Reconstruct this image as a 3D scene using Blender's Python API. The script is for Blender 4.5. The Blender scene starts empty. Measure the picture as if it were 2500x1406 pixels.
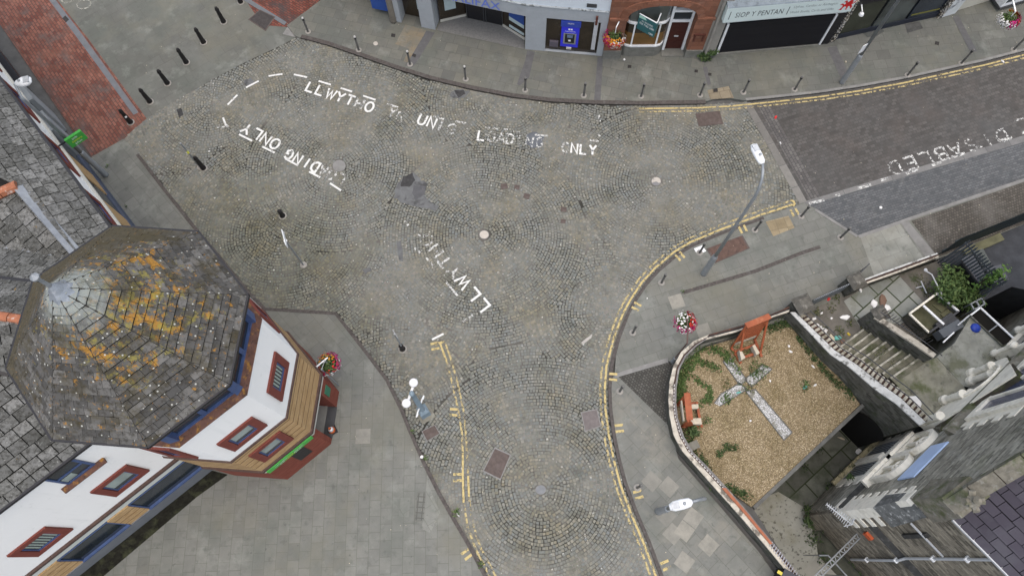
import bpy, bmesh, math, random
import numpy as np
from mathutils import Vector, Matrix
random.seed(7); RNG = np.random.default_rng(7)
SC = bpy.context.scene; COL = SC.collection
# ---------------------------------------------------------------- camera
FPX, NX, NY, H = 1800.0, 1264.0, 1348.0, 30.0     # focal length in photo pixels, nadir pixel, flying height
_n = np.array([NX-1250, -(NY-703), -FPX]); _up = -_n/np.linalg.norm(_n)
_Y = np.array([0, 0, -1.0]); _Y = _Y-_Y.dot(_up)*_up; _Y /= np.linalg.norm(_Y)
RM = np.array([np.cross(_Y, _up), _Y, _up])
cam = bpy.data.cameras.new('camera'); camo = bpy.data.objects.new('camera', cam); COL.objects.link(camo)
cam.sensor_width = 36; cam.sensor_fit = 'HORIZONTAL'; cam.lens = 36*FPX/2500
cam.clip_start = 0.5; cam.clip_end = 2000
M4 = Matrix([list(RM[i])+[0] for i in range(3)]+[[0, 0, 0, 1]]); M4.translation = Vector((0, 0, H))
camo.matrix_world = M4; SC.camera = camo
# ---------------------------------------------------------------- sky, sun, exposure (overcast)
W = bpy.data.worlds.new('World'); SC.world = W; W.use_nodes = True
_nt = W.node_tree; _nt.nodes.clear()
_o = _nt.nodes.new('ShaderNodeOutputWorld'); _b = _nt.nodes.new('ShaderNodeBackground'); _s = _nt.nodes.new('ShaderNodeTexSky')
_s.sky_type = 'NISHITA'; _s.sun_disc = False; _s.sun_elevation = math.radians(82); _s.sun_rotation = math.radians(150)
_s.air_density = 1.0; _s.dust_density = 5.0; _s.ozone_density = 0.6
_nt.links.new(_s.outputs[0], _b.inputs[0]); _nt.links.new(_b.outputs[0], _o.inputs[0]); _b.inputs[1].default_value = 0.15
_l = bpy.data.lights.new('sun', 'SUN'); _l.energy = 1.1; _l.angle = math.radians(150); _l.color = (1, .985, .95)
suno = bpy.data.objects.new('sun', _l); COL.objects.link(suno)
suno.rotation_euler = (math.radians(8), 0, math.radians(180-150)); suno.location = (0, 0, 60)
SC.view_settings.view_transform = 'Standard'; SC.view_settings.look = 'None'
SC.view_settings.exposure = 0.62; SC.view_settings.gamma = 1
# ---------------------------------------------------------------- helpers: pixel of the photo -> point of the place
def ray(px, py): return RM @ np.array([px-1250, -(py-703), -FPX])
def G(px, py, z=0.0):
    d = ray(px, py); t = (z-H)/d[2]; return Vector((d[0]*t, d[1]*t, z))
def GP(pts, z=0.0): return [G(x, y, z) for x, y in pts]
def PX(P):
    c = (np.array(P, float)-[0, 0, H]) @ RM; return 1250+FPX*c[0]/-c[2], 703-FPX*c[1]/-c[2]
class Fac:
    """a vertical plane over the ground line through two points; u along it, z up, d out towards the viewer"""
    def __init__(s, A, B, z0=0.1):
        s.A = Vector((A[0], A[1], 0)); B = Vector((B[0], B[1], 0)); s.L = (B-s.A).length
        s.u = (B-s.A).normalized(); s.z0 = z0
        n = Vector((s.u.y, -s.u.x, 0))
        if n.dot(-s.A) < 0: n = -n
        s.n = n
    def P(s, u, z, d=0): return s.A+s.u*u+s.n*d+Vector((0, 0, z))
    def at(s, px, py, d=0):
        r = Vector(ray(px, py)); A = s.A+s.n*d; t = s.n.dot(A)/s.n.dot(Vector((r.x, r.y, 0)))
        p = Vector((0, 0, H))+r*t; return (p-s.A).dot(s.u), p.z
def FP(a, b, z0=0.1): return Fac(G(*a, z0), G(*b, z0), z0)
class MB:
    def __init__(s): s.v = []; s.f = []; s.val = []; s.sm = False
    def add(s, vs, fs, val=None):
        o = len(s.v); s.v += [tuple(v) for v in vs]; s.f += [tuple(o+i for i in f) for f in fs]
        if val is not None: s.val += [val]*len(fs)
        return s
    def poly(s, pts): return s.add(pts, [tuple(range(len(pts)))])
    def hexa(s, b, t, val=None):     # two quads, bottom and top, in the same order
        return s.add(list(b)+list(t), [(3, 2, 1, 0), (4, 5, 6, 7), (0, 1, 5, 4), (1, 2, 6, 5), (2, 3, 7, 6), (3, 0, 4, 7)], val)
    def prism(s, pts, z0, z1):       # ground outline raised from z0 to z1
        n = len(pts); a = sum(pts[i][0]*pts[(i+1) % n][1]-pts[(i+1) % n][0]*pts[i][1] for i in range(n))
        if a < 0: pts = pts[::-1]
        vs = [(p[0], p[1], z0) for p in pts]+[(p[0], p[1], z1) for p in pts]
        return s.add(vs, [tuple(range(n-1, -1, -1)), tuple(range(n, 2*n))]+[(i, (i+1) % n, n+(i+1) % n, n+i) for i in range(n)])
    def box(s, c, size, rz=0.0, rx=0.0, ry=0.0):
        m = Matrix.Translation(Vector(c)) @ Matrix.Rotation(rz, 4, 'Z') @ Matrix.Rotation(ry, 4, 'Y') @ Matrix.Rotation(rx, 4, 'X')
        a, b, h = [k/2 for k in size]
        q = [(-a, -b), (a, -b), (a, b), (-a, b)]
        return s.hexa([m @ Vector((x, y, -h)) for x, y in q], [m @ Vector((x, y, h)) for x, y in q])
    def fbox(s, F, u0, u1, z0, z1, d0, d1):
        return s.hexa([F.P(u0, z0, d0), F.P(u1, z0, d0), F.P(u1, z0, d1), F.P(u0, z0, d1)], [F.P(u0, z1, d0), F.P(u1, z1, d0), F.P(u1, z1, d1), F.P(u0, z1, d1)])
    def beam(s, p, q, w, h, up=(0, 0, 1)):   # bar from p to q, w wide, h high
        p = Vector(p); q = Vector(q); t = (q-p).normalized(); side = t.cross(Vector(up))
        if side.length < 1e-4: side = t.cross(Vector((1, 0, 0)))
        side.normalize(); u = side.cross(t); o = [(-w/2, -h/2), (w/2, -h/2), (w/2, h/2), (-w/2, h/2)]
        return s.hexa([p+side*a+u*b for a, b in o], [q+side*a+u*b for a, b in o])
    def tube(s, pts, r, n=8, cap=True):
        pts = [Vector(p) for p in pts]; rs = r if isinstance(r, (list, tuple)) else [r]*len(pts); o = len(s.v)
        ref = None
        for i, p in enumerate(pts):
            t = (pts[min(i+1, len(pts)-1)]-pts[max(i-1, 0)]).normalized()
            if ref is None: ref = t.orthogonal().normalized()
            x = (ref-t*ref.dot(t)).normalized(); ref = x; y = t.cross(x)
            s.v += [tuple(p+(x*math.cos(k*2*math.pi/n)+y*math.sin(k*2*math.pi/n))*rs[i]) for k in range(n)]
        for i in range(len(pts)-1):
            for k in range(n):
                a = o+i*n+k; b = o+i*n+(k+1) % n; s.f.append((a, b, b+n, a+n))
        if cap: s.f.append(tuple(o+k for k in range(n-1, -1, -1))); s.f.append(tuple(o+(len(pts)-1)*n+k for k in range(n)))
        return s
    def lathe(s, c, prof, n=16):     # prof: (radius, z) pairs about a vertical axis at c
        c = Vector(c); return s.tube([c+Vector((0, 0, z)) for r, z in prof], [max(r, 1e-4) for r, z in prof], n) if all(prof[i+1][1] > prof[i][1] for i in range(len(prof)-1)) else s._lathe(c, prof, n)
    def _lathe(s, c, prof, n):
        o = len(s.v)
        for r, z in prof: s.v += [(c.x+r*math.cos(k*2*math.pi/n), c.y+r*math.sin(k*2*math.pi/n), c.z+z) for k in range(n)]
        for i in range(len(prof)-1):
            for k in range(n):
                a = o+i*n+k; b = o+i*n+(k+1) % n; s.f.append((a, b, b+n, a+n))
        return s
    def build(s, name, mat, parent=None, smooth=False):
        off = Vector((0, 0, 0)); p = parent
        while p is not None: off += p.location; p = p.parent
        V = np.array(s.v, float)-np.array(off)
        me = bpy.data.meshes.new(name); me.from_pydata(V.tolist(), [], s.f); me.update()
        # uv in metres: u level along the face, v up its slope
        uv = me.uv_layers.new(name='UVMap'); nl = len(me.loops)
        if nl:
            nv = np.zeros(len(me.polygons)*3); me.polygons.foreach_get('normal', nv); nv = nv.reshape(-1, 3)
            ls = np.zeros(len(me.polygons), int); me.polygons.foreach_get('loop_total', ls); nn = np.repeat(nv, ls, 0)
            li = np.zeros(nl, int); me.loops.foreach_get('vertex_index', li); co = np.array(s.v, float)[li]
            t = np.stack([-nn[:, 1], nn[:, 0], np.zeros(nl)], 1); ln = np.linalg.norm(t, axis=1); flat = ln < 0.05
            t[flat] = (1, 0, 0); ln[flat] = 1; t /= ln[:, None]; b = np.cross(nn, t)
            me.uv_layers[0].data.foreach_set('uv', np.stack([(co*t).sum(1), (co*b).sum(1)], 1).ravel())
        if s.val:
            at = me.attributes.new('rnd', 'FLOAT', 'FACE'); at.data.foreach_set('value', np.array(s.val, float))
        me.materials.append(mat)
        if smooth: me.polygons.foreach_set('use_smooth', [True]*len(me.polygons))
        o = bpy.data.objects.new(name, me); COL.objects.link(o); o.parent = parent
        return o
def tag(o, label=None, cat=None, group=None, kind=None):
    for k, v in (('label', label), ('category', cat), ('group', group), ('kind', kind)):
        if v: o[k] = v
    return o
def thing(name, label, cat, loc=(0, 0, 0), group=None):
    o = bpy.data.objects.new(name, None); COL.objects.link(o); o.empty_display_size = .2
    o.location = loc; return tag(o, label, cat, group)
def copy_tree(o, parent=None):
    c = o.copy(); COL.objects.link(c); c.parent = parent
    for ch in list(o.children): copy_tree(ch, c)
    return c
def clone(o, loc, label, rz=0.0):
    c = copy_tree(o); c.location = loc; c.rotation_euler = (0, 0, rz); c['label'] = label; return c
def struct(name, mb, mat): return tag(mb.build(name, mat), kind='structure')
def wang(a, b):
    d = G(*b)-G(*a); return math.atan2(d.y, d.x)
def clip2(poly, a, b):               # keep the part of a 2d polygon left of a->b
    out = []; n = len(poly)
    def sd(p): return (b[0]-a[0])*(p[1]-a[1])-(b[1]-a[1])*(p[0]-a[0])
    for i in range(n):
        p, q = poly[i], poly[(i+1) % n]; dp, dq = sd(p), sd(q)
        if dp >= 0: out.append(p)
        if (dp >= 0) != (dq >= 0):
            t = dp/(dp-dq); out.append((p[0]+(q[0]-p[0])*t, p[1]+(q[1]-p[1])*t))
    return out
def inpoly(X, Y, poly):
    r = np.zeros(len(X), bool); n = len(poly); j = n-1
    for i in range(n):
        xi, yi = poly[i][0], poly[i][1]; xj, yj = poly[j][0], poly[j][1]
        c = ((yi > Y) != (yj > Y)) & (X < (xj-xi)*(Y-yi)/((yj-yi) or 1e-12)+xi); r ^= c; j = i
    return r
# ---------------------------------------------------------------- materials
class NT:
    def __init__(s, name):
        s.m = bpy.data.materials.new(name); s.m.use_nodes = True; s.t = s.m.node_tree; s.t.nodes.clear()
        s.out = s.t.nodes.new('ShaderNodeOutputMaterial'); s.p = s.n('BsdfPrincipled'); s.l(s.p.outputs[0], s.out.inputs[0])
    def n(s, typ, props=None, **ins):
        nd = s.t.nodes.new('ShaderNode'+typ)
        for k, v in (props or {}).items(): setattr(nd, k, v)
        for k, v in ins.items(): s.set(nd, k, v)
        return nd
    def l(s, a, b): s.t.links.new(a, b)
    def set(s, nd, k, v):
        k = k.replace('_', ' ') if isinstance(k, str) else k
        inp = nd.inputs[int(k[1:])] if isinstance(k, str) and k[0] == 'i' and k[1:].isdigit() else nd.inputs[k]
        if isinstance(v, bpy.types.NodeSocket): s.l(v, inp)
        elif isinstance(v, (tuple, list)) and len(v) == 3 and inp.type == 'RGBA': inp.default_value = (*v, 1)
        else: inp.default_value = v
    def mix(s, f, a, b, mode='MIX'):
        nd = s.n('Mix', {'data_type': 'RGBA', 'blend_type': mode}); s.set(nd, 'i0', f); s.set(nd, 'i6', a); s.set(nd, 'i7', b); return nd.outputs[2]
    def math(s, op, a, b=0.0, c=None):
        nd = s.n('Math', {'operation': op}); s.set(nd, 'i0', a); s.set(nd, 'i1', b)
        if c is not None: s.set(nd, 'i2', c)
        return nd.outputs[0]
    def ramp(s, f, stops, interp='LINEAR'):
        nd = s.n('ValToRGB'); cr = nd.color_ramp; cr.interpolation = interp
        while len(cr.elements) < len(stops): cr.elements.new(.5)
        for e, (p, c) in zip(cr.elements, stops): e.position = p; e.color = (*c, 1) if isinstance(c, (tuple, list)) else (c, c, c, 1)
        s.l(f, nd.inputs[0]); return nd.outputs[0]
    def noise(s, scale, detail=4, rough=.6, vec=None, dist=0.0):
        nd = s.n('TexNoise', None, Scale=scale, Detail=detail, Roughness=rough, Distortion=dist)
        s.l(vec if vec is not None else s.obj(), nd.inputs['Vector']); return nd.outputs[0]
    def obj(s):
        if not hasattr(s, '_tc'): s._tc = s.n('TexCoord')
        return s._tc.outputs['Object']
    def uv(s): s.obj(); return s._tc.outputs['UV']
    def rot(s, vec, rz, scale=(1, 1, 1), loc=(0, 0, 0)):
        return s.n('Mapping', None, Vector=vec, Rotation=(0, 0, rz), Scale=scale, Location=loc).outputs[0]
    def fin(s, col, rough=.8, spec=.3, bump=None, bstr=.3, bdist=.01, metal=0.0):
        s.set(s.p, 'Base Color', col); s.set(s.p, 'Roughness', rough); s.set(s.p, 'Specular IOR Level', spec); s.set(s.p, 'Metallic', metal)
        if bump is not None:
            b = s.n('Bump', None, Height=bump, Strength=bstr, Distance=bdist); s.l(b.outputs[0], s.p.inputs['Normal'])
        return s.m
def mul(c, k): return tuple(min(1, x*k) for x in c)
def stains(t, col, st):
    # st: list of (colour, noise scale, low, high, amount)
    for i, (c, sc, lo, hi, am) in enumerate(st):
        f = t.noise(sc, 6, .65, t.rot(t.obj(), .7*i+.3, (1, 1, 1), (i*13.7, i*5.1, i*3.3)))
        f = t.ramp(f, [(lo, 0.0), (hi, am)]); col = t.mix(f, col, c)
    return col
def plain(name, c, var=.15, sc=4.0, rough=.8, spec=.3, st=(), bump=.15, bsc=60, metal=0.0):
    t = NT(name); f = t.noise(sc, 5, .65)
    col = t.mix(t.ramp(f, [(.3, 0.0), (.7, 1.0)]), mul(c, 1-var), mul(c, 1+var)); col = stains(t, col, st)
    return t.fin(col, rough, spec, t.noise(bsc, 3, .6) if bump else None, bump, .01, metal)
def bricks(name, c1, c2, cm, w, h, rot=0.0, ms=.012, coord='uv', off=.5, st=(), rough=.85, bump=.4, var=.25, wob=0.0, spec=.25, squash=1.0, sqf=2, mbias=-.1):
    t = NT(name); vec = t.uv() if coord == 'uv' else t.obj()
    vec = t.rot(vec, -rot)
    if wob:
        nz = t.n('TexNoise', None, Scale=1.3, Detail=2); t.l(vec, nz.inputs['Vector'])
        vm = t.n('VectorMath', {'operation': 'MULTIPLY_ADD'}); t.l(nz.outputs[1], vm.inputs[0]); vm.inputs[1].default_value = (wob, wob, 0); t.l(vec, vm.inputs[2]); vec = vm.outputs[0]
    b = t.n('TexBrick', {'offset': off, 'squash': squash, 'squash_frequency': sqf}, Scale=1.0, Color1=(0, 0, 0), Color2=(1, 1, 1), Mortar=(.5, .5, .5))
    b.inputs['Mortar Size'].default_value = ms; b.inputs['Mortar Smooth'].default_value = .1; b.inputs['Bias'].default_value = 0
    b.inputs['Brick Width'].default_value = w; b.inputs['Row Height'].default_value = h; t.l(vec, b.inputs['Vector'])
    f = t.noise(2.2, 5, .65)
    col = t.ramp(b.outputs[0], [(0, mul(c1, .91)), (.10, c1), (.88, c2), (1, mul(c2, 1.07))])
    col = t.mix(t.ramp(f, [(.3, 0.0), (.7, 1.0)]), t.mix(1.0, col, (1-var,)*3, 'MULTIPLY'), col)
    col = t.mix(t.ramp(t.noise(30, 3, .7), [(.3, 0.0), (.7, 1.0)]), t.mix(1.0, col, (1-var*.6,)*3, 'MULTIPLY'), col)
    col = t.mix(b.outputs[1], col, cm); col = stains(t, col, st)
    h = t.mix(b.outputs[1], t.noise(50, 3, .6), (.0, .0, .0))
    return t.fin(col, rough, spec, h, bump, .012)
# ================================================================ GROUND
KU = [(722, 92), (800, 113), (870, 137), (960, 169), (1050, 197), (1150, 221), (1250, 240), (1340, 251), (1450, 257), (1560, 259), (1700, 257), (1780, 253), (1820, 249)]
KU2 = [(1900, 241), (2000, 230), (2100, 215), (2200, 197), (2300, 175), (2400, 153), (2500, 127), (2640, 90)]
KL = [(340, 377), (400, 455), (485, 562), (560, 650), (610, 712), (650, 752), (735, 757), (822, 763), (860, 810), (905, 868), (948, 925), (985, 1000), (1005, 1050), (1040, 1130), (1075, 1200), (1115, 1270), (1150, 1330), (1187, 1400), (1240, 1500)]
KR = [(1660, 1530), (1610, 1406), (1580, 1325), (1548, 1250), (1522, 1180), (1506, 1120), (1494, 1060), (1486, 1000), (1484, 950), (1488, 895), (1506, 826), (1528, 768), (1547, 733), (1573, 694), (1605, 659), (1650, 621), (1688, 598), (1765, 566), (1861, 531), (1945, 503)]
TLB = [(722, 92), (690, 110), (600, 152), (500, 205), (430, 245), (358, 290), (322, 320), (303, 340), (340, 377)]
COB = GP(TLB)+GP(KL[1:])+GP(KR)+GP([(1958, 497), (1925, 435), (1880, 355), (1835, 280), (1820, 249)])+GP(KU[::-1][1:-1])
HOLE = [(1835, 1235), (1975, 1105), (2100, 985), (2030, 890), (1935, 772), (2100, 705), (2288, 632), (2500, 545), (2700, 460), (3300, 620), (3300, 2100), (2120, 1800), (1945, 1406)]
# base terrain with the hole of the church area, reaching far out
bm = bmesh.new(); es = []
for loop in ([Vector((-600, -600, -.05)), Vector((600, -600, -.05)), Vector((600, 600, -.05)), Vector((-600, 600, -.05))], GP(HOLE, -.05)):
    vs = [bm.verts.new(p) for p in loop]; es += [bm.edges.new((vs[i], vs[(i+1) % len(vs)])) for i in range(len(vs))]
bmesh.ops.triangle_fill(bm, use_beauty=True, edges=es)
mb = MB(); bm.verts.index_update(); mb.add([v.co[:] for v in bm.verts], [tuple(v.index for v in (f.verts if f.normal.z > 0 else reversed(f.verts))) for f in bm.faces]); bm.free()
struct('ground', mb, plain('ground_asphalt', (.09, .09, .085), .2, 2))
HW = GP(HOLE, -1.62)
# ---- setts
JT = NT('sett_joints')
JT.fin(JT.mix(JT.ramp(JT.noise(.32, 4, .6), [(.42, 0.0), (.60, 1.0)]), (.04, .039, .034), JT.mix(JT.ramp(JT.noise(25, 2, .5), [(.3, 0.0), (.7, 1.0)]), (.13, .125, .11), (.23, .22, .195))), .95, .1)
ST = NT('granite_setts')
rnd = ST.n('Attribute', {'attribute_name': 'rnd'}).outputs[2]
c = ST.ramp(rnd, [(0, (.150, .155, .14)), (.18, (.205, .208, .185)), (.38, (.168, .182, .178)), (.52, (.245, .24, .20)), (.66, (.19, .21, .212)), (.8, (.225, .215, .17)), (.92, (.295, .295, .26)), (1, (.145, .147, .14))], 'LINEAR')
c = ST.mix(ST.ramp(ST.noise(.22, 5, .6), [(.38, 0.0), (.62, .75)]), c, ST.mix(.55, c, (.23, .24, .235)))
c = ST.mix(ST.ramp(ST.noise(.5, 5, .7, ST.rot(ST.obj(), 1, (1, 1, 1), (31, 7, 0))), [(.48, 0.0), (.66, .6)]), c, ST.mix(1.0, c, (1.0, .88, .66), 'MULTIPLY'))
c = ST.mix(ST.ramp(ST.noise(.9, 4, .7, ST.rot(ST.obj(), 2, (1, 1, 1), (3, 77, 0))), [(.52, 0.0), (.7, .6)]), c, ST.mix(1.0, c, (.62, .64, .58), 'MULTIPLY'))
vm = ST.n('VectorMath', {'operation': 'DISTANCE'}); ST.l(ST.obj(), vm.inputs[0]); vm.inputs[1].default_value = (-12.5, 10.5, 0)
c = ST.mix(ST.ramp(ST.math('ADD', ST.math('MULTIPLY', vm.outputs[1], .07), ST.noise(.6, 3)), [(.75, .7), (1.2, 0.0)]), c, ST.mix(1.0, c, (.76, .76, .65), 'MULTIPLY'))
c = ST.mix(1.0, c, (.84, .845, .81), 'MULTIPLY')
c = ST.mix(ST.ramp(ST.noise(14, 3, .7), [(.3, 0.0), (.7, 1.0)]), ST.mix(1.0, c, (.82,)*3, 'MULTIPLY'), c)
c = ST.mix(ST.math('GREATER_THAN', ST.noise(9, 0, .5, ST.rot(ST.obj(), 0, (1, 1, 1), (9, 9, 0))), .80), c, (.4, .4, .36))
MSETT = ST.fin(c, .78, .3, ST.noise(70, 3, .6), .25, .008)
mb = MB(); mb.poly([Vector((p.x, p.y, 0)) for p in COB]); joint = struct('cobbled_road', mb, JT.m)
CEN = [((1320, 1195), 5.3, .22), ((1182, 573), 4.6, .30), ((1602, 442), 3.9, .28), ((828, 405), 4.3, .33), ((690, 560), 5.2, .2), ((1240, 250), 3.2, .1), ((1480, 180), 4, .1), ((520, 250), 3.4, .1), ((1480, 760), 3.2, .1), ((960, 1000), 3.4, .1), ((1330, 1700), 5, .1), ((1040, 790), 2.4, .1)]
CW = [(G(*p), R, r0) for p, R, r0 in CEN]
cob = [(p.x, p.y) for p in COB]
def owner(X, Y):
    D = np.stack([np.hypot(X-c.x, Y-c.y)/R for c, R, r0 in CW]); own = np.full(len(X), -1)
    for i in range(len(CW)-1, -1, -1): own[D[i] < 1] = i
    return np.where(own < 0, D.argmin(0), own)
sv, sf, sr = [], [], []; nb = 0
for i, (c0, R, r0) in enumerate(CW):
    k = 0
    while True:
        r = r0+.066+k*.132
        if r > 11: break
        n = max(5, int(2*math.pi*r/.129)); th = (np.arange(n)+RNG.uniform(0, 1))*2*math.pi/n+RNG.uniform(-.12, .12, n)*2*math.pi/n
        wv = .03*np.sin(3*th+i)+.02*np.sin(7*th+2*i)
        rr = r+wv+RNG.uniform(-.006, .006, n); X = c0.x+rr*np.cos(th); Y = c0.y+rr*np.sin(th)
        ok = inpoly(X, Y, cob) & (owner(X, Y) == i)
        for a, q, x, y in zip(th[ok], rr[ok], X[ok], Y[ok]):
            hx = .056+RNG.uniform(-.007, .004); hy = min(math.pi*r/n*.90, .058)+RNG.uniform(-.008, .004)
            ca, sa = math.cos(a), math.sin(a); z1 = .012+RNG.uniform(-.004, .005)
            for s_, z in ((1, 0.0), (.86, z1)):
                for dx, dy in ((-hx, -hy), (hx, -hy), (hx, hy), (-hx, hy)):
                    j = RNG.uniform(-.007, .007, 3); dx2 = dx*s_+j[0]; dy2 = dy*s_+j[1]
                    sv.append((x+dx2*ca-dy2*sa, y+dx2*sa+dy2*ca, z+(j[2]*.3 if z else 0)))
            b = nb*8; sf += [(b+4, b+5, b+6, b+7), (b, b+1, b+5, b+4), (b+1, b+2, b+6, b+5), (b+2, b+3, b+7, b+6), (b+3, b, b+4, b+7)]; sr += [RNG.uniform()]*5; nb += 1
        k += 1
mb = MB(); mb.v = sv; mb.f = sf; mb.val = sr; tag(mb.build('cobbled_setts', MSETT), kind='structure')
# ---- slabs
def slabs(name, a, b, w=.62, h=.45, tone=1.0, st=(), warm=0.0):
    return bricks(name, mul((.164, .168, .151), tone), mul((.181+warm, .185+warm*.6, .165), tone), mul((.108, .111, .094), tone), w, h, wang(a, b), .009, 'obj', .5, list(st)+[((.098, .11, .094), .5, .46, .70, .65), ((.25, .265, .235), 1.1, .54, .76, .55), ((.08, .088, .076), 2.7, .56, .70, .55), ((.155, .15, .115), .33, .48, .68, .6), ((.07, .075, .068), 6.0, .64, .72, .6)], .85, .2, .14)
MP_U = slabs('paving_shops', (1100, 180), (1250, 213), .62, .52, .82, warm=.012)
MP_U2 = slabs('paving_shops_far', (1800, 215), (2100, 185), .62, .52, .80)
MP_L = slabs('paving_forecourt', (880, 1240), (890, 960), .60, .44, 1.02)
MP_L2 = slabs('paving_corner', (640, 700), (520, 560), .62, .5, .95)
MP_R = slabs('paving_garden_side', (1700, 700), (1950, 615), .62, .46, 1.0)
MP_R2 = slabs('paving_diagonal', (1560, 1100), (1700, 1250), .62, .62, .98, st=[((.25, .235, .19), .8, .5, .7, .5)])
MP_G = slabs('paving_grey_street', (400, 200), (600, 90), .9, .6, .72, st=[((.10, .105, .09), .35, .4, .7, .6), ((.14, .145, .13), .7, .45, .6, .6)])
MRED = bricks('red_brick_paving', (.17, .062, .045), (.26, .112, .082), (.07, .045, .037), .30, .145, wang((50, 40), (250, 330)), .016, 'obj', .5, [((.10, .085, .078), 1.0, .50, .66, .8), ((.27, .13, .09), .8, .5, .7, .4)], .9, .25, .3)
MBRN = bricks('brown_block_road', (.084, .080, .074), (.118, .113, .105), (.056, .055, .051), .24, .155, wang((1980, 490), (2400, 350)), .012, 'obj', .5, [((.082, .084, .082), .4, .45, .7, .6), ((.085, .074, .066), .8, .5, .7, .5)], .85, .25, .3)
MBAY = bricks('grey_block_bay', (.105, .114, .118), (.145, .152, .155), (.065, .068, .07), .22, .11, wang((2000, 510), (2400, 380)), .012, 'obj', .5, [((.045, .045, .045), .6, .62, .72, .6), ((.15, .15, .14), .9, .55, .75, .4)], .85, .25, .3)
MKERB = plain('dark_kerb_brick', (.078, .070, .064), .35, 9, .9, .2, [((.13, .13, .12), 3, .58, .7, .6)])
MGRN = plain('granite_strip', (.20, .20, .19), .15, 3, .85, .25, [((.11, .11, .10), 1.5, .5, .7, .6)])
def sheet(name, pts, z, mat):
    mb = MB(); w = GP(pts, z); a = sum(w[i].x*w[(i+1) % len(w)].y-w[(i+1) % len(w)].x*w[i].y for i in range(len(w)))
    mb.poly(w if a > 0 else w[::-1]); return struct(name, mb, mat)
def slab_(name, pts, z0, z1, mat, zpx=None):
    mb = MB(); mb.prism(GP(pts, z1 if zpx is None else zpx), z0, z1); return struct(name, mb, mat)
PZ = .10
def kerb(name, pts, z1, w, mat, side, z0=-.03):
    mb = MB(); P = GP(pts); L = []
    for i, p in enumerate(P):
        t = (P[min(i+1, len(P)-1)]-P[max(i-1, 0)]).normalized(); L.append(p+Vector((-t.y, t.x, 0))*w*side)
    for i in range(len(P)-1):
        q = [P[i], P[i+1], L[i+1], L[i]]; mb.prism([(v.x, v.y) for v in q], z0, z1)
    return struct(name, mb, mat)
slab_('pavement', KU[:-2]+[(1760, 240), (1740, 150), (1722, 60), (1700, -160), (850, -160), (790, 0), (702, 66)], -.04, PZ, MP_U, .0)
slab_('pavement', [(1760, 240), (1820, 249)]+KU2+[(2700, -120), (2300, -200), (1700, -160), (1722, 60), (1740, 150)], -.04, PZ-.003, MP_U2, .0)
kerb('kerb', [(735, 96)]+KU[1:-2]+[(1722, 256)], PZ+.012, .20, MKERB, 1)
kerb('kerb', KU[-1:]+KU2, PZ+.01, .13, MGRN, 1)
slab_('pavement', KL[:6]+[(650, 752), (640, 800), (300, 700), (200, 500), (225, 385), (303, 341)], -.04, .06, MP_L2, 0)
slab_('pavement', KL[5:9]+[(905, 868), (740, 990), (560, 860)], -.04, .072, MP_L2, 0)
slab_('pavement', KL[9:15]+[(1115, 1270), (1187, 1400), (1240, 1500), (100, 1600), (-100, 1500), (300, 1300), (560, 1100), (740, 990)], -.04, .066, MP_L, 0)
kerb('kerb', KL, .085, .14, MKERB, -1)
slab_('pavement', KR[10:]+[(1958, 497), (1990, 512), (2092, 577), (2240, 525), (2500, 437), (2700, 370), (2700, 462), (2500, 548), (2288, 634), (2100, 707), (1935, 775), (1860, 800), (1720, 845), (1650, 900), (1630, 880), (1500, 912)], -.04, PZ, MP_R, 0)
slab_('pavement', KR[:9]+[(1484, 950), (1500, 912), (1632, 1030), (1655, 1120), (1760, 1240), (1850, 1345), (1945, 1480), (2010, 1560)], -.04, PZ-.003, MP_R2, 0)
kerb('kerb', KR[:-1], PZ+.006, .14, MKERB, -1)
kerb('kerb', KR[-2:]+[(1958, 497)], .03, .14, MGRN, -1)
slab_('pavement', [(1500, 912), (1630, 880), (1640, 930), (1634, 1000), (1640, 1048)], .0, PZ+.004, bricks('small_dark_setts', (.07, .068, .06), (.11, .108, .097), (.035, .035, .03), .11, .11, wang((1500, 912), (1630, 1040)), .014, 'obj', .5), 0)
sheet('pavement', [(2100, 577), (2195, 545), (2262, 640), (2140, 690)], PZ+.004, slabs('paving_pale', (2100, 577), (2195, 545), .75, .62, 1.6))
sheet('pavement', [(2200, 545), (2218, 541), (2290, 628), (2266, 636)], PZ+.006, MGRN)
sheet('pavement', [(2225, 540), (2500, 445), (2700, 372), (2700, 462), (2500, 546), (2290, 628)], PZ+.005, bricks('rough_brown_setts', (.085, .078, .065), (.13, .12, .10), (.05, .046, .04), .12, .12, wang((2225, 540), (2500, 445)), .014, 'obj', .5, [((.16, .155, .14), .7, .5, .7, .5)]))
kerb('kerb', [(2092, 577), (2240, 525), (2500, 437), (2700, 370)], PZ+.012, .14, MGRN, -1)
kerb('kerb', [(1990, 512), (2092, 577)], PZ+.012, .12, MGRN, -1)
sheet('brick_road', [(1822, 251)]+KU2+[(2750, 250), (2500, 340), (1965, 500), (1958, 497), (1880, 355)], .010, MBRN)
sheet('parking_bay', [(1965, 500), (2500, 340), (2750, 262), (2750, 360), (2500, 437), (2240, 525), (2092, 577), (1990, 512)], .007, MBAY)
sheet('road_edge', [(1965, 503), (2500, 347), (2750, 268), (2750, 252), (2500, 331), (1958, 494)], .018, bricks('granite_band', (.18, .18, .175), (.22, .22, .21), (.08, .08, .08), 1.2, .5, wang((1965, 503), (2500, 347)), .01, 'obj'))
sheet('road_edge', [(1815, 252), (1832, 250), (1892, 352), (1970, 492), (1953, 499), (1876, 360)], .020, bricks('granite_band_side', (.18, .175, .16), (.22, .215, .195), (.08, .08, .08), 1.2, .6, wang((1815, 252), (1953, 499)), .01, 'obj'))
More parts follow.
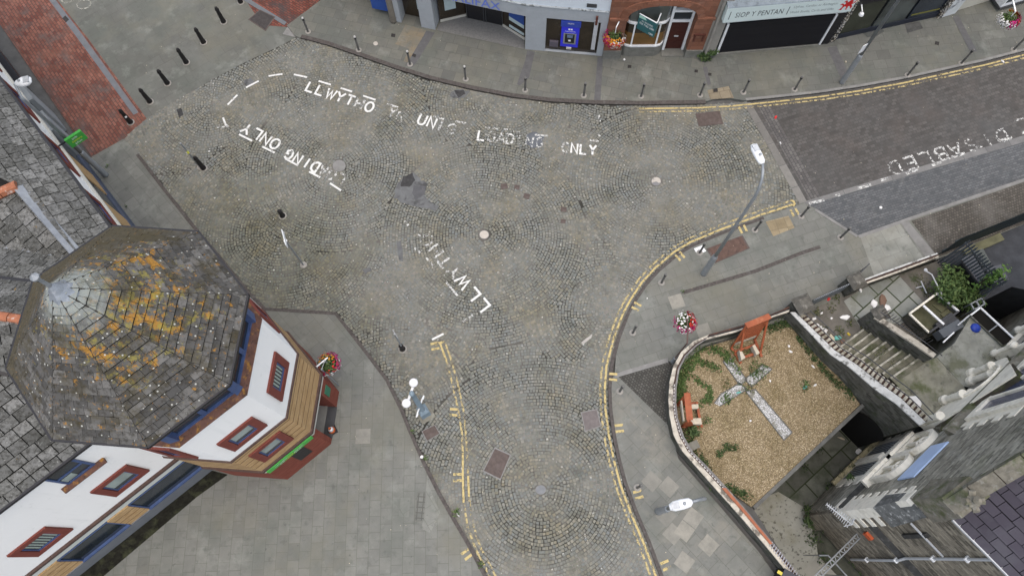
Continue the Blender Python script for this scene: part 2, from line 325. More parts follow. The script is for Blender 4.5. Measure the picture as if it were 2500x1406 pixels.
sheet('road_edge', [(1845, 250), (1872, 248), (2005, 482), (1978, 490)], .016, bricks('grey_block_edge', (.11, .105, .10), (.15, .145, .135), (.05, .05, .05), .24, .15, wang((1845, 250), (1978, 490)), .012, 'obj'))
# top left: grey street, red brick footway, channel
sheet('footway', [(722, 92), (690, 110), (600, 152), (500, 205), (430, 245), (358, 290), (215, 95), (140, 0), (60, -110), (560, -110), (595, -6), (640, 62), (705, 67)], .012, MP_G)
sheet('footway', [(358, 290), (322, 320), (303, 340), (225, 388), (0, 60), (-200, -220), (-60, -220), (60, -110), (140, 0), (215, 95)], .014, MRED)
sheet('footway', [(595, -6), (560, -110), (860, -110), (790, 0), (705, 67), (640, 62)], .016, bricks('red_brick_paving_dark', (.16, .045, .03), (.25, .085, .06), (.05, .04, .035), .24, .115, wang((600, 0), (700, 60)), .014, 'obj', .5, [((.05, .05, .05), .8, .46, .62, .8)]))
sheet('drain_channel', [(108, -15), (124, -15), (200, 84), (338, 275), (326, 281), (186, 90)], .022, plain('channel_concrete', (.13, .14, .15), .12, 3))
sheet('drain_channel', [(592, 0), (602, -6), (700, 55), (694, 62)], .022, bpy.data.materials['channel_concrete'])
sheet('dropped_kerb', [(702, 66), (740, 96), (722, 92), (690, 84)], .03, MGRN)
# dark bands across the shop pavement, pale landing slabs, tactile squares, drain line
MBAND = plain('dark_paving_band', (.10, .10, .10), .15, 5)
for q in ([(1041, 76), (1062, 80), (1018, 152), (1005, 166), (991, 160)], [(1287, 124), (1306, 127), (1292, 190), (1268, 210), (1262, 206), (1282, 150)], [(1459, 140), (1472, 142), (1466, 250), (1450, 249)], [(1716, 165), (1726, 163), (1736, 205), (1728, 210)], [(2020, 118), (2042, 112), (2068, 172), (2055, 196)], [(2325, 42), (2340, 38), (2385, 125), (2370, 130)]):
    sheet('paving_band', q, PZ+.006, MBAND)
sheet('paving_patch', [(990, 60), (1040, 75), (1003, 155), (985, 150), (1000, 120), (965, 108), (985, 70)], PZ+.005, slabs('paving_ochre', (1100, 180), (1250, 213), .62, .52, .95, [((.24, .18, .10), .7, .42, .6, .7)]))
sheet('paving_patch', [(1074, 57), (1128, 42), (1222, 62), (1280, 96), (1281, 121), (1066, 74)], PZ+.008, plain('entrance_granite', (.155, .155, .148), .2, 12, .7))
MTAC = bricks('buff_tactile_slabs', (.27, .22, .135), (.33, .275, .175), (.17, .14, .09), .42, .42, wang((1870, 540), (1925, 528)), .012, 'obj', 0)
mbp = sheet('tactile_paving', [(1869, 541), (1925, 527), (1940, 556), (1888, 577)], PZ+.010, MTAC)
sheet('tactile_paving', [(1727, 221), (1779, 211), (1792, 240), (1734, 243)], PZ+.010, bricks('buff_slabs_worn', (.25, .215, .15), (.31, .265, .185), (.13, .11, .08), .5, .42, wang((1727, 221), (1779, 211)), .012, 'obj', .5))
mb = MB()
for i in range(9):
    for j in range(7):
        a, b, c_, d = (GP([(1872, 543), (1922, 531), (1937, 555), (1890, 574)], PZ+.012)); u, v = (i+.5)/9, (j+.5)/7
        p = (a*(1-u)+b*u)*(1-v)+(d*(1-u)+c_*u)*v; mb.lathe(p, [(.022, 0), (.016, .006), (.001, .0065)], 6)
struct('tactile_blisters', mb, MTAC)
DL = [(1665, 712), (1760, 684), (1840, 660), (1950, 617), (1998, 601)]
kerb('drain_line', DL, PZ+.008, .16, MKERB, -1, PZ-.02)
sheet('joint_band', [(1500, 912), (1630, 873), (1632, 884), (1502, 922)], PZ+.007, MGRN)
mb = MB()
for a, b in (((1020, 1203), (1012, 1270)),): mb.poly(GP([(1020, 1203), (1039, 1203), (1034, 1270), (1013, 1269)][::-1], PZ+.0))
struct('paving_band', mb, bricks('dark_small_blocks', (.15, .155, .14), (.18, .185, .165), (.09, .092, .08), .2, .2, wang((1020, 1203), (1013, 1269)), .02, 'obj', 0))
for q in ([(978, 1214), (1002, 1214), (998, 1262), (974, 1260)], [(1042, 1170), (1062, 1222), (1075, 1250), (1050, 1300), (1030, 1290)]):
    sheet('paving_patch', q, .074, slabs('paving_pale_corner', (1040, 1200), (1075, 1260), .6, .6, 1.25))
# asphalt repairs
MASP = plain('asphalt_patch', (.12, .125, .125), .18, 3, .9, .2, [((.05, .05, .05), 1.6, .5, .6, .8)])
MASP2 = plain('fresh_asphalt', (.045, .045, .045), .3, 8, .95, .2)
def blob(name, pts, z, mat, jit=2.2):
    r = random.Random(str(pts)); out = []
    for i in range(len(pts)):
        a, b = pts[i], pts[(i+1) % len(pts)]
        for t in (0, .33, .66): out.append((a[0]+(b[0]-a[0])*t+r.uniform(-jit, jit), a[1]+(b[1]-a[1])*t+r.uniform(-jit, jit)))
    return sheet(name, out, z, mat)
blob('asphalt_patch', [(985, 430), (1010, 421), (1030, 440), (1046, 448), (1036, 480), (1072, 505), (1062, 516), (1035, 508), (985, 497), (962, 482), (966, 458)], .022, MASP)
blob('asphalt_patch', [(985, 430), (1008, 423), (1014, 440), (1000, 458), (978, 455)], .026, MASP2, 1.5)
blob('asphalt_patch', [(1012, 452), (1040, 455), (1034, 476), (1015, 488), (1006, 470)], .026, plain('asphalt_mid', (.08, .082, .085), .2, 5), 1.5)
blob('asphalt_patch', [(1100, 225), (1115, 217), (1146, 222), (1140, 235), (1118, 242), (1100, 238)], .022, MASP)
blob('asphalt_patch', [(1110, 220), (1132, 221), (1136, 230), (1120, 238), (1112, 230)], .026, MASP2, 1.2)
blob('asphalt_patch', [(1287, 328), (1308, 322), (1328, 332), (1324, 352), (1304, 364), (1284, 350)], .022, plain('asphalt_blue', (.10, .11, .12), .2, 5))
blob('asphalt_patch', [(596, 197), (612, 190), (620, 200), (607, 214), (597, 208)], .022, MASP, 1)
blob('asphalt_patch', [(430, 268), (442, 263), (448, 280), (438, 288)], .022, MASP2, 1)
blob('asphalt_patch', [(884, 658), (902, 652), (908, 660), (892, 668)], .022, MASP, 1)
blob('asphalt_patch', [(968, 590), (978, 588), (984, 618), (984, 638), (974, 636)], .022, MASP, 1)
blob('asphalt_patch', [(1420, 835), (1447, 815), (1440, 828), (1422, 840)], .024, plain('mortar_smear', (.33, .32, .29), .15, 6), 1.5)
# planted strip along the corner building
slab_('planting_bed', [(508, 1146), (556, 1158), (480, 1213), (250, 1408), (120, 1520), (20, 1540), (185, 1402)], 0, .085, plain('dark_soil', (.016, .016, .012), .5, 6, .95, .1, [((.05, .055, .03), 2.5, .5, .65, .7), ((.4, .4, .37), 9, .72, .75, .8)], .5), .066)
# gravel garden surface
GRAV = [(1930, 778), (1860, 806), (1722, 848), (1674, 885), (1655, 940), (1652, 1000), (1664, 1060), (1690, 1110), (1740, 1160), (1790, 1205), (1835, 1237), (1975, 1107), (2100, 987), (2035, 895)]
GM = NT('gravel')
vo = GM.n('TexVoronoi', None, Scale=26); GM.l(GM.obj(), vo.inputs['Vector'])
sep = GM.n('SeparateColor'); GM.l(vo.outputs[1], sep.inputs[0])
c = GM.ramp(sep.outputs[0], [(0, (.17, .13, .072)), (.3, (.28, .22, .125)), (.6, (.36, .29, .17)), (.85, (.52, .44, .30)), (1, (.22, .165, .09))])
c = GM.mix(GM.ramp(vo.outputs[0], [(.25, 0.0), (.6, .8)]), c, (.12, .092, .055))
c = GM.mix(GM.ramp(GM.noise(1.1, 5, .7), [(.45, 0.0), (.7, .8)]), c, GM.mix(1.0, c, (.68, .68, .58), 'MULTIPLY'))
MGRAV = GM.fin(c, .9, .2, vo.outputs[0], -.6, .02)
slab_('gravel_bed', GRAV, -.3, .06, MGRAV)
slab_('passage_floor', [], 0, 0, MP_R) if False else None

# odd pale replacement slabs in the right and lower pavements
rs = random.Random(5); mb = MB()
inset = lambda pts, d: [(x+d, y) for x, y in pts]
PRa = [(p.x, p.y) for p in GP(inset(KR[:9], 26)+[(1500, 912), (1620, 1040), (1640, 1120), (1740, 1240), (1830, 1345), (1900, 1440)])]; PRb = [(p.x, p.y) for p in GP(inset(KR[10:], 26)+[(2092, 577), (2130, 690), (1935, 770), (1720, 835), (1640, 870), (1520, 900)])]; PLa = [(p.x, p.y) for p in GP([(x-24, y) for x, y in KL[9:18]]+[(600, 1400), (830, 1060)])]
for (cx, cy), (ax, ay), nx_, ny_, z, dens in (((1560, 1120), (1700, 1250), 9, 5, PZ+.004, .28), ((1600, 1290), (1740, 1400), 6, 4, PZ+.008, .16), ((1560, 640), (1800, 570), 8, 3, PZ+.007, .10), ((1620, 800), (1860, 730), 8, 3, PZ+.0095, .08), ((880, 1240), (890, 960), 9, 7, .079, .06)):
    o0 = G(cx, cy); u = (G(ax, ay)-o0).normalized(); v = Vector((-u.y, u.x, 0))
    for i in range(nx_):
        for j in range(ny_):
            if rs.random() < dens:
                p = o0+u*(i*.62)+v*((j-ny_/2)*.62+(.31 if i % 2 else 0)); q = [p, p+u*.59, p+u*.59+v*.59, p+v*.59]
                xs = np.array([a.x for a in q]); ys = np.array([a.y for a in q]); kx = 1.03
                okp = inpoly(xs, ys, PRa) | inpoly(xs, ys, PRb) | inpoly(xs, ys, PLa)
                if okp.all(): mb.add([(a.x, a.y, z) for a in q], [(0, 1, 2, 3)], rs.random())
PSL = NT('pale_slabs'); rn = PSL.n('Attribute', {'attribute_name': 'rnd'}).outputs[2]
c = PSL.ramp(rn, [(0, (.16, .16, .14)), (.4, (.215, .212, .185)), (1, (.27, .26, .22))]); c = PSL.mix(PSL.ramp(PSL.noise(2.5, 5, .7), [(.4, 0.0), (.7, .6)]), c, (.13, .132, .115)); struct('pale_slabs', mb, PSL.fin(c, .85, .2))
# ================================================================ shared builders
def tiles(pts, mat, name, parent, ud, w=.42, h=.27, gap=.014, th=.022, seed=0, lap=-.026, drop=.0):
    r = random.Random(seed); P = [Vector(p) for p in pts]; n = Vector((0, 0, 0))
    for i in range(len(P)):
        a, b = P[i], P[(i+1) % len(P)]; n += Vector(((a.y-b.y)*(a.z+b.z), (a.z-b.z)*(a.x+b.x), (a.x-b.x)*(a.y+b.y)))
    n.normalize()
    if n.z < 0: n = -n
    u = Vector(ud); u = (u-n*u.dot(n)).normalized(); v = n.cross(u)
    if v.z < 0: u = -u; v = -v
    O = min(P, key=lambda p: p.dot(v)); ce = sum(P, Vector((0, 0, 0)))/len(P); O = O+n*((ce-O).dot(n)+.005); q = [((p-O).dot(u), (p-O).dot(v)) for p in P]
    a = sum(q[i][0]*q[(i+1) % len(q)][1]-q[(i+1) % len(q)][0]*q[i][1] for i in range(len(q)))
    if a < 0: q = q[::-1]
    u0 = min(p[0] for p in q); u1 = max(p[0] for p in q); v1 = max(p[1] for p in q)
    mb = MB(); rows = int(v1/h)+2
    for k in range(rows):
        x = u0-w*(1+r.random()*.1)+(k % 2)*w*.5; wob = r.uniform(-.006, .006)
        while x < u1:
            ww = w*r.uniform(.92, 1.08); y0 = k*h-.01+wob+r.uniform(-.008, .008); sk = r.uniform(-.01, .01)
            c = [(x+gap/2, y0), (x+ww-gap/2, y0+sk), (x+ww-gap/2, y0+h+lap), (x+gap/2, y0+h+lap)]
            for i in range(len(q)):
                c = clip2(c, q[i], q[(i+1) % len(q)])
                if not c: break
            x += ww
            if len(c) < 3: continue
            t0 = th+r.uniform(0, .012); m = len(c); top = []; bot = []
            for a_, b_ in c:
                f = (b_-y0)/(h+lap); p = O+u*a_+v*b_; top.append(p+n*(.006+t0*(1-f))); bot.append(p-n*.01)
            mb.add(top+bot, [tuple(range(m))]+[(i, m+i, m+(i+1) % m, (i+1) % m) for i in range(m)], r.random())
    o = mb.build(name, mat, parent)
    return o
_fc = {}
def text2d(s, spacing=1.0):
    if (s, spacing) in _fc: return _fc[(s, spacing)]
    cu = bpy.data.curves.new('lettering', 'FONT'); cu.body = s; cu.size = 1.4; cu.resolution_u = 2; cu.space_character = spacing
    ob = bpy.data.objects.new('lettering', cu); COL.objects.link(ob); dg = bpy.context.evaluated_depsgraph_get()
    me = bpy.data.meshes.new_from_object(ob.evaluated_get(dg)); V = [(v.co.x, v.co.y) for v in me.vertices]; Fs = [tuple(p.vertices) for p in me.polygons]
    bpy.data.objects.remove(ob); bpy.data.curves.remove(cu); bpy.data.meshes.remove(me)
    w = max(v[0] for v in V); _fc[(s, spacing)] = (V, Fs, w); return _fc[(s, spacing)]
def put_text(mb, s, O, X, Y, width=None, height=None, slant=0.0, spacing=1.0):
    # lettering laid on a plane: O bottom left, X reading direction, Y up the letters; cap height is about 1 unit
    V, Fs, w = text2d(s, spacing); O = Vector(O); X = Vector(X).normalized(); Y = Vector(Y).normalized()
    sx = width/w if width else height; sy = height if height else sx
    n = X.cross(Y)
    flip = False
    mb.add([O+X*(x*sx+slant*y*sy)+Y*(y*sy) for x, y in V], [tuple(f) for f in Fs]); return mb
def glassmat(name, c, rough=.08):
    t = NT(name); col = t.mix(t.ramp(t.noise(.7, 2), [(.35, 0.0), (.65, 1.0)]), mul(c, .6), mul(c, 1.3)); return t.fin(col, rough, .6)
def flat(name, c, rough=.6, spec=.3, var=.08): return plain(name, c, var, 5, rough, spec, (), .05)
MGLASS = glassmat('dark_glass', (.018, .026, .036)); MGLASSB = glassmat('pale_blind_glass', (.24, .29, .27), .15)
MBLUE = plain('blue_frame_paint', (.05, .085, .19), .2, 4, .45, .4); MWHITE = flat('white_paint', (.75, .77, .77), .5)
MBLACK = flat('black_paint', (.012, .012, .014), .45, .4, .2); MDGREY = flat('dark_grey_metal', (.05, .052, .055), .5)
MGALV = plain('galvanised_steel', (.27, .29, .30), .12, 3, .45, .4, [((.16, .18, .19), 2, .5, .7, .6)], .05, metal=.3)
MSTEEL = flat('pale_steel', (.45, .47, .48), .4)
# ================================================================ CORNER BUILDING (octagonal tower with two slated wings)
SL = NT('slates'); rn = SL.n('Attribute', {'attribute_name': 'rnd'}).outputs[2]
c = SL.ramp(rn, [(0, (.095, .097, .092)), (.35, (.13, .133, .127)), (.65, (.16, .163, .156)), (1, (.195, .198, .19))])
c = SL.mix(SL.ramp(SL.noise(9, 5, .75), [(.45, 0.0), (.62, .85)]), c, (.035, .035, .03))
c = SL.mix(SL.ramp(SL.noise(1.0, 5, .7), [(.40, .0), (.62, .6)]), c, SL.mix(1.0, c, (.55, .55, .50), 'MULTIPLY'))
c = SL.mix(SL.ramp(SL.noise(14, 4, .7, SL.rot(SL.obj(), 1, (1, 1, 1), (4, 9, 1))), [(.60, .0), (.68, .7)]), c, (.30, .31, .29))
c = SL.mix(SL.ramp(SL.noise(2, 6, .75, SL.rot(SL.obj(), 1, (1, 1, 1), (44, 9, 1))), [(.66, .0), (.7, .8)]), c, (.24, .15, .03))
MSLATE = SL.fin(c, .85, .25, SL.noise(40, 4, .7), .5, .012)
TC = Vector((-9.85, 5.55, 0)); TA = 1.869
def K(k, r=2.77, z=0.0): a = TA-k*math.pi/4; return TC+Vector((r*math.cos(a), r*math.sin(a), z))
LT = NT('lichen_slates'); rn = LT.n('Attribute', {'attribute_name': 'rnd'}).outputs[2]
c = LT.ramp(rn, [(0, (.058, .058, .055)), (.4, (.082, .081, .076)), (.7, (.102, .101, .094)), (1, (.135, .133, .124))])
c = LT.mix(LT.ramp(LT.noise(7, 5, .75), [(.46, 0.0), (.64, .8)]), c, (.032, .03, .024))
def dist_to(t, P):
    v = t.n('VectorMath', {'operation': 'DISTANCE'}); t.l(t.obj(), v.inputs[0]); v.inputs[1].default_value = P; return v.outputs[1]
da = dist_to(LT, (.9, .1, 13.6))
sp = LT.n('SeparateXYZ'); LT.l(LT.obj(), sp.inputs[0])
msk = LT.ramp(LT.math('ADD', LT.math('MULTIPLY', da, .28), LT.math('MULTIPLY', LT.noise(.8, 4, .7), .9)), [(.55, 1.0), (1.15, .42), (1.5, .12)])
n1 = LT.noise(3.2, 7, .75, LT.rot(LT.obj(), .4, (1, 1, 1), (8, 2, 5)))
c = LT.mix(LT.ramp(LT.math('ADD', n1, LT.math('MULTIPLY', msk, .13)), [(.635, 0.0), (.68, .9)]), c, LT.ramp(LT.noise(18, 3, .6), [(.3, (.22, .115, .02)), (.7, (.36, .185, .035))]))
n2 = LT.noise(4.2, 6, .75, LT.rot(LT.obj(), .4, (1, 1, 1), (3, 22, 5)))
c = LT.mix(LT.ramp(LT.math('ADD', n2, LT.math('MULTIPLY', msk, .15)), [(.64, 0.0), (.74, .7)]), c, (.24, .21, .05))
db = dist_to(LT, (.1, .1, 15.0))
c = LT.mix(LT.ramp(LT.math('ADD', LT.math('MULTIPLY', db, .5), LT.math('MULTIPLY', LT.noise(3, 6, .8), .7)), [(.60, .8), (.95, 0.0)]), c, (.27, .30, .28))
c = LT.mix(LT.ramp(LT.noise(1.5, 5, .7, LT.rot(LT.obj(), .4, (1, 1, 1), (3, 2, 55))), [(.50, .0), (.60, .8)]), c, LT.mix(.4, (.045, .036, .012), c))
vo = LT.n('TexVoronoi', None, Scale=5.5); LT.l(LT.obj(), vo.inputs['Vector'])
c = LT.mix(LT.ramp(vo.outputs[0], [(.10, .85), (.15, 0.0)]), c, (.42, .43, .39))
nb_ = LT.math('ADD', LT.math('MULTIPLY', sp.outputs[0], -.26), LT.math('MULTIPLY', sp.outputs[1], .22))
c = LT.mix(LT.ramp(LT.math('ADD', nb_, LT.math('MULTIPLY', LT.noise(1.6, 6, .75), .9)), [(.62, 0.0), (.95, .8)]), c, LT.mix(LT.noise(6, 5, .7), (.03, .026, .014), (.10, .085, .05)))  # brown moss on the north-west facets, also painting in their darker shading
c = LT.mix(LT.ramp(LT.noise(5.5, 6, .8, LT.rot(LT.obj(), .9, (1, 1, 1), (17, 5, 2))), [(.615, 0.0), (.65, .85)]), c, (.29, .15, .03))
MLICH = LT.fin(c, .9, .2, LT.noise(40, 4, .7), .5, .012)
WR = NT('white_render'); c = WR.mix(WR.ramp(WR.noise(.8, 5), [(.3, 0.0), (.7, 1.0)]), (.84, .84, .80), (.87, .87, .83))
c = WR.mix(WR.ramp(WR.noise(1.0, 6, .7, WR.rot(WR.uv(), 0, (3.2, .28, 1))), [(.55, 0.0), (.78, .35)]), c, (.62, .63, .59))
c = WR.mix(WR.ramp(WR.noise(2.5, 6, .75, WR.rot(WR.uv(), 0, (1, 1, 1), (7, 3, 0))), [(.60, 0.0), (.72, .4)]), c, (.50, .52, .47)); MREND = WR.fin(c, .85, .2, WR.noise(45, 3), .12, .01)
YB = bricks('yellow_brick', (.43, .27, .12), (.53, .36, .18), (.36, .25, .13), .235, .078, 0, .006, st=[((.38, .26, .13), 1, .5, .7, .4)], bump=.15, var=.12)
RB = bricks('red_brick', (.19, .048, .03), (.24, .068, .042), (.17, .055, .04), .235, .078, 0, .008, st=[((.15, .045, .03), 1, .5, .7, .5)], bump=.2, var=.15)
MSURR = plain('red_brown_surround', (.17, .048, .035), .12, 3, .8, .25, [((.22, .11, .10), 6, .6, .75, .5)])
MBROWN = plain('brown_brick_band', (.085, .055, .045), .25, 6, .85, .25, [((.16, .15, .14), 8, .6, .75, .6)])
MCREAM = plain('cream_stone', (.50, .49, .43), .08, 2, .8); MPLINTH = plain('grey_plinth', (.14, .15, .16), .12, 2, .8)
MLSILL = plain('lichen_sill', (.12, .062, .045), .3, 4, .9, .2, [((.32, .16, .035), 4.5, .55, .62, .8), ((.04, .03, .025), 7, .55, .62, .7)])
B = thing('corner_building', 'white rendered corner building with an octagonal lichen covered slate tower, yellow and red brick floors', 'building', (TC.x, TC.y, 0))
def octa(r, z0, z1, mb=None, skip=()):
    mb = mb or MB(); mb.prism([K(k, r) for k in range(8)][::-1], z0, z1); return mb
# wing frames
E1 = Vector((.770, .638, 0)); E2 = Vector((.638, -.770, 0))
FL = Fac(K(4, 2.56), K(4, 2.56)-E1, 0); oL = (-10.35)
PL0 = TC+E2*(oL-TC.dot(E2)); FL = Fac(PL0, PL0-E1*20, 0)                       # long wing wall, u away from the tower
PW0 = TC+E1*(-4.02-TC.dot(E1)); FW = Fac(PW0, PW0-E2*26, 0)                     # street wing wall, u away from the tower
mb = MB()
c4 = [FL.P(0, 0), FL.P(22, 0), FL.P(22, 0, -9), FL.P(0, 0, -9)]
mb.prism([(p.x, p.y) for p in c4], 3.35, 8.5)
octa(2.77, 6.25, 10.02, mb)
cW = [FW.P(0, 0), FW.P(26, 0), FW.P(26, 0, -9), FW.P(0, 0, -9)]
mb.prism([(p.x, p.y) for p in cW], 3.35, 8.49)
wall = mb.build('wall', MREND, B)
mb = MB(); mb.prism([(p.x, p.y) for p in (FL.P(.2, 0, -.1), FL.P(22, 0, -.1), FL.P(22, 0, -8.9), FL.P(.2, 0, -8.9))], 8.5, 8.58); mb.prism([(p.x, p.y) for p in (FW.P(.2, 0, -.1), FW.P(26, 0, -.1), FW.P(26, 0, -8.9), FW.P(.2, 0, -8.9))], 8.59, 8.62); mb.build('roof_deck', flat('dark_deck', (.03, .03, .028), .9), B)
mb = MB(); octa(2.765, 3.22, 6.15, mb); ybk = mb.build('brick_storey', YB, B)
flat('dark_joint', (.10, .06, .03), .9)
for z in (3.85, 4.35, 4.85, 5.35, 5.8): octa(2.772, z, z+.028).build('course_line', bpy.data.materials['dark_joint'], ybk)
octa(2.83, 6.15, 6.25).build('string_course', MBROWN, B); octa(2.84, 3.02, 3.22).build('string_course', MBROWN, B)
# ground storey of the tower with a recessed entrance in one side
k2, k3 = K(2), K(3); ev = (k3-k2); inn = -((k2+k3)/2-TC).normalized()*1.0
a_, b_ = k2+ev*.30, k2+ev*.90
ring = [K(k) for k in (0, 1, 2)]+[a_, a_+inn, b_+inn, b_]+[K(k) for k in (3, 4, 5, 6, 7)]
mb = MB(); mb.prism([(p.x, p.y) for p in ring][::-1], 0, 2.72); gs = mb.build('ground_storey', RB, B)
mb = MB(); mb.prism([(p.x, p.y) for p in [K(k, 2.79) for k in range(8)]][::-1], 2.72, 3.02); mb.build('lintel', MCREAM, B)
mb = MB(); octa(2.81, 0, .16, mb); mb.v = mb.v; mb.build('plinth', MPLINTH, gs) if False else None
F2 = Fac(K(2), K(3), 0); F3 = Fac(K(3), K(4), 0); F4 = Fac(K(4), K(5), 0); F1 = Fac(K(1), K(2), 0)
mb = MB(); L2 = F2.L
mb.fbox(F2, L2*.31, L2*.89, .1, 2.7, -.95, -.86); dr = mb.build('door', MBLUE, B)
mb = MB()
for i in range(4): u0 = L2*(.33+.14*i); mb.fbox(F2, u0, u0+L2*.11, .3, 2.5, -.86, -.84)
mb.build('pane', MGLASS, dr)
mb = MB(); mb.fbox(F2, L2*.30, L2*.90, .04, .16, -.84, -.35); mb.build('step', flat('step_slab', (.2, .2, .18), .8), B)
mb = MB(); mb.fbox(F2, L2*.30, L2*.90, .05, .12, -.34, .02); mb.build('threshold', MDGREY, B)
mb = MB(); mb.fbox(F2, L2*.08, L2*.24, 1.5, 2.2, .0, .03); mb.build('notice', flat('green_notice', (.03, .16, .09), .5), B)
# windows with flat surrounds
def surround_window(F, u0, u1, z0, z1, parent, glass=MGLASSB, name='window', surr=MSURR, bl=.24, bz=.26, slats=0):
    mb = MB(); A = dict(d0=.0, d1=.035)
    mb.fbox(F, u0, u1, z0, z0+bz, .001, .07); mb.fbox(F, u0, u1, z1-bz, z1, .001, .07)
    mb.fbox(F, u0, u0+bl, z0+bz, z1-bz, .001, .07); mb.fbox(F, u1-bl, u1, z0+bz, z1-bz, .001, .07)
    o = mb.build(name, surr, parent); a, b, c_, d = u0+bl, u1-bl, z0+bz, z1-bz
    mb = MB(); t = .06
    mb.fbox(F, a, b, c_, c_+t*1.6, .001, .032); mb.fbox(F, a, b, d-t, d, .001, .025); mb.fbox(F, a, a+t, c_+t*1.6, d-t, .001, .025); mb.fbox(F, b-t, b, c_+t*1.6, d-t, .001, .025)
    mb.build('frame', MBLUE, o)
    mb = MB(); mb.fbox(F, a+t, b-t, c_+t*1.6, d-t, .001, .012); mb.build('pane', glass, o)
    if slats:
        mb = MB()
        for i in range(slats):
            u = a+t+(b-a-2*t)*(i+.1)/slats; mb.fbox(F, u, u+(b-a-2*t)/slats*.45, c_+t*2.4, d-t*1.5, .012, .016)
        mb.build('blind', flat('blind_slats', (.30, .36, .31), .6), o)
    else:
        mb = MB(); mb.fbox(F, a+t, b-t, c_+t*1.6, c_+t*1.6+(d-c_)*.22, .012, .015); mb.build('blind_gap', MGLASS, o)
    return o
def fit(F, pts):
    q = [F.at(*p) for p in pts]; us = sorted(x[0] for x in q); zs = sorted(x[1] for x in q); return (us[0]+us[1])/2, (us[2]+us[3])/2, (zs[0]+zs[1])/2, (zs[2]+zs[3])/2
surround_window(F3, *fit(F3, [(613.8, 1015), (651.6, 1035), (570.6, 1098), (527.4, 1083.6)]), B)
surround_window(F2, *fit(F2, [(668, 858), (702, 884), (685, 980), (650, 958)]), B, MGLASS, slats=6)
surround_window(F3, *fit(F3, [(678.5, 1050.5), (718, 1067), (642.5, 1125), (608, 1112)]), B)
surround_window(F4, .7, 1.6, 7.0, 9.0, B, MGLASS); surround_window(F1, .6, 1.5, 7.0, 9.0, B, MGLASS)
surround_window(FL, *fit(FL, [(306, 1132), (363.6, 1144.8), (282.6, 1208.9), (219.6, 1200.6)]), B)
w2 = fit(FL, [(108, 1284.5), (178, 1287), (91.8, 1354.7), (14.4, 1355.4)]); surround_window(FL, *w2, B, MGLASS, slats=6)
surround_window(FL, w2[0]+4.3, w2[1]+4.3, w2[2], w2[3], B, MGLASS, slats=6)
# window band below the tower eaves, sloping lichen sill, blue corner posts
mb = MB()
for k in range(8):
    a, b, c_, d = K(k, 2.86, 10.02), K(k+1, 2.86, 10.02), K(k+1, 2.66, 10.24), K(k, 2.66, 10.24)
    mb.add([a, b, c_, d, K(k, 2.6, 9.98), K(k+1, 2.6, 9.98)], [(3, 2, 1, 0), (0, 1, 5, 4)])
mb.build('sill', MLSILL, B)
mb = MB(); octa(2.60, 10.0, 11.8, mb); gl = mb.build('window_band', MGLASS, B)
mb = MB()
for k in range(8):
    p = K(k, 2.6); mb.box((p.x, p.y, 11.02), (.26, .26, 1.55), TA-k*math.pi/4)
    F = Fac(K(k, 2.60), K(k+1, 2.60), 0); m = F.L/2
    mb.fbox(F, m-.07, m+.07, 10.2, 11.78, -.02, .05); mb.fbox(F, .1, F.L-.1, 10.2, 10.33, -.02, .06); mb.fbox(F, .1, F.L-.1, 10.82, 10.9, -.02, .06)
mb.build('frame', MBLUE, gl)
# tower roof
AP = TC+Vector((0, 0, 15.15)); rf = MB()
for k in range(8): rf.add([K(k, 3.04, 11.86), K(k+1, 3.04, 11.86), AP], [(2, 1, 0)])
rf.add([K(k, 3.04, 11.82) for k in range(8)], [tuple(range(8))])
TR = rf.build('tower_roof', flat('roof_underlay', (.03, .03, .026), .95), B)
for k in range(8):
    e = K(k+1)-K(k); tiles([K(k, 3.05, 11.88), K(k+1, 3.05, 11.88), AP], MLICH, 'slates', TR, e, .34, .215, .009, .03, 10+k)
mb = MB()
for k in range(8): mb.tube([K(k, 3.0, 11.93), AP-Vector((0, 0, -.02))], .02, 5)
mb.build('hip_line', flat('hip_mortar', (.045, .043, .038), .9, .2, .3), TR)
mb = MB(); gt = []
for k in range(8):
    mb.beam(K(k, 3.09, 11.86), K(k+1, 3.09, 11.86), .08, .11)
mb.build('gutter', MBLACK, TR)
mb = MB(); mb._lathe(AP, [(.35, -.38), (.30, -.28), (.17, -.09), (.07, .10), (.05, .14)], 8)
cap = mb.build('lead_cap', plain('lead', (.28, .31, .34), .2, 5, .45, .5, [((.6, .62, .64), 4, .55, .7, .6)], .1, 30, .4), TR)
mb = MB(); mb.tube([AP+Vector((0, 0, .1)), AP+Vector((0, 0, .62))], .045, 8); mb.lathe(AP+Vector((0, 0, .58)), [(.06, 0), (.10, .05), (.10, .1), (.02, .16)], 8); mb.build('finial', MGALV, cap)
# wing roofs
def onplane(px, n, P0):
    d = Vector(ray(*px)); o = Vector((0, 0, H)); return o+d*(n.dot(P0-o)/n.dot(d))
T = math.radians(36)
up6 = -E2*math.cos(T)+Vector((0, 0, math.sin(T))); n6 = E1.cross(up6).normalized(); P6 = FL.P(0, 8.65, .10)
up2 = -E1*math.cos(T)+Vector((0, 0, math.sin(T))); n2 = (-E2).cross(up2).normalized(); P2 = FW.P(0, 8.65, .58)
S6b, S6c = onplane((24, 914), n6, P6), onplane((-240, 850), n6, P6)
S6a = P6-E1*23
S6d = S6a+up6*((S6c-P6).dot(up6))
def roof(name, pts, ud, w=.46, h=.32, seed=0, th=.03):
    mb = MB(); P = [Vector(p)-Vector((0, 0, .09)) for p in pts]; mb.add(P, [tuple(range(len(P)))]); o = mb.build(name, bpy.data.materials['roof_underlay'], B)
    tiles(pts, MSLATE, 'slates', o, ud, w, h, .03, th, seed); return o
roof('wing_roof', [P6+E1*1.0, S6b, S6c, S6d, S6a], E1, .44, .33, 30)
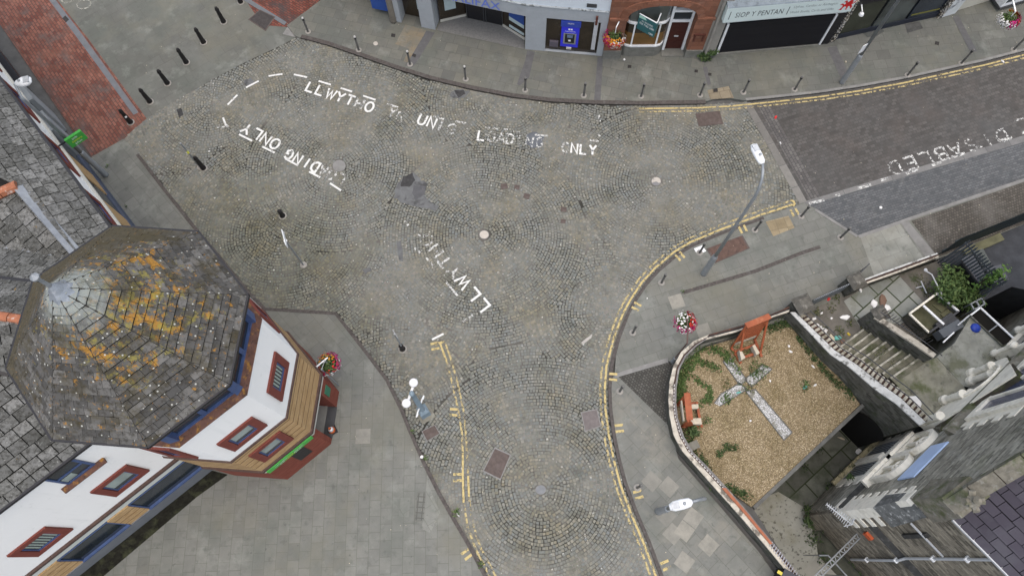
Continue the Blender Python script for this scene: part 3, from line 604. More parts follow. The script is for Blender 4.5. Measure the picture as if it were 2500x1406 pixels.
R1, R2 = onplane((45, 455), n2, P2), onplane((190, 622), n2, P2)
W2f = P2-E2*26; Rr = onplane((-40, 400), n2, P2); Rf = W2f+up2*((R1-P2).dot(up2))
F1_ = R1-up2*((R1-P2).dot(up2)); XX = onplane((-230, 330), n2, P2)
roof('wing_roof', [P2+E2*2.0, R2, R1, F1_], E2, .42, .33, 31)
roof('wing_roof', [F1_, R1, XX, W2f+up2*8, W2f], E2, .42, .33, 37)
# small roofs between the wings and the tower
def vroof(P, ud, w, h, seed):
    mb = MB(); [mb.add([p-Vector((0, 0, .12)) for p in (P[0], P[i], P[i+1])], [(0, 1, 2)]) for i in range(1, len(P)-1)]; o = mb.build('valley_roof', bpy.data.materials['roof_underlay'], B)
    for i in range(1, len(P)-1): tiles([P[0], P[i], P[i+1]], MSLATE, 'slates', o, ud, w, h, .03, .03, seed+i)
zr = S6b.z+1.0
RA, RB_ = G(70, 783, zr), G(-240, 739, zr); DA, DB = G(92, 690, zr-1.2), G(-240, 652, zr-1.2)
vroof([RA, RB_, S6c, S6b], RB_-RA, .42, .33, 32)
vroof([RA, RB_, DB, DA], RB_-RA, .42, .3, 33)
VA, VB = G(184, 636, R2.z-.25), G(-240, 570, R2.z-.25)
vroof([DA, VA, VB, DB], VB-VA, .42, .33, 34)
OB = G(-200, 560, R1.z); mb = MB()
vroof([R1, R2, VA, VB, OB], R1-R2, .50, .42, 35)
roof('valley_roof', [R1, OB, Rr+Vector((-.8, -.4, 0)), Rr], R1-OB, .45, .33, 36) if False else None
MTERR = plain('terracotta', (.30, .115, .06), .2, 4, .8, .3, [((.5, .45, .4), 5, .55, .65, .7), ((.12, .06, .04), 6, .6, .7, .6)])
def ridge(name, a, b, m, r=.13, seg=.45):
    mb = MB(); L = (b-a).length; n = max(1, int(L/seg)); t = (b-a)/n
    for i in range(n): mb.tube([a+t*(i+.02), a+t*(i+.98)], [r, r*.95], 8)
    return mb.build(name, m, B)
ridge('ridge_tiles', RA, RB_, MTERR, .15); ridge('ridge_tiles', R1+Vector((0, 0, .03)), OB+Vector((0, 0, .05)), MTERR, .18)
MLEAD2 = plain('lead_flashing', (.20, .22, .24), .2, 3, .6, .4, [((.32, .34, .34), 3, .5, .7, .6)])
mb = MB(); mb.beam(R1, R2, .34, .05, n2); mb.build('flashing', MLEAD2, B)
mb = MB(); mb.beam(VA, VB, .22, .05); mb.build('flashing', MLEAD2, B)
mb = MB(); mb.beam(DA+Vector((0, 0, .03)), DB+Vector((0, 0, .03)), .12, .08); mb.beam(S6b+Vector((0, 0, .03)), S6c+Vector((0, 0, .03)), .14, .07)
mb.beam(P6+E1*.6, S6a, .11, .12); mb.beam(P2+E2*1.6, W2f, .12, .13); mb.build('gutter', MBLACK, B)
# long wing: eaves windows, cornice, ground storey
u0, u1, z0, z1 = fit(FL, [(176, 1118), (234, 1130), (164, 1179), (101, 1170)])
for du in (0, 4.3, 8.6):
    mb = MB(); mb.fbox(FL, u0+du, u1+du, z0, 8.5, .001, .02); o = mb.build('window', MGLASS, B)
    mb = MB()
    for a, b, c_, d in ((u0, u1, z0, z0+.09), (u0, u0+.07, z0+.09, 8.5), (u1-.07, u1, z0+.09, 8.5), (u0+.07, u1-.07, z0+.62, z0+.68)): mb.fbox(FL, a+du, b+du, c_, d, .02, .05)
    mb.build('frame', MBLUE, o)
    mb = MB(); mb.fbox(FL, u0+du+.5, u0+du+.9, z0+.15, z0+.5, .02, .03); mb.build('pane', MGLASSB, o) if du == 0 else None
    mb = MB(); mb.hexa([FL.P(u0+du-.25, z0-.16, 0), FL.P(u1+du+.25, z0-.16, 0), FL.P(u1+du+.25, z0-.16, .16), FL.P(u0+du-.25, z0-.16, .16)], [FL.P(u0+du-.25, z0, 0), FL.P(u1+du+.25, z0, 0), FL.P(u1+du+.25, z0-.1, .16), FL.P(u0+du-.25, z0-.1, .16)]); mb.build('sill', MLSILL, o)
mb = MB(); mb.fbox(FL, 2.3, 22, 3.2, 3.36, -.1, .10); mb.build('cornice', MBROWN, B)
mb = MB(); mb.fbox(FL, 2.2, 22, 0, 3.2, -6, 0); lw = mb.build('ground_wall', plain('pale_band', (.55, .57, .52), .06, 1, .8, .25, [((.45, .50, .42), .8, .5, .7, .5)]), B)
mb = MB(); mb.fbox(FL, 2.2, 22, .02, .95, .001, .10); mb.build('plinth', MPLINTH, B)
q = [FL.at(*p) for p in ((435, 1140), (313, 1232), (261, 1272), (140, 1367))]
us = [2.55, q[1][0], q[2][0], q[3][0]]; zt = 2.62
per = us[2]-us[0] if us[2]-us[0] > 3 else 4.2
for i in range(5):
    a = us[0]+i*per if i > 1 else us[[0, 2][i]]; b = us[1]+i*per if i > 1 else us[[1, 3][i]]
    mb = MB(); mb.fbox(FL, a, b, 1.0, zt, .001, .015); o = mb.build('window', MGLASS, B)
    mb = MB(); mb.fbox(FL, a, b, .95, 1.05, .015, .11); mb.fbox(FL, a, b, zt-.05, zt, .015, .04); mb.fbox(FL, b-.06, b, 1.12, zt-.05, .015, .05); mb.fbox(FL, a, a+.05, 1.12, zt-.05, .015, .05); mb.build('frame', MBLUE, o)
    nx = (us[2] if i == 0 else us[0]+(i+1)*per)
    mb = MB(); mb.fbox(FL, b+.01, nx-.01, .95, zt, .001, .06); o = mb.build('brick_pier', YB, B)
    for z in (1.3, 1.72, 2.14): MB().fbox(FL, b+.01, nx-.01, z, z+.028, .06, .064).build('course_line', bpy.data.materials['dark_joint'], o)
mb = MB(); mb.fbox(FL, 2.2, 2.53, .95, zt, .001, .06); mb.build('brick_pier', YB, B)
# street wing: grazing facade
mb = MB(); mb.fbox(FW, 2.2, 26, 0, 3.2, -6, 0); mb.build('ground_wall', plain('grey_shopfront', (.16, .17, .18), .1, 2, .7), B)
mb = MB(); mb.fbox(FW, 2.2, 26, 3.2, 3.36, -.1, .10); mb.build('cornice', MCREAM, B)
for u in (4.8, 8.3, 11.6, 14.9, 18.2):
    surround_window(FW, u, u+1.8, 3.8, 6.1, B, MGLASS, bl=.35)
    if u not in (4.8, 11.6):
        mb = MB(); mb.fbox(FW, u+.1, u+2.2, 7.0, 8.4, .001, .02); o = mb.build('window', MGLASS, B)
        mb = MB()
        for a, b, c_, d in ((.1, 2.2, 7.0, 7.1), (.1, .2, 7.1, 8.4), (2.1, 2.2, 7.1, 8.4), (1.1, 1.2, 7.1, 8.4)): mb.fbox(FW, u+a, u+b, c_, d, .02, .06)
        mb.build('frame', MBLUE, o)
for u in (9.6, 12.5):
    mb = MB(); mb.fbox(FW, u, u+1.3, .9, 2.9, .001, .05); mb.build('brick_pier', YB, B)
    mb = MB(); mb.fbox(FW, u+1.35, u+2.8, .9, 2.8, .001, .02); mb.build('window', MGLASS, B)
mb = MB(); mb.fbox(FW, 2.2, 15.2, .02, .8, .001, .09); mb.build('plinth', plain('blue_plinth', (.07, .085, .12), .15, 2, .7), B)
mb = MB()
for u in (15.4, 17.4): mb.fbox(FW, u, u+1.2, .0, 2.6, .001, .22)
mb.build('pilaster', plain('grey_stone_pilaster', (.26, .28, .28), .12, 2, .8), B)
mb = MB(); mb.fbox(FW, 18.7, 23, 2.3, 2.6, .001, .3); mb.build('dark_opening_box', MBLACK, B)  # black box standing in for the shade of the open shopfront
mb = MB(); mb.fbox(FW, 16.65, 17.35, .1, 2.5, .001, .03); mb.fbox(FW, 18.7, 23, .1, 2.2, .001, .03); mb.build('shop_window', MGLASS, B)
mb = MB(); mb.tube([FW.P(11.2, 8.4, .05), FW.P(11.0, 7.6, .06), FW.P(7.2, 4.0, .06)], .05, 6); mb.build('downpipe', MBLACK, B)
# green sign boards with lettering
SGRN = flat('sign_green', (.06, .36, .06), .45); SWHT = flat('sign_white', (.8, .82, .8), .5); SYEL = flat('sign_yellow', (.75, .75, .08), .5)
q = [F3.at(*p) for p in ((759.6, 1062), (770, 1066), (657, 1159), (642.6, 1155.6))]
mb = MB(); mb.fbox(F3, .10, F3.L-.08, 2.66, 3.0, .001, .10); sg = mb.build('fascia_sign', SGRN, B)
X3 = -F3.u if (F3.u.cross(Vector((0, 0, 1)))).dot(F3.n) < 0 else F3.u
def sign_text(F, s, uc, z, h, w, mat, parent, d, name='lettering', slant=0.0, spacing=1.0):
    # centred on uc, read from outside
    X = F.u if F.u.cross(Vector((0, 0, 1))).dot(F.n) > 0 else -F.u
    O = F.P(uc, z, d)-X*w/2; mb = MB(); put_text(mb, s, O, X, (0, 0, 1), w, h, slant, spacing); return mb.build(name, mat, parent)
mid = F3.L/2
MB().fbox(F3, mid-.45, mid+.1, 1.0, 2.3, .001, .012).build('letter_window', MBLACK, gs)
sign_text(F3, 'canolfan', mid+.42, 2.83, .10, .52, SWHT, sg, .104); sign_text(F3, 'byd', mid+.02, 2.83, .10, .22, SYEL, sg, .104); sign_text(F3, 'gwaith', mid-.35, 2.83, .10, .42, SWHT, sg, .104)
sign_text(F3, 'job', mid+.40, 2.69, .10, .2, SWHT, sg, .104); sign_text(F3, 'centre', mid+.06, 2.69, .10, .42, SYEL, sg, .104); sign_text(F3, 'plus', mid-.30, 2.69, .10, .26, SWHT, sg, .104)
# green projecting sign on the street wing
ps = FW.at(185, 345); pg = Fac(FW.P(13.7, 0, .35), FW.P(13.7, 0, 1.35), 0)
MB().beam(FW.P(13.7, 3.5, 0), FW.P(13.7, 3.5, .4), .05, .05).build('sign_bracket', MBLACK, B)
mb = MB(); mb.fbox(pg, .0, .74, 3.05, 3.6, -.06, .06); o = mb.build('projecting_sign', SGRN, B)
for i, (s, m) in enumerate((('job', SWHT), ('centre', SYEL), ('plus', SWHT))): sign_text(pg, s, .36+(0, .03, .01)[i], 3.44-i*.155, .12, (.24, .46, .31)[i], m, o, .066)
# ================================================================ SHOPS ALONG THE TOP
MGRANITE = plain('pale_granite', (.36, .39, .41), .06, 3, .6, .35, [((.28, .30, .31), 40, .5, .62, .6), ((.25, .26, .26), 1.2, .55, .75, .35)], .1)
MWALLW = plain('white_wall', (.60, .66, .70), .05, 1, .8, .2, [((.40, .44, .46), 1.2, .55, .8, .4)])
MBRWN = plain('brown_glass', (.028, .02, .012), .4, 1.5, .12, .6); MBRN2 = plain('brown_panel', (.045, .03, .016), .3, 2, .5)
MPOST = flat('poster_blue', (.03, .08, .30), .5); MCYAN = flat('poster_pale', (.45, .55, .56), .5)
FA = FP((1063, 74), (1282, 121)); FB = FP((1282, 121), (1470, 138))
BK = thing('bank_building', 'pale granite bank with blue lettering and a bright blue cash machine', 'bank', G(1282, 121))
mb = MB(); mb.prism([(p.x, p.y) for p in (FA.P(-3.4, 0, -.9), FA.P(-.2, 0, -1.3), FA.P(0, 0, -1.6), FA.P(FA.L, 0, -1.9), FB.P(0, 0, -.3), FB.P(FB.L, 0, -.3), FB.P(FB.L, 0, -9), FA.P(-6, 0, -9))], 0, 3.0); mb.build('core', MBRN2, BK)
mb = MB(); mb.prism([(p.x, p.y) for p in (FA.P(-3.4, 0, -.06), FA.P(FA.L, 0, -.06), FB.P(FB.L+.3, 0, -.06), FB.P(FB.L+.3, 0, -9), FA.P(-6, 0, -9))], 3.2, 9); wl = mb.build('upper_wall', MWALLW, BK)
mb = MB(); mb.prism([(p.x, p.y) for p in (FA.P(-3.4, 0, 0), FA.P(FA.L, 0, 0), FB.P(FB.L+.3, 0, 0), FB.P(FB.L+.3, 0, -.7), FB.P(0, 0, -.7), FA.P(-3.4, 0, -.7))], 2.45, 3.15); fs = mb.build('fascia', MGRANITE, BK)
mb = MB(); mb.prism([(p.x, p.y) for p in (FA.P(-3.4, 0, .03), FA.P(FA.L, 0, .03), FB.P(FB.L+.32, 0, .03), FB.P(FB.L+.3, 0, -.5), FB.P(0, 0, -.5), FA.P(-3.4, 0, -.5))], 3.15, 3.2); mb.build('coping', plain('mossy_coping', (.34, .37, .38), .25, 2.5, .8, .2, [((.06, .065, .06), 5, .52, .6, .8)]), fs)
MHAL = flat('letter_blue', (.13, .19, .58), .5)
X = FA.u
q0 = FA.at(1222, 22); mb = MB(); put_text(mb, 'HALIFAX', FA.P(q0[0]-2.65, 2.52, .035), X, (0, 0, 1), 2.65, .50); mb.build('lettering', MHAL, fs)
for F, a, b in ((FA, -.72, 0), (FA, -2.35, -1.75), (FB, 0, FB.at(1330, 127)[0]), (FB, FB.at(1455, 137)[0], FB.L)):
    mb = MB(); mb.fbox(F, a, b, 0, 2.45, -.75 if F is FA else -.3, -.004); mb.build('pillar', MGRANITE, BK)
mb = MB(); q = FB.at(1445, 14, -.06); mb.fbox(FB, q[0]-.22, q[0]+.22, q[1]-.1, q[1]+.1, -.06, -.02); mb.build('vent', MDGREY, wl)
# recessed entrance: doors, side screens
D0, D1 = FA.at(1145, 46, -1.5), FA.at(1226, 62, -1.5)
FD = Fac(G(1140, 44, .1), G(1228, 63, .1)); FS1 = Fac(G(1075, 53, .1), G(1126, 41, .1)); FS2 = Fac(G(1228, 63, .1), G(1282, 97, .1))
mb = MB(); mb.fbox(FD, .0, FD.L, .1, 2.45, -.1, 0); dr = mb.build('door', flat('black_glass_door', (.012, .012, .014), .1, .6), BK)
mb = MB()
for f in (.0, .47, .53, .98): mb.fbox(FD, FD.L*f, FD.L*f+.04, .1, 2.4, .0, .04)
mb.build('frame', MDGREY, dr)
for f in (.12, .34, .62, .84):
    mb = MB(); mb.fbox(FD, FD.L*f, FD.L*f+.2, 2.0, 2.35, .0, .03); mb.build('hanging_notice', MCYAN, dr)
mb = MB(); mb.fbox(FS1, 0, FS1.L+.3, .1, 2.45, -.1, 0); o = mb.build('side_screen', MBRWN, BK)
mb = MB(); mb.fbox(FS1, .3, .85, .8, 1.7, 0, .03); mb.build('notice', MCYAN, o)
mb = MB(); mb.fbox(FS1, 0, FS1.L+.3, .1, .22, 0, .05); mb.build('sill', MCREAM, o)
mb = MB(); mb.fbox(FS2, 0, FS2.L, .1, 2.45, -.1, 0); o = mb.build('side_screen', MBRWN, BK)
mb = MB(); mb.fbox(FS2, FS2.L*.3, FS2.L*.95, 1.1, 2.3, 0, .03); p_ = mb.build('poster', MPOST, o)
mb = MB(); mb.fbox(FS2, FS2.L*.3, FS2.L*.95, .85, 1.1, 0, .03); mb.fbox(FS2, FS2.L*.3, FS2.L*.95, .35, .5, 0, .03); mb.build('window_stripe', MCYAN, o)
mb = MB(); mb.fbox(FS2, 0, FS2.L, .1, .22, 0, .05); mb.build('sill', MCREAM, o)
mb = MB(); mb.fbox(FA, -1.75, -.72, .1, 2.45, -.7, -.55); o = mb.build('side_screen', MBRWN, BK)
mb = MB(); mb.fbox(FA, -1.0, -.8, .7, 1.5, -.55, -.52); mb.build('notice', MCYAN, o)
mb = MB(); mb.fbox(FA, -3.3, -2.4, .4, 2.3, -.6, -.25); mb.build('poster', MPOST, BK)
# cash machine bay
ua, ub = FB.at(1330, 127)[0], FB.at(1455, 137)[0]
mb = MB(); mb.fbox(FB, ua, ub, .12, 2.45, -.3, -.14); bay = mb.build('cash_bay', MBRWN, BK)
mb = MB(); mb.fbox(FB, ua, ub, 0, .12, -.3, -.01); mb.build('sill', MGRANITE, bay)
um = FB.at(1391, 92, -.1)[0]; MATM = flat('cash_blue', (.035, .04, .62), .35)
mb = MB(); mb.fbox(FB, um-.42, um+.42, .55, 1.95, -.14, -.02); at = mb.build('cash_machine', MATM, BK)
mb = MB(); mb.fbox(FB, um-.46, um+.46, 2.0, 2.35, -.14, .02); hd = mb.build('header', flat('cash_header', (.03, .06, .33), .4), at)
mb = MB(); mb.fbox(FB, um-.30, um+.30, .78, 1.52, -.02, .0); mb.build('bezel', flat('bezel_grey', (.22, .23, .22), .5), at)
mb = MB(); mb.fbox(FB, um-.22, um+.22, .88, 1.48, .0, .012); sc = mb.build('screen_recess', MBLACK, at)
mb = MB(); mb.fbox(FB, um-.13, um+.14, 1.24, 1.45, .012, .02); mb.build('screen', flat('screen_blue', (.12, .17, .28), .2), at)
mb = MB(); mb.fbox(FB, um-.06, um+.06, 1.0, 1.1, .012, .02); mb.build('keypad', MWHITE, at)
mb = MB(); mb.fbox(FB, um-.12, um+.12, .42, .54, -.14, .03); mb.build('shelf', MCREAM, at)
sign_text(FB, 'Cash Machine', um, 1.62, .085, .5, SWHT, at, -.016); sign_text(FB, 'HALIFAX', um, 2.2, .09, .3, SWHT, hd, .024)
mb = MB(); p0 = FB.P(um-.06, 1.8, -.016); mb.fbox(FB, um-.1, um-.01, 1.75, 1.84, -.02, -.012); mb.fbox(FB, um+.01, um+.1, 1.75, 1.84, -.02, -.012); mb.build('emblem', SWHT, at)
mb = MB(); mb.fbox(FB, ua+.2, ua+.62, .45, .8, -.14, -.02); mb.build('bin_shelf', flat('mauve_grey', (.10, .09, .11), .5), bay)
mb = MB(); mb.fbox(FB, ub-.3, ub-.12, .6, 2.6, -.13, .06); pr_ = mb.build('door_frame', MSTEEL, bay)
mb = MB(); mb.fbox(FB, ub-.27, ub-.17, 2.4, 2.95, .06, .12); mb.build('hopper', flat('rust_brown', (.10, .035, .025), .7), bay)
# ---------------------------------------------------------------- red sandstone building
FR = FP((1471, 141), (1706, 139))
MSAND = bricks('red_sandstone', (.20, .085, .05), (.29, .13, .08), (.13, .065, .045), .62, .30, 0, .008, st=[((.12, .075, .06), 1.0, .5, .68, .7), ((.30, .17, .12), 3, .58, .7, .5)], bump=.25, var=.2)
MGSTONE = plain('weathered_grey_stone', (.17, .17, .15), .2, 3, .9, .2, [((.09, .10, .08), 1.5, .5, .7, .6)])
RBD = thing('red_stone_building', 'red sandstone shop with a wide arch over a white framed bay window', 'building', FR.A)
uo0, uo1 = .82, 3.95; zs, zc = 2.85, 3.72; N = 18
hw = (uo1-uo0)/2; um_ = (uo0+uo1)/2; arc = [(um_-hw*math.cos(math.pi*i/N), zs+(zc-zs)*math.sin(math.pi*i/N)**.8) for i in range(N+1)]
mb = MB()
for i in range(N):
    (a, za), (b, zb) = arc[i], arc[i+1]
    mb.hexa([FR.P(a, za, -.5), FR.P(b, zb, -.5), FR.P(b, zb, 0), FR.P(a, za, 0)], [FR.P(a, 5.2, -.5), FR.P(b, 5.2, -.5), FR.P(b, 5.2, 0), FR.P(a, 5.2, 0)])
mb.fbox(FR, 0, uo0, .62, 5.2, -.5, 0); mb.fbox(FR, uo1, 4.72, .62, 5.2, -.5, 0); wl = mb.build('wall', MSAND, RBD)
mb = MB(); mb.fbox(FR, 0, 4.72, 5.2, 9, -7, -.01); mb.build('upper_wall', MSAND, RBD)
for i in range(N):
    (a, za), (b, zb) = arc[i], arc[i+1]; o0 = Vector((um_, zs-.3)); k = lambda p, r: (p[0]+(p[0]-um_)*r/hw, p[1]+r*(.35+.65*math.sin(math.pi*min(1, max(0, (p[1]-zs)/(zc-zs)))/2)))
    a2, b2 = k((a, za), .32), k((b, zb), .32)
    mb = MB(); e = .012*(b-a); mb.hexa([FR.P(a+e, za, 0), FR.P(b-e, zb, 0), FR.P(b-e, zb, .07), FR.P(a+e, za, .07)], [FR.P(a2[0]+e, a2[1], 0), FR.P(b2[0]-e, b2[1], 0), FR.P(b2[0]-e, b2[1], .05), FR.P(a2[0]+e, a2[1], .05)]); mb.build('arch_stone', MSAND, RBD)
for a, b in ((0, uo0), (uo1, 4.72)):
    mb = MB(); mb.fbox(FR, a-.02, b+.03, 0, .62, -.5, .06); mb.build('pier_base', MGSTONE, RBD)
    mb = MB(); mb.fbox(FR, a+.02, b+.05, zs-.08, zs+.06, -.4, .09); mb.build('capital', MSAND, RBD)
mb = MB(); mb.fbox(FR, uo1+.12, 4.6, 1.7, 1.78, 0, .06); mb.fbox(FR, uo1+.14, uo1+.22, 1.3, 1.7, 0, .05); mb.fbox(FR, 4.5, 4.58, 1.3, 1.7, 0, .05); mb.build('bracket_shelf', flat('dark_red_stone', (.09, .03, .02), .8), RBD)
pl = [(.84, -.5), (.86, -.28), (1.0, -.14), (1.25, -.07), (2.42, -.07), (2.65, -.14), (2.8, -.3), (2.86, -.6)]
def bayring(z0, z1, off, m, name, parent):
    mb = MB(); mb.prism([(p.x, p.y) for p in [FR.P(u, 0, d+off) for u, d in pl]], z0, z1); return mb.build(name, m, parent)
bayring(0, .82, .02, MGSTONE, 'stall_riser', RBD); bayring(.82, .92, .05, MWHITE, 'sill', RBD)
bg = bayring(.92, 1.75, -.02, plain('ochre_window_board', (.15, .08, .022), .25, .8, .2, .5), 'bay_window', RBD)
bayring(1.75, 2.38, -.02, MBRWN, 'pane', bg); bayring(2.38, 2.48, .03, MWHITE, 'transom', bg); bayring(2.48, 3.6, -.06, glassmat('grey_glass', (.10, .11, .10), .15), 'pane', bg)
for u in (1.26, 2.42):
    mb = MB(); mb.fbox(FR, u-.035, u+.035, .92, 2.38, -.1, -.055); mb.build('mullion', MWHITE, bg)
mb = MB(); mb.fbox(FR, 2.86, 3.95, .02, .14, -.6, -.02); mb.build('step', MGSTONE, RBD)
mb = MB(); mb.fbox(FR, 2.88, 3.0, .14, 3.5, -.55, -.38); mb.fbox(FR, 3.82, 3.93, .14, 2.9, -.55, -.38); mb.fbox(FR, 3.0, 3.82, 2.12, 2.24, -.55, -.38); mb.fbox(FR, 3.0, 3.82, 2.78, 2.9, -.55, -.38); fr = mb.build('door_frame', MWHITE, RBD)
mb = MB(); mb.fbox(FR, 3.0, 3.82, .14, 2.12, -.55, -.46); dr = mb.build('door', plain('brown_door', (.055, .016, .012), .15, 4, .5), RBD)
mb = MB(); [mb.fbox(FR, 3.08+j*.36, 3.36+j*.36, .3+i*.6, .72+i*.6, -.46, -.445) for i in range(3) for j in range(2)]; mb.build('door_panels', bpy.data.materials['brown_door'], dr)
mb = MB(); mb.fbox(FR, 3.3, 3.5, 1.05, 1.12, -.445, -.42); mb.build('letter_slot', MSTEEL, dr)
mb = MB(); mb.fbox(FR, 3.0, 3.82, 2.24, 2.78, -.55, -.45); mb.build('fanlight', MGLASS, RBD)
mb = MB(); mb.fbox(FR, .2, 4.7, 0, 5.2, -7, -.6); mb.build('core', MBRN2, RBD)
mb = MB(); mb.tube([FR.P(4.9, 0.1, .05), FR.P(4.9, 7, .05)], .07, 8); mb.fbox(FR, 4.73, 5.35, 0, 7.0, -.6, -.02); mb.build('party_wall', plain('grey_render', (.26, .25, .22), .12, 2, .85), RBD)
# letting board, a V of two panels
LB = thing('letting_board', 'green V shaped letting board with white lettering fixed above the bay window', 'sign', FR.P(1.9, 2.0, .1))
MLB = flat('board_green', (.03, .115, .12), .45)
ap = FR.at(1604, 58, .55); ap2 = FR.at(1597, 92, .55); wl_ = FR.at(1565, 24, 0.0); wr_ = FR.at(1624, 16, 0.0)
zt, zb = ap[1], ap2[1]
pa = FR.P(ap[0], 0, .55); pL = FR.P(wl_[0]-.02, 0, .02); pR = FR.P(wr_[0]-.1, 0, .02)
for nm, p0, p1 in (('board', pL, pa), ('board', pa, pR)):
    F = Fac(p0, p1, 0); mb = MB(); mb.fbox(F, 0, F.L, zb, zt, -.015, .015); o = mb.build(nm, MLB, LB)
    mb = MB(); mb.fbox(F, 0, F.L, zt, zt+.03, -.02, .02); mb.build('edge_strip', MWHITE, o)
    if p1 is pa:
        for s, z, h, w in (('ALL ENQUIRIES', .62, .10, .62), ('020 7182 2000', .42, .13, .80), ('CBRE', .08, .11, .24)):
            sign_text(F, s, F.L*.52 if s != 'CBRE' else F.L*.82, zb+(zt-zb)*z, h, w*F.L/.95, SWHT, o, .018)
        mb = MB(); mb.add([F.P(.02, zt-.02, .018), F.P(.02, zt-.2, .018), F.P(F.L*.45, zt-.16, .018), F.P(F.L*.36, zt-.02, .018)], [(0, 1, 2, 3)]); mb.build('pale_flash', flat('board_mint', (.35, .6, .5), .5), o)
mb = MB(); mb.tube([FR.P(1.9, zb-.05, 0), FR.P(1.9, zb-.05, .5)], .02, 6); mb.build('bracket', MDGREY, LB)
# ---------------------------------------------------------------- book shop
FK = FP((1745, 133), (2003, 110)); K0 = thing('book_shop', 'shop with a closed black roller shutter under a white sign board bearing a red dragon', 'shop', FK.A)
L = FK.L; MSH = bricks('black_shutter', (.010, .010, .014), (.014, .014, .018), (.005, .005, .006), 8, .085, 0, .01, bump=.5, var=.1, rough=.5)
mb = MB(); mb.fbox(FK, -.35, L+.6, 0, 3.3, -7, -.15); mb.build('core', MBLACK, K0)
mb = MB(); mb.fbox(FK, .16, L-.1, .14, 2.2, -.15, -.04); mb.build('shutter', MSH, K0)
mb = MB(); mb.fbox(FK, .1, L, .0, .14, -.15, .05); mb.build('sill', MGSTONE, K0)
for a, b, m in ((.04, .15, MWHITE), (L-.1, L-.02, MWHITE), (-.42, .03, MBLACK), (-.5, -.43, MSTEEL), (L+.0, L+.38, MBLACK)):
    mb = MB(); mb.fbox(FK, a, b, 0, 2.25, -.15, .02 if m is not MBLACK else -.02); mb.build('pilaster', m, K0)
dd = .38; A = FK.at(1763, 58, dd); Bq = FK.at(2077, 27, dd); C_ = FK.at(1779, 22, dd)
ul, ur = A[0], Bq[0]; zl, zh = (A[1]+Bq[1])/2, C_[1]
mb = MB(); mb.fbox(FK, ul, ur, zl, zh, -.1, dd); fs = mb.build('sign_board', plain('pale_board', (.58, .68, .66), .03, 2, .5), K0)
mb = MB(); mb.fbox(FK, ul+.12, ur-.1, zl-.14, zl, -.1, dd-.08); mb.fbox(FK, ul+.16, ur-.12, zl-.3, zl-.14, -.1, dd-.2); mb.build('moulding', plain('worn_white_paint', (.62, .68, .66), .08, 3, .6, .3, [((.25, .27, .25), 4, .55, .68, .5)]), K0)
mb = MB(); mb.hexa([FK.P(ul, zh, -.6), FK.P(ur, zh, -.6), FK.P(ur, zh, dd), FK.P(ul, zh, dd)], [FK.P(ul, zh+.35, -.6), FK.P(ur, zh+.35, -.6), FK.P(ur, zh+.03, dd-.02), FK.P(ul, zh+.03, dd-.02)]); mb.build('lead_roof', plain('lead_roof', (.20, .24, .27), .2, 2, .7, .3, [((.07, .085, .10), 1.6, .5, .65, .8), ((.4, .42, .42), 4, .6, .7, .5)]), K0)
mb = MB(); mb.fbox(FK, -.5, L+.6, 3.3, 9, -7, -.6); mb.build('upper_wall', MGSTONE, K0)
MINK = flat('dark_ink', (.05, .055, .06), .6); MINK2 = flat('grey_ink', (.22, .27, .27), .6); h = zh-zl
sign_text(FK, 'SIOP Y PENTAN', ul+(ur-ul)*.265, zl+h*.30, h*.36, (ur-ul)*.37, MINK, fs, dd+.004, spacing=1.1)
for u in (.035, .485):
    mb = MB(); mb.fbox(FK, ul+(ur-ul)*u, ul+(ur-ul)*u+.03, zl+h*.2, zl+h*.75, dd, dd+.006); mb.build('divider', MINK, fs)
sign_text(FK, 'Llyfrau, Cardiau ac Anrhegion', ul+(ur-ul)*.69, zl+h*.62, h*.17, (ur-ul)*.34, MINK2, fs, dd+.004)
sign_text(FK, 'Welsh Books, Cards and Gifts', ul+(ur-ul)*.68, zl+h*.24, h*.17, (ur-ul)*.34, MINK2, fs, dd+.004)
DRG = [(.0, .12), (.10, .10), (.16, .20), (.22, .34), (.18, .48), (.10, .55), (.06, .50), (.0, .56), (.05, .64), (.12, .66), (.20, .62), (.27, .52), (.34, .58), (.30, .72), (.22, .78), (.16, .74), (.20, .86), (.30, .92), (.38, .84), (.40, .70), (.48, .78), (.55, .92), (.72, 1.0), (.66, .88), (.80, .92), (.72, .80), (.84, .80), (.74, .70), (.80, .64), (.88, .70), (.92, .82), (1.0, .86), (.96, .74), (.93, .62), (.84, .56), (.76, .52), (.82, .40), (.90, .30), (.86, .18), (.94, .14), (.82, .10), (.80, .20), (.74, .30), (.68, .36), (.60, .34), (.62, .22), (.58, .10), (.66, .06), (.52, .04), (.50, .16), (.52, .26), (.44, .34), (.36, .36), (.30, .26), (.26, .14), (.30, .06), (.16, .04)]
uD, wD = ul+(ur-ul)*.885, .72; mb = MB(); mb.poly([FK.P(uD+wD*(x-.0)*.95, zl+h*.14+h*.78*y, dd+.006) for x, y in DRG]); mb.build('dragon_emblem', flat('dragon_red', (.50, .02, .02), .5), fs)
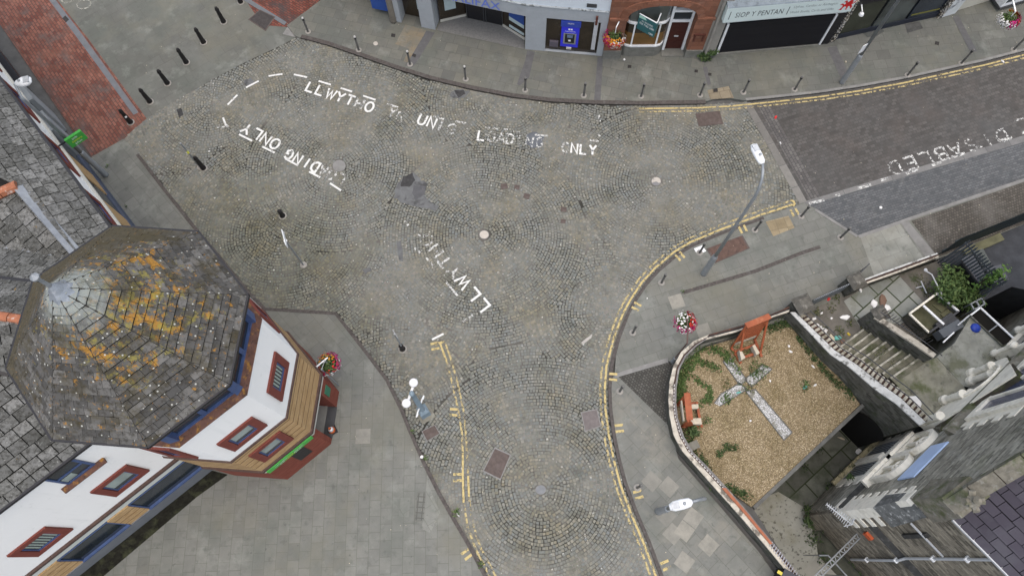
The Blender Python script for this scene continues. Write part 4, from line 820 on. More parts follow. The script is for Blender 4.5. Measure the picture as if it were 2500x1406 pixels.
# ---------------------------------------------------------------- dark shop front with scrolled pilasters, then the cream wall
FC = FP((2030, 99), (2285, 42)); K1 = thing('salon_shop', 'black shopfront with dark display windows and scroll patterned pilasters', 'shop', FC.A); L = FC.L
mb = MB(); mb.fbox(FC, -.2, L+.1, 0, 6.5, -7, -.1); mb.build('core', MBLACK, K1)
MSCR = NT('scroll_pattern'); vo = MSCR.n('TexVoronoi', {'feature': 'DISTANCE_TO_EDGE'}, Scale=7); MSCR.l(MSCR.obj(), vo.inputs['Vector'])
MSCR = MSCR.fin(MSCR.mix(MSCR.ramp(vo.outputs[0], [(.08, 0.0), (.2, 1.0)]), (.015, .015, .015), MSCR.ramp(MSCR.noise(4), [(.35, (.42, .36, .26)), (.6, (.5, .5, .47))])), .7)
for a in (-.12, L+.02):
    mb = MB(); mb.fbox(FC, a, a+.22, 0.1, 2.9, -.1, .12); mb.build('pilaster', MSCR, K1)
mb = MB(); mb.fbox(FC, .12, L, 0, .42, -.1, .0); mb.build('stall_riser', flat('blue_black', (.02, .024, .035), .5), K1)
for i, (a, b) in enumerate(((.14, L*.33), (L*.36, L*.66), (L*.69, L-.02))):
    mb = MB(); mb.fbox(FC, a, b, .44 if i != 1 else .15, 2.5, -.1, -.03); o = mb.build('window', glassmat('window_green_reflection', (.03, .035, .022)) if i == 0 else (glassmat('window_grey', (.055, .065, .062)) if i == 1 else MGLASS), K1)  # first pane: reflected planting put into the glass colour as green
    if i == 2:
        mb = MB(); mb.fbox(FC, a+.1, b-.1, .62, .72, -.03, -.025); mb.build('stripe', flat('olive_stripe', (.16, .15, .03), .6), o)
mb = MB(); mb.fbox(FC, .1, L, 2.55, 3.2, -.1, .1); fs = mb.build('fascia', MBLACK, K1)
sign_text(FC, 'Hair', FC.at(2172, 2, .1)[0]-.1, 2.62, .16, .42, SWHT, fs, .104)
mb = MB(); mb.tube([FC.P(.35, 2.6, .1), FC.P(.35, 2.45, .35)], .03, 6); mb.lathe(FC.P(.35, 2.25, .4), [(.02, .2), (.1, .12), (.12, .02), (.05, 0)][::-1], 10); mb.build('wall_lamp', MWHITE, K1)
G1 = sheet('doormat', [(2108, 82), (2156, 68), (2158, 78), (2140, 89), (2118, 92)], PZ+.012, flat('mat_grey', (.07, .075, .07), .9))
sheet('paving_patch', [(2209, 60), (2245, 53), (2254, 70), (2216, 81)], PZ+.012, plain('dark_cover_slab', (.07, .072, .068), .3, 5, .9))
FW2 = FP((2292, 40), (2500, -24)); K2 = thing('cream_building', 'cream rendered building with a white framed oriel window above the pavement', 'building', FW2.A)
mb = MB(); mb.fbox(FW2, 0, 9, 0, 7, -7, 0); mb.build('wall', plain('cream_render', (.48, .47, .40), .06, 1, .85, .2, [((.35, .35, .30), 1, .5, .75, .5)]), K2)
mb = MB(); mb.fbox(FW2, 0, .85, 0, 3, .001, .12); mb.build('pilaster', plain('worn_white', (.55, .58, .58), .1, 2, .8, .2, [((.03, .04, .06), .8, .5, .58, .8)]), K2)
ob = FW2.at(2442, 19, .7); mb = MB(); mb.fbox(FW2, ob[0], ob[0]+2.2, ob[1], ob[1]+1.6, .001, .7); o = mb.build('oriel_window', MWHITE, K2)
mb = MB(); [mb.fbox(FW2, ob[0]+.12+i*.7, ob[0]+.66+i*.7, ob[1]+.25, ob[1]+1.4, .7, .71) for i in range(3)]; mb.build('pane', MGLASS, o)
mb = MB(); mb.fbox(FW2, ob[0]-.04, ob[0]+2.25, ob[1]-.12, ob[1], .001, .76); mb.build('base', MDGREY, o)
# wall beyond the street on the far left of the shops
FX = FP((868, -12), (945, 18)); K3 = thing('corner_shop', 'grey shop with white window sill beside the granite bank', 'shop', FX.A)
mb = MB(); mb.fbox(FX, -6, 1.6, 0, 5.5, -6, 0); mb.build('wall', plain('grey_wall', (.2, .22, .21), .1, 2), K3); mb = MB(); mb.fbox(FX, -4, 1.5, .42, .5, .001, .08); mb.build('sill', MWHITE, K3)
mb = MB(); mb.fbox(FX, -4, 1.5, .5, 2.6, .001, .03); mb.build('window', MGLASS, K3)
# ================================================================ CHURCH, ITS STEPS AND THE GARDEN WALL
FZ = -3.2
CA = G(1972, 1250, FZ); CA.z = 0; CU = Vector((.782, .623, 0)); CV = Vector((.623, -.782, 0))
FCH = Fac(CA, CA+CU*14, FZ); FSD = Fac(CA, CA+CV*20, FZ)
MRUB = bricks('church_rubble', (.19, .182, .15), (.50, .48, .40), (.28, .27, .225), .36, .13, 0, .016, st=[((.08, .078, .065), .8, .52, .70, .7), ((.40, .40, .36), 1.6, .54, .70, .6), ((.16, .17, .11), .5, .55, .7, .5)], bump=.5, var=.4, wob=.25)
MRUB2 = bricks('church_rubble_side', (.15, .132, .10), (.42, .375, .285), (.21, .19, .15), .36, .12, 0, .014, st=[((.06, .055, .045), .7, .50, .68, .75), ((.36, .33, .26), 1.6, .56, .72, .6), ((.20, .08, .04), 1.1, .70, .74, .6)], bump=.5, var=.4, wob=.25)
MBATH = plain('bath_stone', (.74, .71, .61), .12, 3, .85, .2, [((.34, .32, .24), 2, .55, .7, .6)])
MMOSS = plain('mossy_coping_stone', (.16, .15, .12), .35, 4, .9, .2, [((.26, .26, .23), 5, .55, .66, .7), ((.06, .075, .025), 2, .5, .62, .7)], .3)
MFLAG = plain('flagstone_passage', (.075, .08, .068), .25, 2, .9, .2, [((.04, .05, .025), 1.2, .5, .65, .7)])
MPATH = plain('speckled_path', (.27, .275, .24), .12, 1.5, .9, .2, [((.06, .06, .05), 7, .56, .62, .8), ((.13, .12, .06), .8, .5, .7, .6)])
CH = thing('stone_church', 'grey rubble stone church with cream window surrounds, gabled porch and dark purple slate roof', 'church', CA)
# walls
mb = MB(); AX = 7.0; zE = 8.3; zP = zE+AX*1.08
pts = [(0, .5), (14, .5), (14, zE), (AX, zP), (0, zE)]
mb.add([FCH.P(u, z, 0) for u, z in pts]+[FCH.P(u, z, -.35) for u, z in pts], [(0, 1, 2, 3, 4), (9, 8, 7, 6, 5)]+[(i, 5+i, 5+(i+1) % 5, (i+1) % 5) for i in range(5)])
mb.build('front_wall', MRUB, CH)
mb = MB(); mb.fbox(FCH, -.12, 14, FZ-.05, .4, -.6, .12); mb.build('front_base', MRUB, CH)
mb = MB(); mb.hexa([FCH.P(-.12, .4, -.5), FCH.P(14, .4, -.5), FCH.P(14, .4, .15), FCH.P(-.12, .4, .15)], [FCH.P(-.12, .62, -.5), FCH.P(14, .62, -.5), FCH.P(14, .62, .01), FCH.P(-.12, .62, .01)]); mb.build('offset_ledge', plain('dark_weathering', (.05, .05, .047), .3, 4, .9, .2, [((.14, .14, .13), 6, .58, .68, .6)]), CH)
mb = MB(); mb.fbox(FSD, .6, 26, 1.6, 7.1, -14.0, 0); mb.build('side_wall', MRUB2, CH)
mb = MB(); mb.fbox(FSD, .6, 26, FZ-.05, 1.4, -8, .12); mb.build('side_base', MRUB2, CH)
mb = MB(); mb.hexa([FSD.P(.6, 1.4, -.5), FSD.P(26, 1.4, -.5), FSD.P(26, 1.4, .15), FSD.P(.6, 1.4, .15)], [FSD.P(.6, 1.68, -.5), FSD.P(26, 1.68, -.5), FSD.P(26, 1.68, .01), FSD.P(.6, 1.68, .01)]); mb.build('offset_ledge', bpy.data.materials['dark_weathering'], CH)
# roof
up = CU*math.cos(math.radians(44))+Vector((0, 0, math.sin(math.radians(44)))); e0 = FSD.P(.55, 7.22, .2)
MPUR = NT('purple_slates'); rn = MPUR.n('Attribute', {'attribute_name': 'rnd'}).outputs[2]
c = MPUR.ramp(rn, [(0, (.032, .027, .038)), (.5, (.04, .034, .047)), (1, (.05, .044, .058))])
c = MPUR.mix(MPUR.ramp(MPUR.noise(.9, 5, .7), [(.45, 0.0), (.7, .8)]), c, (.065, .065, .075)); MPUR = MPUR.fin(c, .55, .35, MPUR.noise(40, 3), .3, .01)
rp = [e0, e0+up*10, e0+up*10+CV*26, e0+CV*26]
mb = MB(); mb.add([p-Vector((0, 0, .1)) for p in rp], [(0, 1, 2, 3)]); rf = mb.build('roof', MBLACK, CH)
tiles([e0, e0+up*10, e0+up*10+CV*7, e0+CV*7], MPUR, 'slates', rf, CV, .5, .30, .02, .02, 77)
mb = MB(); mb.beam(e0+CV*.2-Vector((0, 0, .02)), e0+CV*26-Vector((0, 0, .02)), .11, .09); mb.build('gutter', MSTEEL, CH)
# gable coping with a kneeler and finial
mb = MB(); a = FCH.P(-.35, zE-.35, .0); b = FCH.P(AX, zP+.05, 0); s = b-a; n_ = 13
for i in range(n_): mb.beam(a+s*((i+.02)/n_)-FCH.n*.2, a+s*((i+.98)/n_)-FCH.n*.2, .46, .26, (-CU+Vector((0, 0, 1))))
mb.build('coping', MMOSS, CH)
mb = MB(); mb.hexa([FCH.P(-.5, zE-1.6, -.6), FCH.P(.45, zE-1.6, -.6), FCH.P(.45, zE-1.6, .25), FCH.P(-.5, zE-1.6, .25)], [FCH.P(-.4, zE-.2, -.6), FCH.P(.5, zE+.2, -.6), FCH.P(.5, zE+.2, .12), FCH.P(-.4, zE-.2, .12)]); mb.build('kneeler', MMOSS, CH)
fo = FCH.P(-.25, zE+.35, -.2); mb = MB(); mb.lathe(fo, [(.10, 0), (.14, .1), (.07, .2), (.16, .32), (.20, .42), (.10, .52), (.13, .60), (.05, .72)], 8)
for k in range(4):
    a = k*math.pi/2; mb.tube([fo+Vector((0, 0, .36)), fo+Vector((.28*math.cos(a), .28*math.sin(a), .44))], [.08, .10], 6)
mb.build('finial', MMOSS, CH)
# corner quoins, buttress on the side with a weathered top
r = random.Random(3)
for z in np.arange(-.2, 7.4, .32):
    if z > 5.4: continue
    mb = MB(); l = .62 if int(z/.32+20) % 2 else .38
    d0 = .12 if z < .4 else .0
    mb.fbox(FCH, -.14, l, z, z+.30, -.2, d0+.03); mb.build('quoin', MBATH, CH) if z > .0 else None
mb = MB(); mb.fbox(FSD, -.02, .72, FZ, 3.6, -.2, .30); mb.build('buttress', MRUB2, CH)
for i, z in enumerate(np.arange(.5, 3.5, .34)):
    mb = MB(); mb.fbox(FSD, -.05, .72 if i % 2 else .34, z, z+.33, .1, .325); mb.build('quoin', MBATH, CH)
mb = MB(); mb.hexa([FSD.P(-.06, 3.6, -.3), FSD.P(.78, 3.6, -.3), FSD.P(.78, 3.6, .36), FSD.P(-.06, 3.6, .36)], [FSD.P(-.02, 5.5, -.3), FSD.P(.74, 5.5, -.3), FSD.P(.74, 5.5, .02), FSD.P(-.02, 5.5, .02)]); mb.build('buttress_top', plain('lichen_stone', (.13, .135, .13), .25, 4, .9, .2, [((.45, .46, .44), 6, .56, .66, .8), ((.05, .05, .045), 3, .52, .66, .7)]), CH)
# windows
def arch_outline(u0, u1, z0, z1, n=8):
    r_ = (u1-u0)/2; zs_ = z1-r_; return [(u0, z0), (u1, z0)]+[((u0+u1)/2+r_*math.cos(math.pi*i/n), zs_+r_*math.sin(math.pi*i/n)) for i in range(n+1)]
def fpoly(F, pl, d0, d1, name, mat, parent):
    n = len(pl); mb = MB(); mb.add([F.P(u, z, d0) for u, z in pl]+[F.P(u, z, d1) for u, z in pl], [tuple(range(n-1, -1, -1)), tuple(range(n, 2*n))]+[(i, (i+1) % n, n+(i+1) % n, n+i) for i in range(n)]); return mb.build(name, mat, parent)
def ring(F, out, inn_, d0, d1, name, mat, parent):
    n = len(out); mb = MB(); A_ = [F.P(u, z, d1) for u, z in out]; B_ = [F.P(u, z, d1) for u, z in inn_]; C2 = [F.P(u, z, d0) for u, z in out]; D2 = [F.P(u, z, d0) for u, z in inn_]
    fs_ = []
    for i in range(n):
        j = (i+1) % n; fs_ += [(i, j, n+j, n+i), (2*n+i, i, j, 2*n+j)[::-1], (n+i, n+j, 3*n+j, 3*n+i)]
    mb.add(A_+B_+C2+D2, fs_); return mb.build(name, mat, parent)
w = fpoly(FCH, [(1.6, -2.5), (4.25, -2.5), (4.25, -.1), (1.6, -.1)], .121, .15, 'window', MBATH, CH)
for i, z in enumerate(np.arange(-2.5, -.3, .40)):
    for s_ in (0, 1):
        mb = MB(); a = 1.6 if s_ == 0 else 4.25; l = .30 if i % 2 else .12; mb.fbox(FCH, a-(l if s_ == 0 else 0), a+(0 if s_ == 0 else l), z, z+.38, .121, .145); mb.build('quoin', MBATH, w)
for a, b in ((1.85, 2.72), (3.12, 4.0)):
    pn = fpoly(FCH, [(a, -2.3), (b, -2.3), (b, -.3), (a, -.3)], .150, .156, 'pane', MGLASS, w)
    for k in range(6): MB().fbox(FCH, a+.02+(b-a)*k/6, a+.05+(b-a)*k/6, -2.25, -.35, .157, .18).build('bar', MGALV, pn)
MB().fbox(FCH, 2.75, 3.09, -2.4, -.2, .15, .26).build('mullion', MBATH, w)
mb = MB(); mb.fbox(FCH, 1.5, 4.35, -2.68, -2.5, .12, .34); mb.build('sill', plain('ivy_sill', (.30, .27, .17), .35, 5, .9, .2, [((.03, .04, .015), 3, .5, .6, .85)]), w)
for a, b in ((1.28, 2.62), (2.64, 3.98)):
    o_ = arch_outline(a, b, 1.05, 2.9, 10); i_ = arch_outline(a+.16, b-.16, 1.25, 2.72, 10)
    w = ring(FCH, o_, i_, .0, .22, 'arched_window', MBATH, CH); fpoly(FCH, i_, .0, .10, 'pane', plain('boarded_stone', (.42, .38, .27), .3, 5, .9, .2, [((.62, .61, .54), 2.5, .50, .60, .8), ((.16, .13, .06), 3.5, .56, .66, .7)]), w)
    m = (a+b)/2; MB().fbox(FCH, m-.06, m+.06, 1.25, 2.3, .10, .19).build('tracery', MBATH, w)
    mb = MB(); mb.tube([FCH.P(m+.24*math.cos(t), 2.36+.24*math.sin(t), .15) for t in np.linspace(0, 2*math.pi, 13)], .05, 5); mb.build('tracery', MBATH, w)
    mb = MB(); mb.fbox(FCH, a-.2, b+.02, .88, 1.05, .0, .34); mb.build('sill', MBATH, w)
# porch with a gabled front, columns and arch
pu0, pu1, pd, lz = 4.25, 7.95, .28, 1.3
FPO = Fac(FCH.P(pu0, 0, pd), FCH.P(pu1, 0, pd), lz); Lp = pu1-pu0; au = Lp*.62; ar = .72; zsh = 2.65; n = 12; ag = Lp*.48; zte = 2.85; ztop = 5.3
top = lambda u: zte+(ztop-zte)*(u/ag if u < ag else (Lp-u)/(Lp-ag))
mb = MB()
def pol(pts_): mb.add([FPO.P(u, z, 0) for u, z in pts_]+[FPO.P(u, z, -.2) for u, z in pts_], [tuple(range(len(pts_))), tuple(range(2*len(pts_)-1, len(pts_)-1, -1))]+[(i, len(pts_)+i, len(pts_)+(i+1) % len(pts_), (i+1) % len(pts_)) for i in range(len(pts_))])
pol([(0, lz), (au-ar, lz), (au-ar, zsh), (0, zsh)]); pol([(au+ar, lz), (Lp, lz), (Lp, zsh), (au+ar, zsh)])
arc_ = [(au+ar*math.cos(math.pi*i/n), zsh+ar*1.05*math.sin(math.pi*i/n)) for i in range(n+1)]
pol([(0, zsh), (au-ar, zsh), (au-ar, top(au-ar)), (0, top(0))]); pol([(au+ar, zsh), (Lp, zsh), (Lp, top(Lp)), (au+ar, top(au+ar))])
for i in range(n): pol([arc_[i+1], arc_[i], (arc_[i][0], top(arc_[i][0])), (arc_[i+1][0], top(arc_[i+1][0]))])
PO = mb.build('porch', MBATH, CH)
mb = MB(); mb.fbox(FPO, au-ar-.05, au+ar+.05, lz, 3.6, -.215, -.205); mb.build('doorway', plain('shaded_doorway', (.20, .19, .165), .2, 2, .85), PO)
for k, (u, d) in enumerate(((au-ar-.12, .10), (au-ar+.14, -.08), (au+ar-.14, -.08), (au+ar+.12, .10), (.16, .12))):
    mb = MB(); mb.lathe(FPO.P(u, lz, d), [(.20, 0), (.20, .22), (.15, .30), (.13, .36), (.13, 1.15), (.15, 1.2), (.17, 1.3), (.17, 1.38)], 12); mb.build('column', MBATH, PO)
for f in (-.14, .06):
    mb = MB(); mb.tube([FPO.P(au+(ar-f)*math.cos(math.pi*i/16), zsh+(ar-f)*1.05*math.sin(math.pi*i/16), .03 if f < 0 else -.1) for i in range(17)], .06, 6); mb.build('arch_moulding', MBATH, PO)
for u_, z_ in ((-.25, zte-.3), (Lp+.2, zte-.3)):
    a = FPO.P(u_, z_, -.36); b = FPO.P(ag, ztop+.06, -.36); mb = MB(); mb.beam(a, b, .62, .16, (0, 0, 1)); mb.build('porch_coping', plain('dark_mossy_coping', (.06, .052, .04), .4, 4, .9, .2, [((.20, .20, .17), 4, .58, .68, .6), ((.07, .09, .025), 2, .5, .62, .7)], .3), PO)
    for t in (.25, .55, .8):
        p = a+(b-a)*t+Vector((0, 0, .09)); mb = MB(); mb.lathe(p, [(.07, 0), (.07, .05), (.04, .10)], 7); mb.build('crocket', MBATH, PO)
w = ring(FCH, arch_outline(8.6, 10.3, 1.35, 3.6), arch_outline(8.8, 10.1, 1.5, 3.4), 0, .25, 'arched_window', MBATH, CH); fpoly(FCH, arch_outline(8.8, 10.1, 1.5, 3.4), 0, .1, 'pane', MGLASS, w)
for u in (8.7, 10.2):
    mb = MB(); mb.lathe(FCH.P(u, 1.3, .32), [(.16, 0), (.16, .2), (.1, .3), (.1, 1.2), (.15, 1.4)], 10); mb.build('column', MBATH, w, True)
o_ = arch_outline(4.1, 8.0, 4.2, 9.0, 12); i_ = arch_outline(4.4, 7.7, 4.5, 8.7, 12)
w = ring(FCH, o_, i_, 0, .15, 'great_window', MBATH, CH); fpoly(FCH, i_, 0, .06, 'pane', flat('blue_glass', (.05, .06, .11), .2, .5), w)
for u in (5.2, 6.05, 6.9): MB().fbox(FCH, u-.07, u+.07, 4.5, 8.3, .06, .14).build('mullion', MBATH, w)
for i, z in enumerate(np.arange(4.1, 7.2, .4)):
    for a, sg in ((4.1, -1), (8.0, 1)):
        mb = MB(); l = .5 if i % 2 else .25; mb.fbox(FCH, min(a, a+sg*l), max(a, a+sg*l), z, z+.38, .001, .04); mb.build('quoin', MBATH, w)
MB().hexa([FCH.P(3.5, 3.7, 0), FCH.P(8.4, 3.7, 0), FCH.P(8.4, 3.7, .3), FCH.P(3.5, 3.7, .3)], [FCH.P(3.5, 4.1, 0), FCH.P(8.4, 4.1, 0), FCH.P(8.4, 3.85, .26), FCH.P(3.5, 3.85, .26)]).build('sill', MMOSS, w)
# fittings on the side wall
q = FSD.at(2090, 1360); mb = MB(); mb.tube([FSD.P(2.3, FZ+.6, .2), FSD.P(2.3, 1.4, .2), FSD.P(2.3, 1.8, .08), FSD.P(2.3, 7.15, .08)], .05, 8); mb.build('downpipe', MSTEEL, CH)
for z in (-1.2, 1.2, 3.6, 5.6):
    mb = MB(); mb.fbox(FSD, 2.22, 2.38, z, z+.09, .0 if z > 1.4 else .12, .16 if z > 1.4 else .27); mb.build('pipe_clip', MWHITE, CH)
mb = MB(); q = FSD.at(2122, 1305, .12); mb.fbox(FSD, q[0]-.16, q[0]+.16, q[1]-.12, q[1]+.14, .1, .24); mb.build('alarm_box', flat('alarm_orange', (.45, .09, .03), .5), CH)
q = FSD.at(2262, 1300); mb = MB(); mb.beam(FSD.P(q[0]-.5, q[1]-.1, .12), FSD.P(q[0]+.9, q[1]-.25, .06), .06, .05); mb.build('wall_bracket', MSTEEL, CH)
mb = MB(); q = FSD.at(2240, 1303); mb.fbox(FSD, q[0]-.06, q[0]+.10, q[1]-.9, q[1]+.7, .001, .10); mb.build('wall_recess', bpy.data.materials['dark_weathering'], CH)
# blue sign on the front
BS = MB(); BS.fbox(FCH, 1.15, 2.97, 3.28, 4.4, .02, .07); tag(BS.build('church_sign', plain('pale_blue_board', (.42, .55, .78), .12, 1.2, .5)), 'long pale blue board fixed high on the church front', 'sign')
# aerial and lattice beam
A_ = thing('wall_aerial', 'thin silver aerial on a bracket at the corner of the church', 'aerial', FSD.P(.35, 1.2, .3))
a = G(2018, 1230, 1.3); b = G(2080, 1280, 1.3)
mb = MB(); mb.tube([a, b], .02, 5); mb.build('boom', MSTEEL, A_); t = (b-a); pr_ = Vector((0, 0, 1)).cross(t).normalized()
for i in range(13): p = a+t*(i/13.0); MB().tube([p-pr_*(.07+.012*i), p+pr_*(.07+.012*i)], .012, 4).build('element', MSTEEL, A_)
MB().tube([G(2060, 1284, 1.25), b, G(2090, 1256, 1.5)], .02, 5).build('reflector', MSTEEL, A_)
MB().tube([b, FSD.P(.36, 1.2, .3)], .025, 5).build('bracket', MSTEEL, A_)
Lb = thing('lattice_beam', 'silver lattice beam sloping from the church wall down to the passage', 'lattice beam', G(1990, 1412, .2))
q = FSD.at(2096, 1307, .14); p0, p1 = G(1985, 1418, .3), FSD.P(q[0], q[1], .14); dr_ = (p1-p0).normalized(); sd = dr_.cross(Vector((0, 0, 1))).normalized()*.09
for k in (-1, 1): MB().beam(p0+sd*k, p1+sd*k, .04, .05).build('rail', MGALV, Lb)
for i in range(20): MB().beam(p0+(p1-p0)*((i+.3)/20)+sd*(1 if i % 2 else -1), p0+(p1-p0)*((i+1.1)/20)-sd*(1 if i % 2 else -1), .025, .02).build('lacing', MGALV, Lb)
hr = MB(); hr.tube([G(2000, 1355, -.6), G(2022, 1355, -.6), G(2070, 1408, -.6), G(2100, 1440, -.6)], .03, 6)
for p in ((2022, 1355), (2068, 1406)): a = G(*p, -.6); hr.tube([a, Vector((a.x, a.y, FZ))], .025, 6)
tag(hr.build('handrail', MGALV), 'grey tubular handrail in the dark passage below the lattice beam', 'handrail')
# passage floor
def low(name, pts, z, mat): mb = MB(); w_ = GP(pts, z); a_ = sum(w_[i].x*w_[(i+1) % len(w_)].y-w_[(i+1) % len(w_)].x*w_[i].y for i in range(len(w_))); mb.poly(w_ if a_ > 0 else w_[::-1]); return struct(name, mb, mat)
mb = MB(); mb.poly([Vector((p.x, p.y, FZ-.35)) for p in (HW if sum(HW[i].x*HW[(i+1) % len(HW)].y-HW[(i+1) % len(HW)].x*HW[i].y for i in range(len(HW))) > 0 else HW[::-1])]); struct('area_floor', mb, plain('dark_area_floor', (.06, .064, .048), .4, 2))
low('passage', [(1800, 1240), (2120, 930), (2260, 960), (2230, 1060), (1990, 1260), (1960, 1236), (1850, 1340)], FZ, bricks('passage_slabs', (.12, .125, .105), (.16, .168, .14), (.03, .04, .018), 1.15, .95, wang((1900, 1240), (2060, 1090)), .03, 'obj', .5, [((.04, .05, .028), 1.0, .48, .66, .8)], .9, .3, .3))
low('passage', [(1800, 1240), (1900, 1200), (1960, 1236), (1990, 1309), (1998, 1357), (1961, 1392), (2010, 1440), (2050, 1520), (1900, 1520)], FZ+.01, MPATH)
low('passage', [(1961, 1392), (1998, 1357), (2060, 1420), (2020, 1470)], FZ+.02, plain('pale_path', (.25, .25, .22), .1, 2))
mb = MB(); hp = GP([HOLE[0], HOLE[1], HOLE[2]], .0)
for a, b in zip(hp, hp[1:]): mb.add([Vector((a.x, a.y, FZ-.4)), Vector((b.x, b.y, FZ-.4)), Vector((b.x, b.y, .05)), Vector((a.x, a.y, .05))], [(0, 1, 2, 3)])
struct('retaining_face', mb, MRUB2)
kerb('garden_edge', [(1836, 1236), (1975, 1105), (2102, 986)], .10, .14, plain('edge_stone', (.11, .11, .10), .25, 4, .9), -1, -.2)
# boundary wall round the garden
OUT = [(1927, 748), (1882, 767), (1814, 793.5), (1731, 816), (1693, 833), (1663, 859), (1644, 893), (1635, 931), (1632, 976), (1635, 1014), (1644, 1059), (1663, 1097), (1693, 1131), (1716, 1157), (1746, 1191), (1806, 1258), (1870, 1332), (1930, 1406), (2010, 1500)]
INN = [(1927, 761), (1878, 777), (1799, 810), (1723, 829), (1701, 844), (1674, 871), (1659, 901), (1652, 946), (1651, 984), (1655.5, 1021.5), (1671, 1067), (1693, 1104), (1727, 1138), (1750, 1163), (1776, 1191), (1827, 1250), (1888, 1325), (1949, 1400), (2030, 1495)]
CZ = .85; WALL = thing('garden_wall', 'low curved stone garden wall with cream coping and railing stubs round the gravel bed', 'wall', G(1640, 980))
def lerp(a, b, t): return [(p[0]+(q[0]-p[0])*t, p[1]+(q[1]-p[1])*t) for p, q in zip(a, b)]
def strip(A_, B_, za, z0, z1, name, mat, parent):
    P_, Q_ = GP(A_, za), GP(B_, za); mb = MB()
    for i in range(len(P_)-1): mb.prism([(v.x, v.y) for v in (P_[i], P_[i+1], Q_[i+1], Q_[i])], z0, z1)
    return mb.build(name, mat, parent)
MWST = bricks('dark_wall_stone', (.075, .075, .062), (.17, .168, .145), (.10, .098, .085), .38, .14, 0, .014, st=[((.03, .036, .02), .9, .50, .68, .8), ((.05, .065, .025), 2.2, .54, .68, .6), ((.22, .215, .19), 3, .60, .72, .5)], bump=.5, var=.4, wob=.25)
MCOP = plain('cream_coping', (.44, .41, .34), .2, 4, .85, .2, [((.09, .08, .065), 2.6, .50, .60, .85)], .25)
MRUST = plain('rusty_rail', (.055, .035, .028), .3, 6, .8, .3, [((.12, .05, .03), 4, .55, .65, .7)])
strip(lerp(OUT, INN, .06), lerp(OUT, INN, .94), CZ, FZ, CZ-.08, 'wall_body', MWST, WALL)
strip(OUT[3:], lerp(OUT, INN, .52)[3:], CZ, CZ-.08, CZ, 'coping', MCOP, WALL); strip(OUT[:4], lerp(OUT, INN, .34)[:4], CZ, CZ-.08, CZ+.02, 'coping', MRUST, WALL)
strip(lerp(OUT, INN, .36)[:4], lerp(OUT, INN, .62)[:4], CZ, CZ-.1, CZ-.03, 'rail_bed', MBLACK, WALL)
strip(lerp(OUT, INN, .64)[:4], INN[:4], CZ, CZ-.08, CZ, 'coping', MCOP, WALL)
strip(lerp(OUT, INN, .53)[3:], lerp(OUT, INN, .76)[3:], CZ, CZ-.1, CZ-.02, 'rail_bed', MRUST, WALL)
strip(lerp(OUT, INN, .77)[3:], INN[3:], CZ, CZ-.08, CZ, 'inner_coping', plain('grey_coping', (.16, .155, .15), .25, 4, .9, .2, [((.34, .32, .28), 3, .52, .64, .7)]), WALL)
mid_ = GP(lerp(OUT, INN, .66), CZ); L_ = [0]
for a, b in zip(mid_, mid_[1:]): L_.append(L_[-1]+(b-a).length)
def along(s):
    for i in range(len(L_)-1):
        if s <= L_[i+1]: return mid_[i]+(mid_[i+1]-mid_[i])*((s-L_[i])/(L_[i+1]-L_[i])), (mid_[i+1]-mid_[i]).normalized()
    return mid_[-1], (mid_[-1]-mid_[-2]).normalized()
sb = MB(); s = L_[7]
while s < L_[14]:
    p, t = along(s); sb.box((p.x, p.y, CZ+.0), (.09, .035, .06), math.atan2(t.y, t.x)); s += .14
tag(sb.build('railing_stubs', flat('rail_cream', (.45, .44, .41), .7), WALL), kind='stuff')
strip(lerp(OUT, INN, .52)[14:17], lerp(OUT, INN, .84)[14:17], CZ, CZ-.02, CZ+.06, 'orange_rail', plain('orange_rust', (.28, .10, .05), .2, 5, .7), WALL)
sb = MB(); s = L_[16]
while s < L_[-1]:
    p, t = along(s); sb.box((p.x, p.y, CZ+.02), (.03, .20, .05), math.atan2(t.y, t.x)+.3); s += .11
tag(sb.build('railing_stubs', flat('rail_grey', (.30, .30, .32), .7), WALL), kind='stuff')
# stair side wall with ladder-like railing, inner stair wall, gate pillars, street wall
SW = thing('stair_wall', 'tall stone wall with white worn coping and a ladder like railing beside the steps', 'wall', G(1935, 768))
swo = [(1930, 762), (2028, 865), (2079, 900), (2137, 950), (2188, 985), (2246, 1038)]; swi = [(1942, 762), (2038, 855), (2092, 890), (2152, 938), (2200, 972), (2260, 1030)]; swz = [1.0, 1.15, 1.45, 1.8, 2.1, 2.3]
def wallstrip(o_, i_, zz, h, name, mat, parent, zb=FZ):
    mb = MB(); A_ = [G(*p, z) for p, z in zip(o_, zz)]; B_ = [G(*p, z) for p, z in zip(i_, zz)]
    for k in range(len(A_)-1):
        bt = [A_[k], A_[k+1], B_[k+1], B_[k]]
        mb.hexa([Vector((v.x, v.y, (zb if h is None else v.z-h))) for v in bt][::-1], [v for v in bt][::-1])
    return mb.build(name, mat, parent)
def lower(o_, dz): return [z-dz for z in o_]
wallstrip(swo, swi, lower(swz, .07), None, 'wall_body', MWST, SW); wallstrip(swo, swi, swz, .07, 'coping', plain('white_worn_coping', (.45, .46, .44), .2, 5, .85, .2, [((.09, .09, .08), 3.5, .54, .62, .85)]), SW)
inn2 = [(p[0]+a, p[1]+b) for p, (a, b) in zip(swi, [(13, -6), (13, -9), (11, -12), (10, -14), (10, -12), (8, -8)])]; rz = [z-.35 for z in swz]
wallstrip(swi, inn2, lower(rz, .0), None, 'inner_ledge', MRUST, SW)
A_ = [G(*p, z+.02) for p, z in zip(swi, rz)]; B_ = [G(*p, z+.02) for p, z in zip(inn2, rz)]
sb = MB()
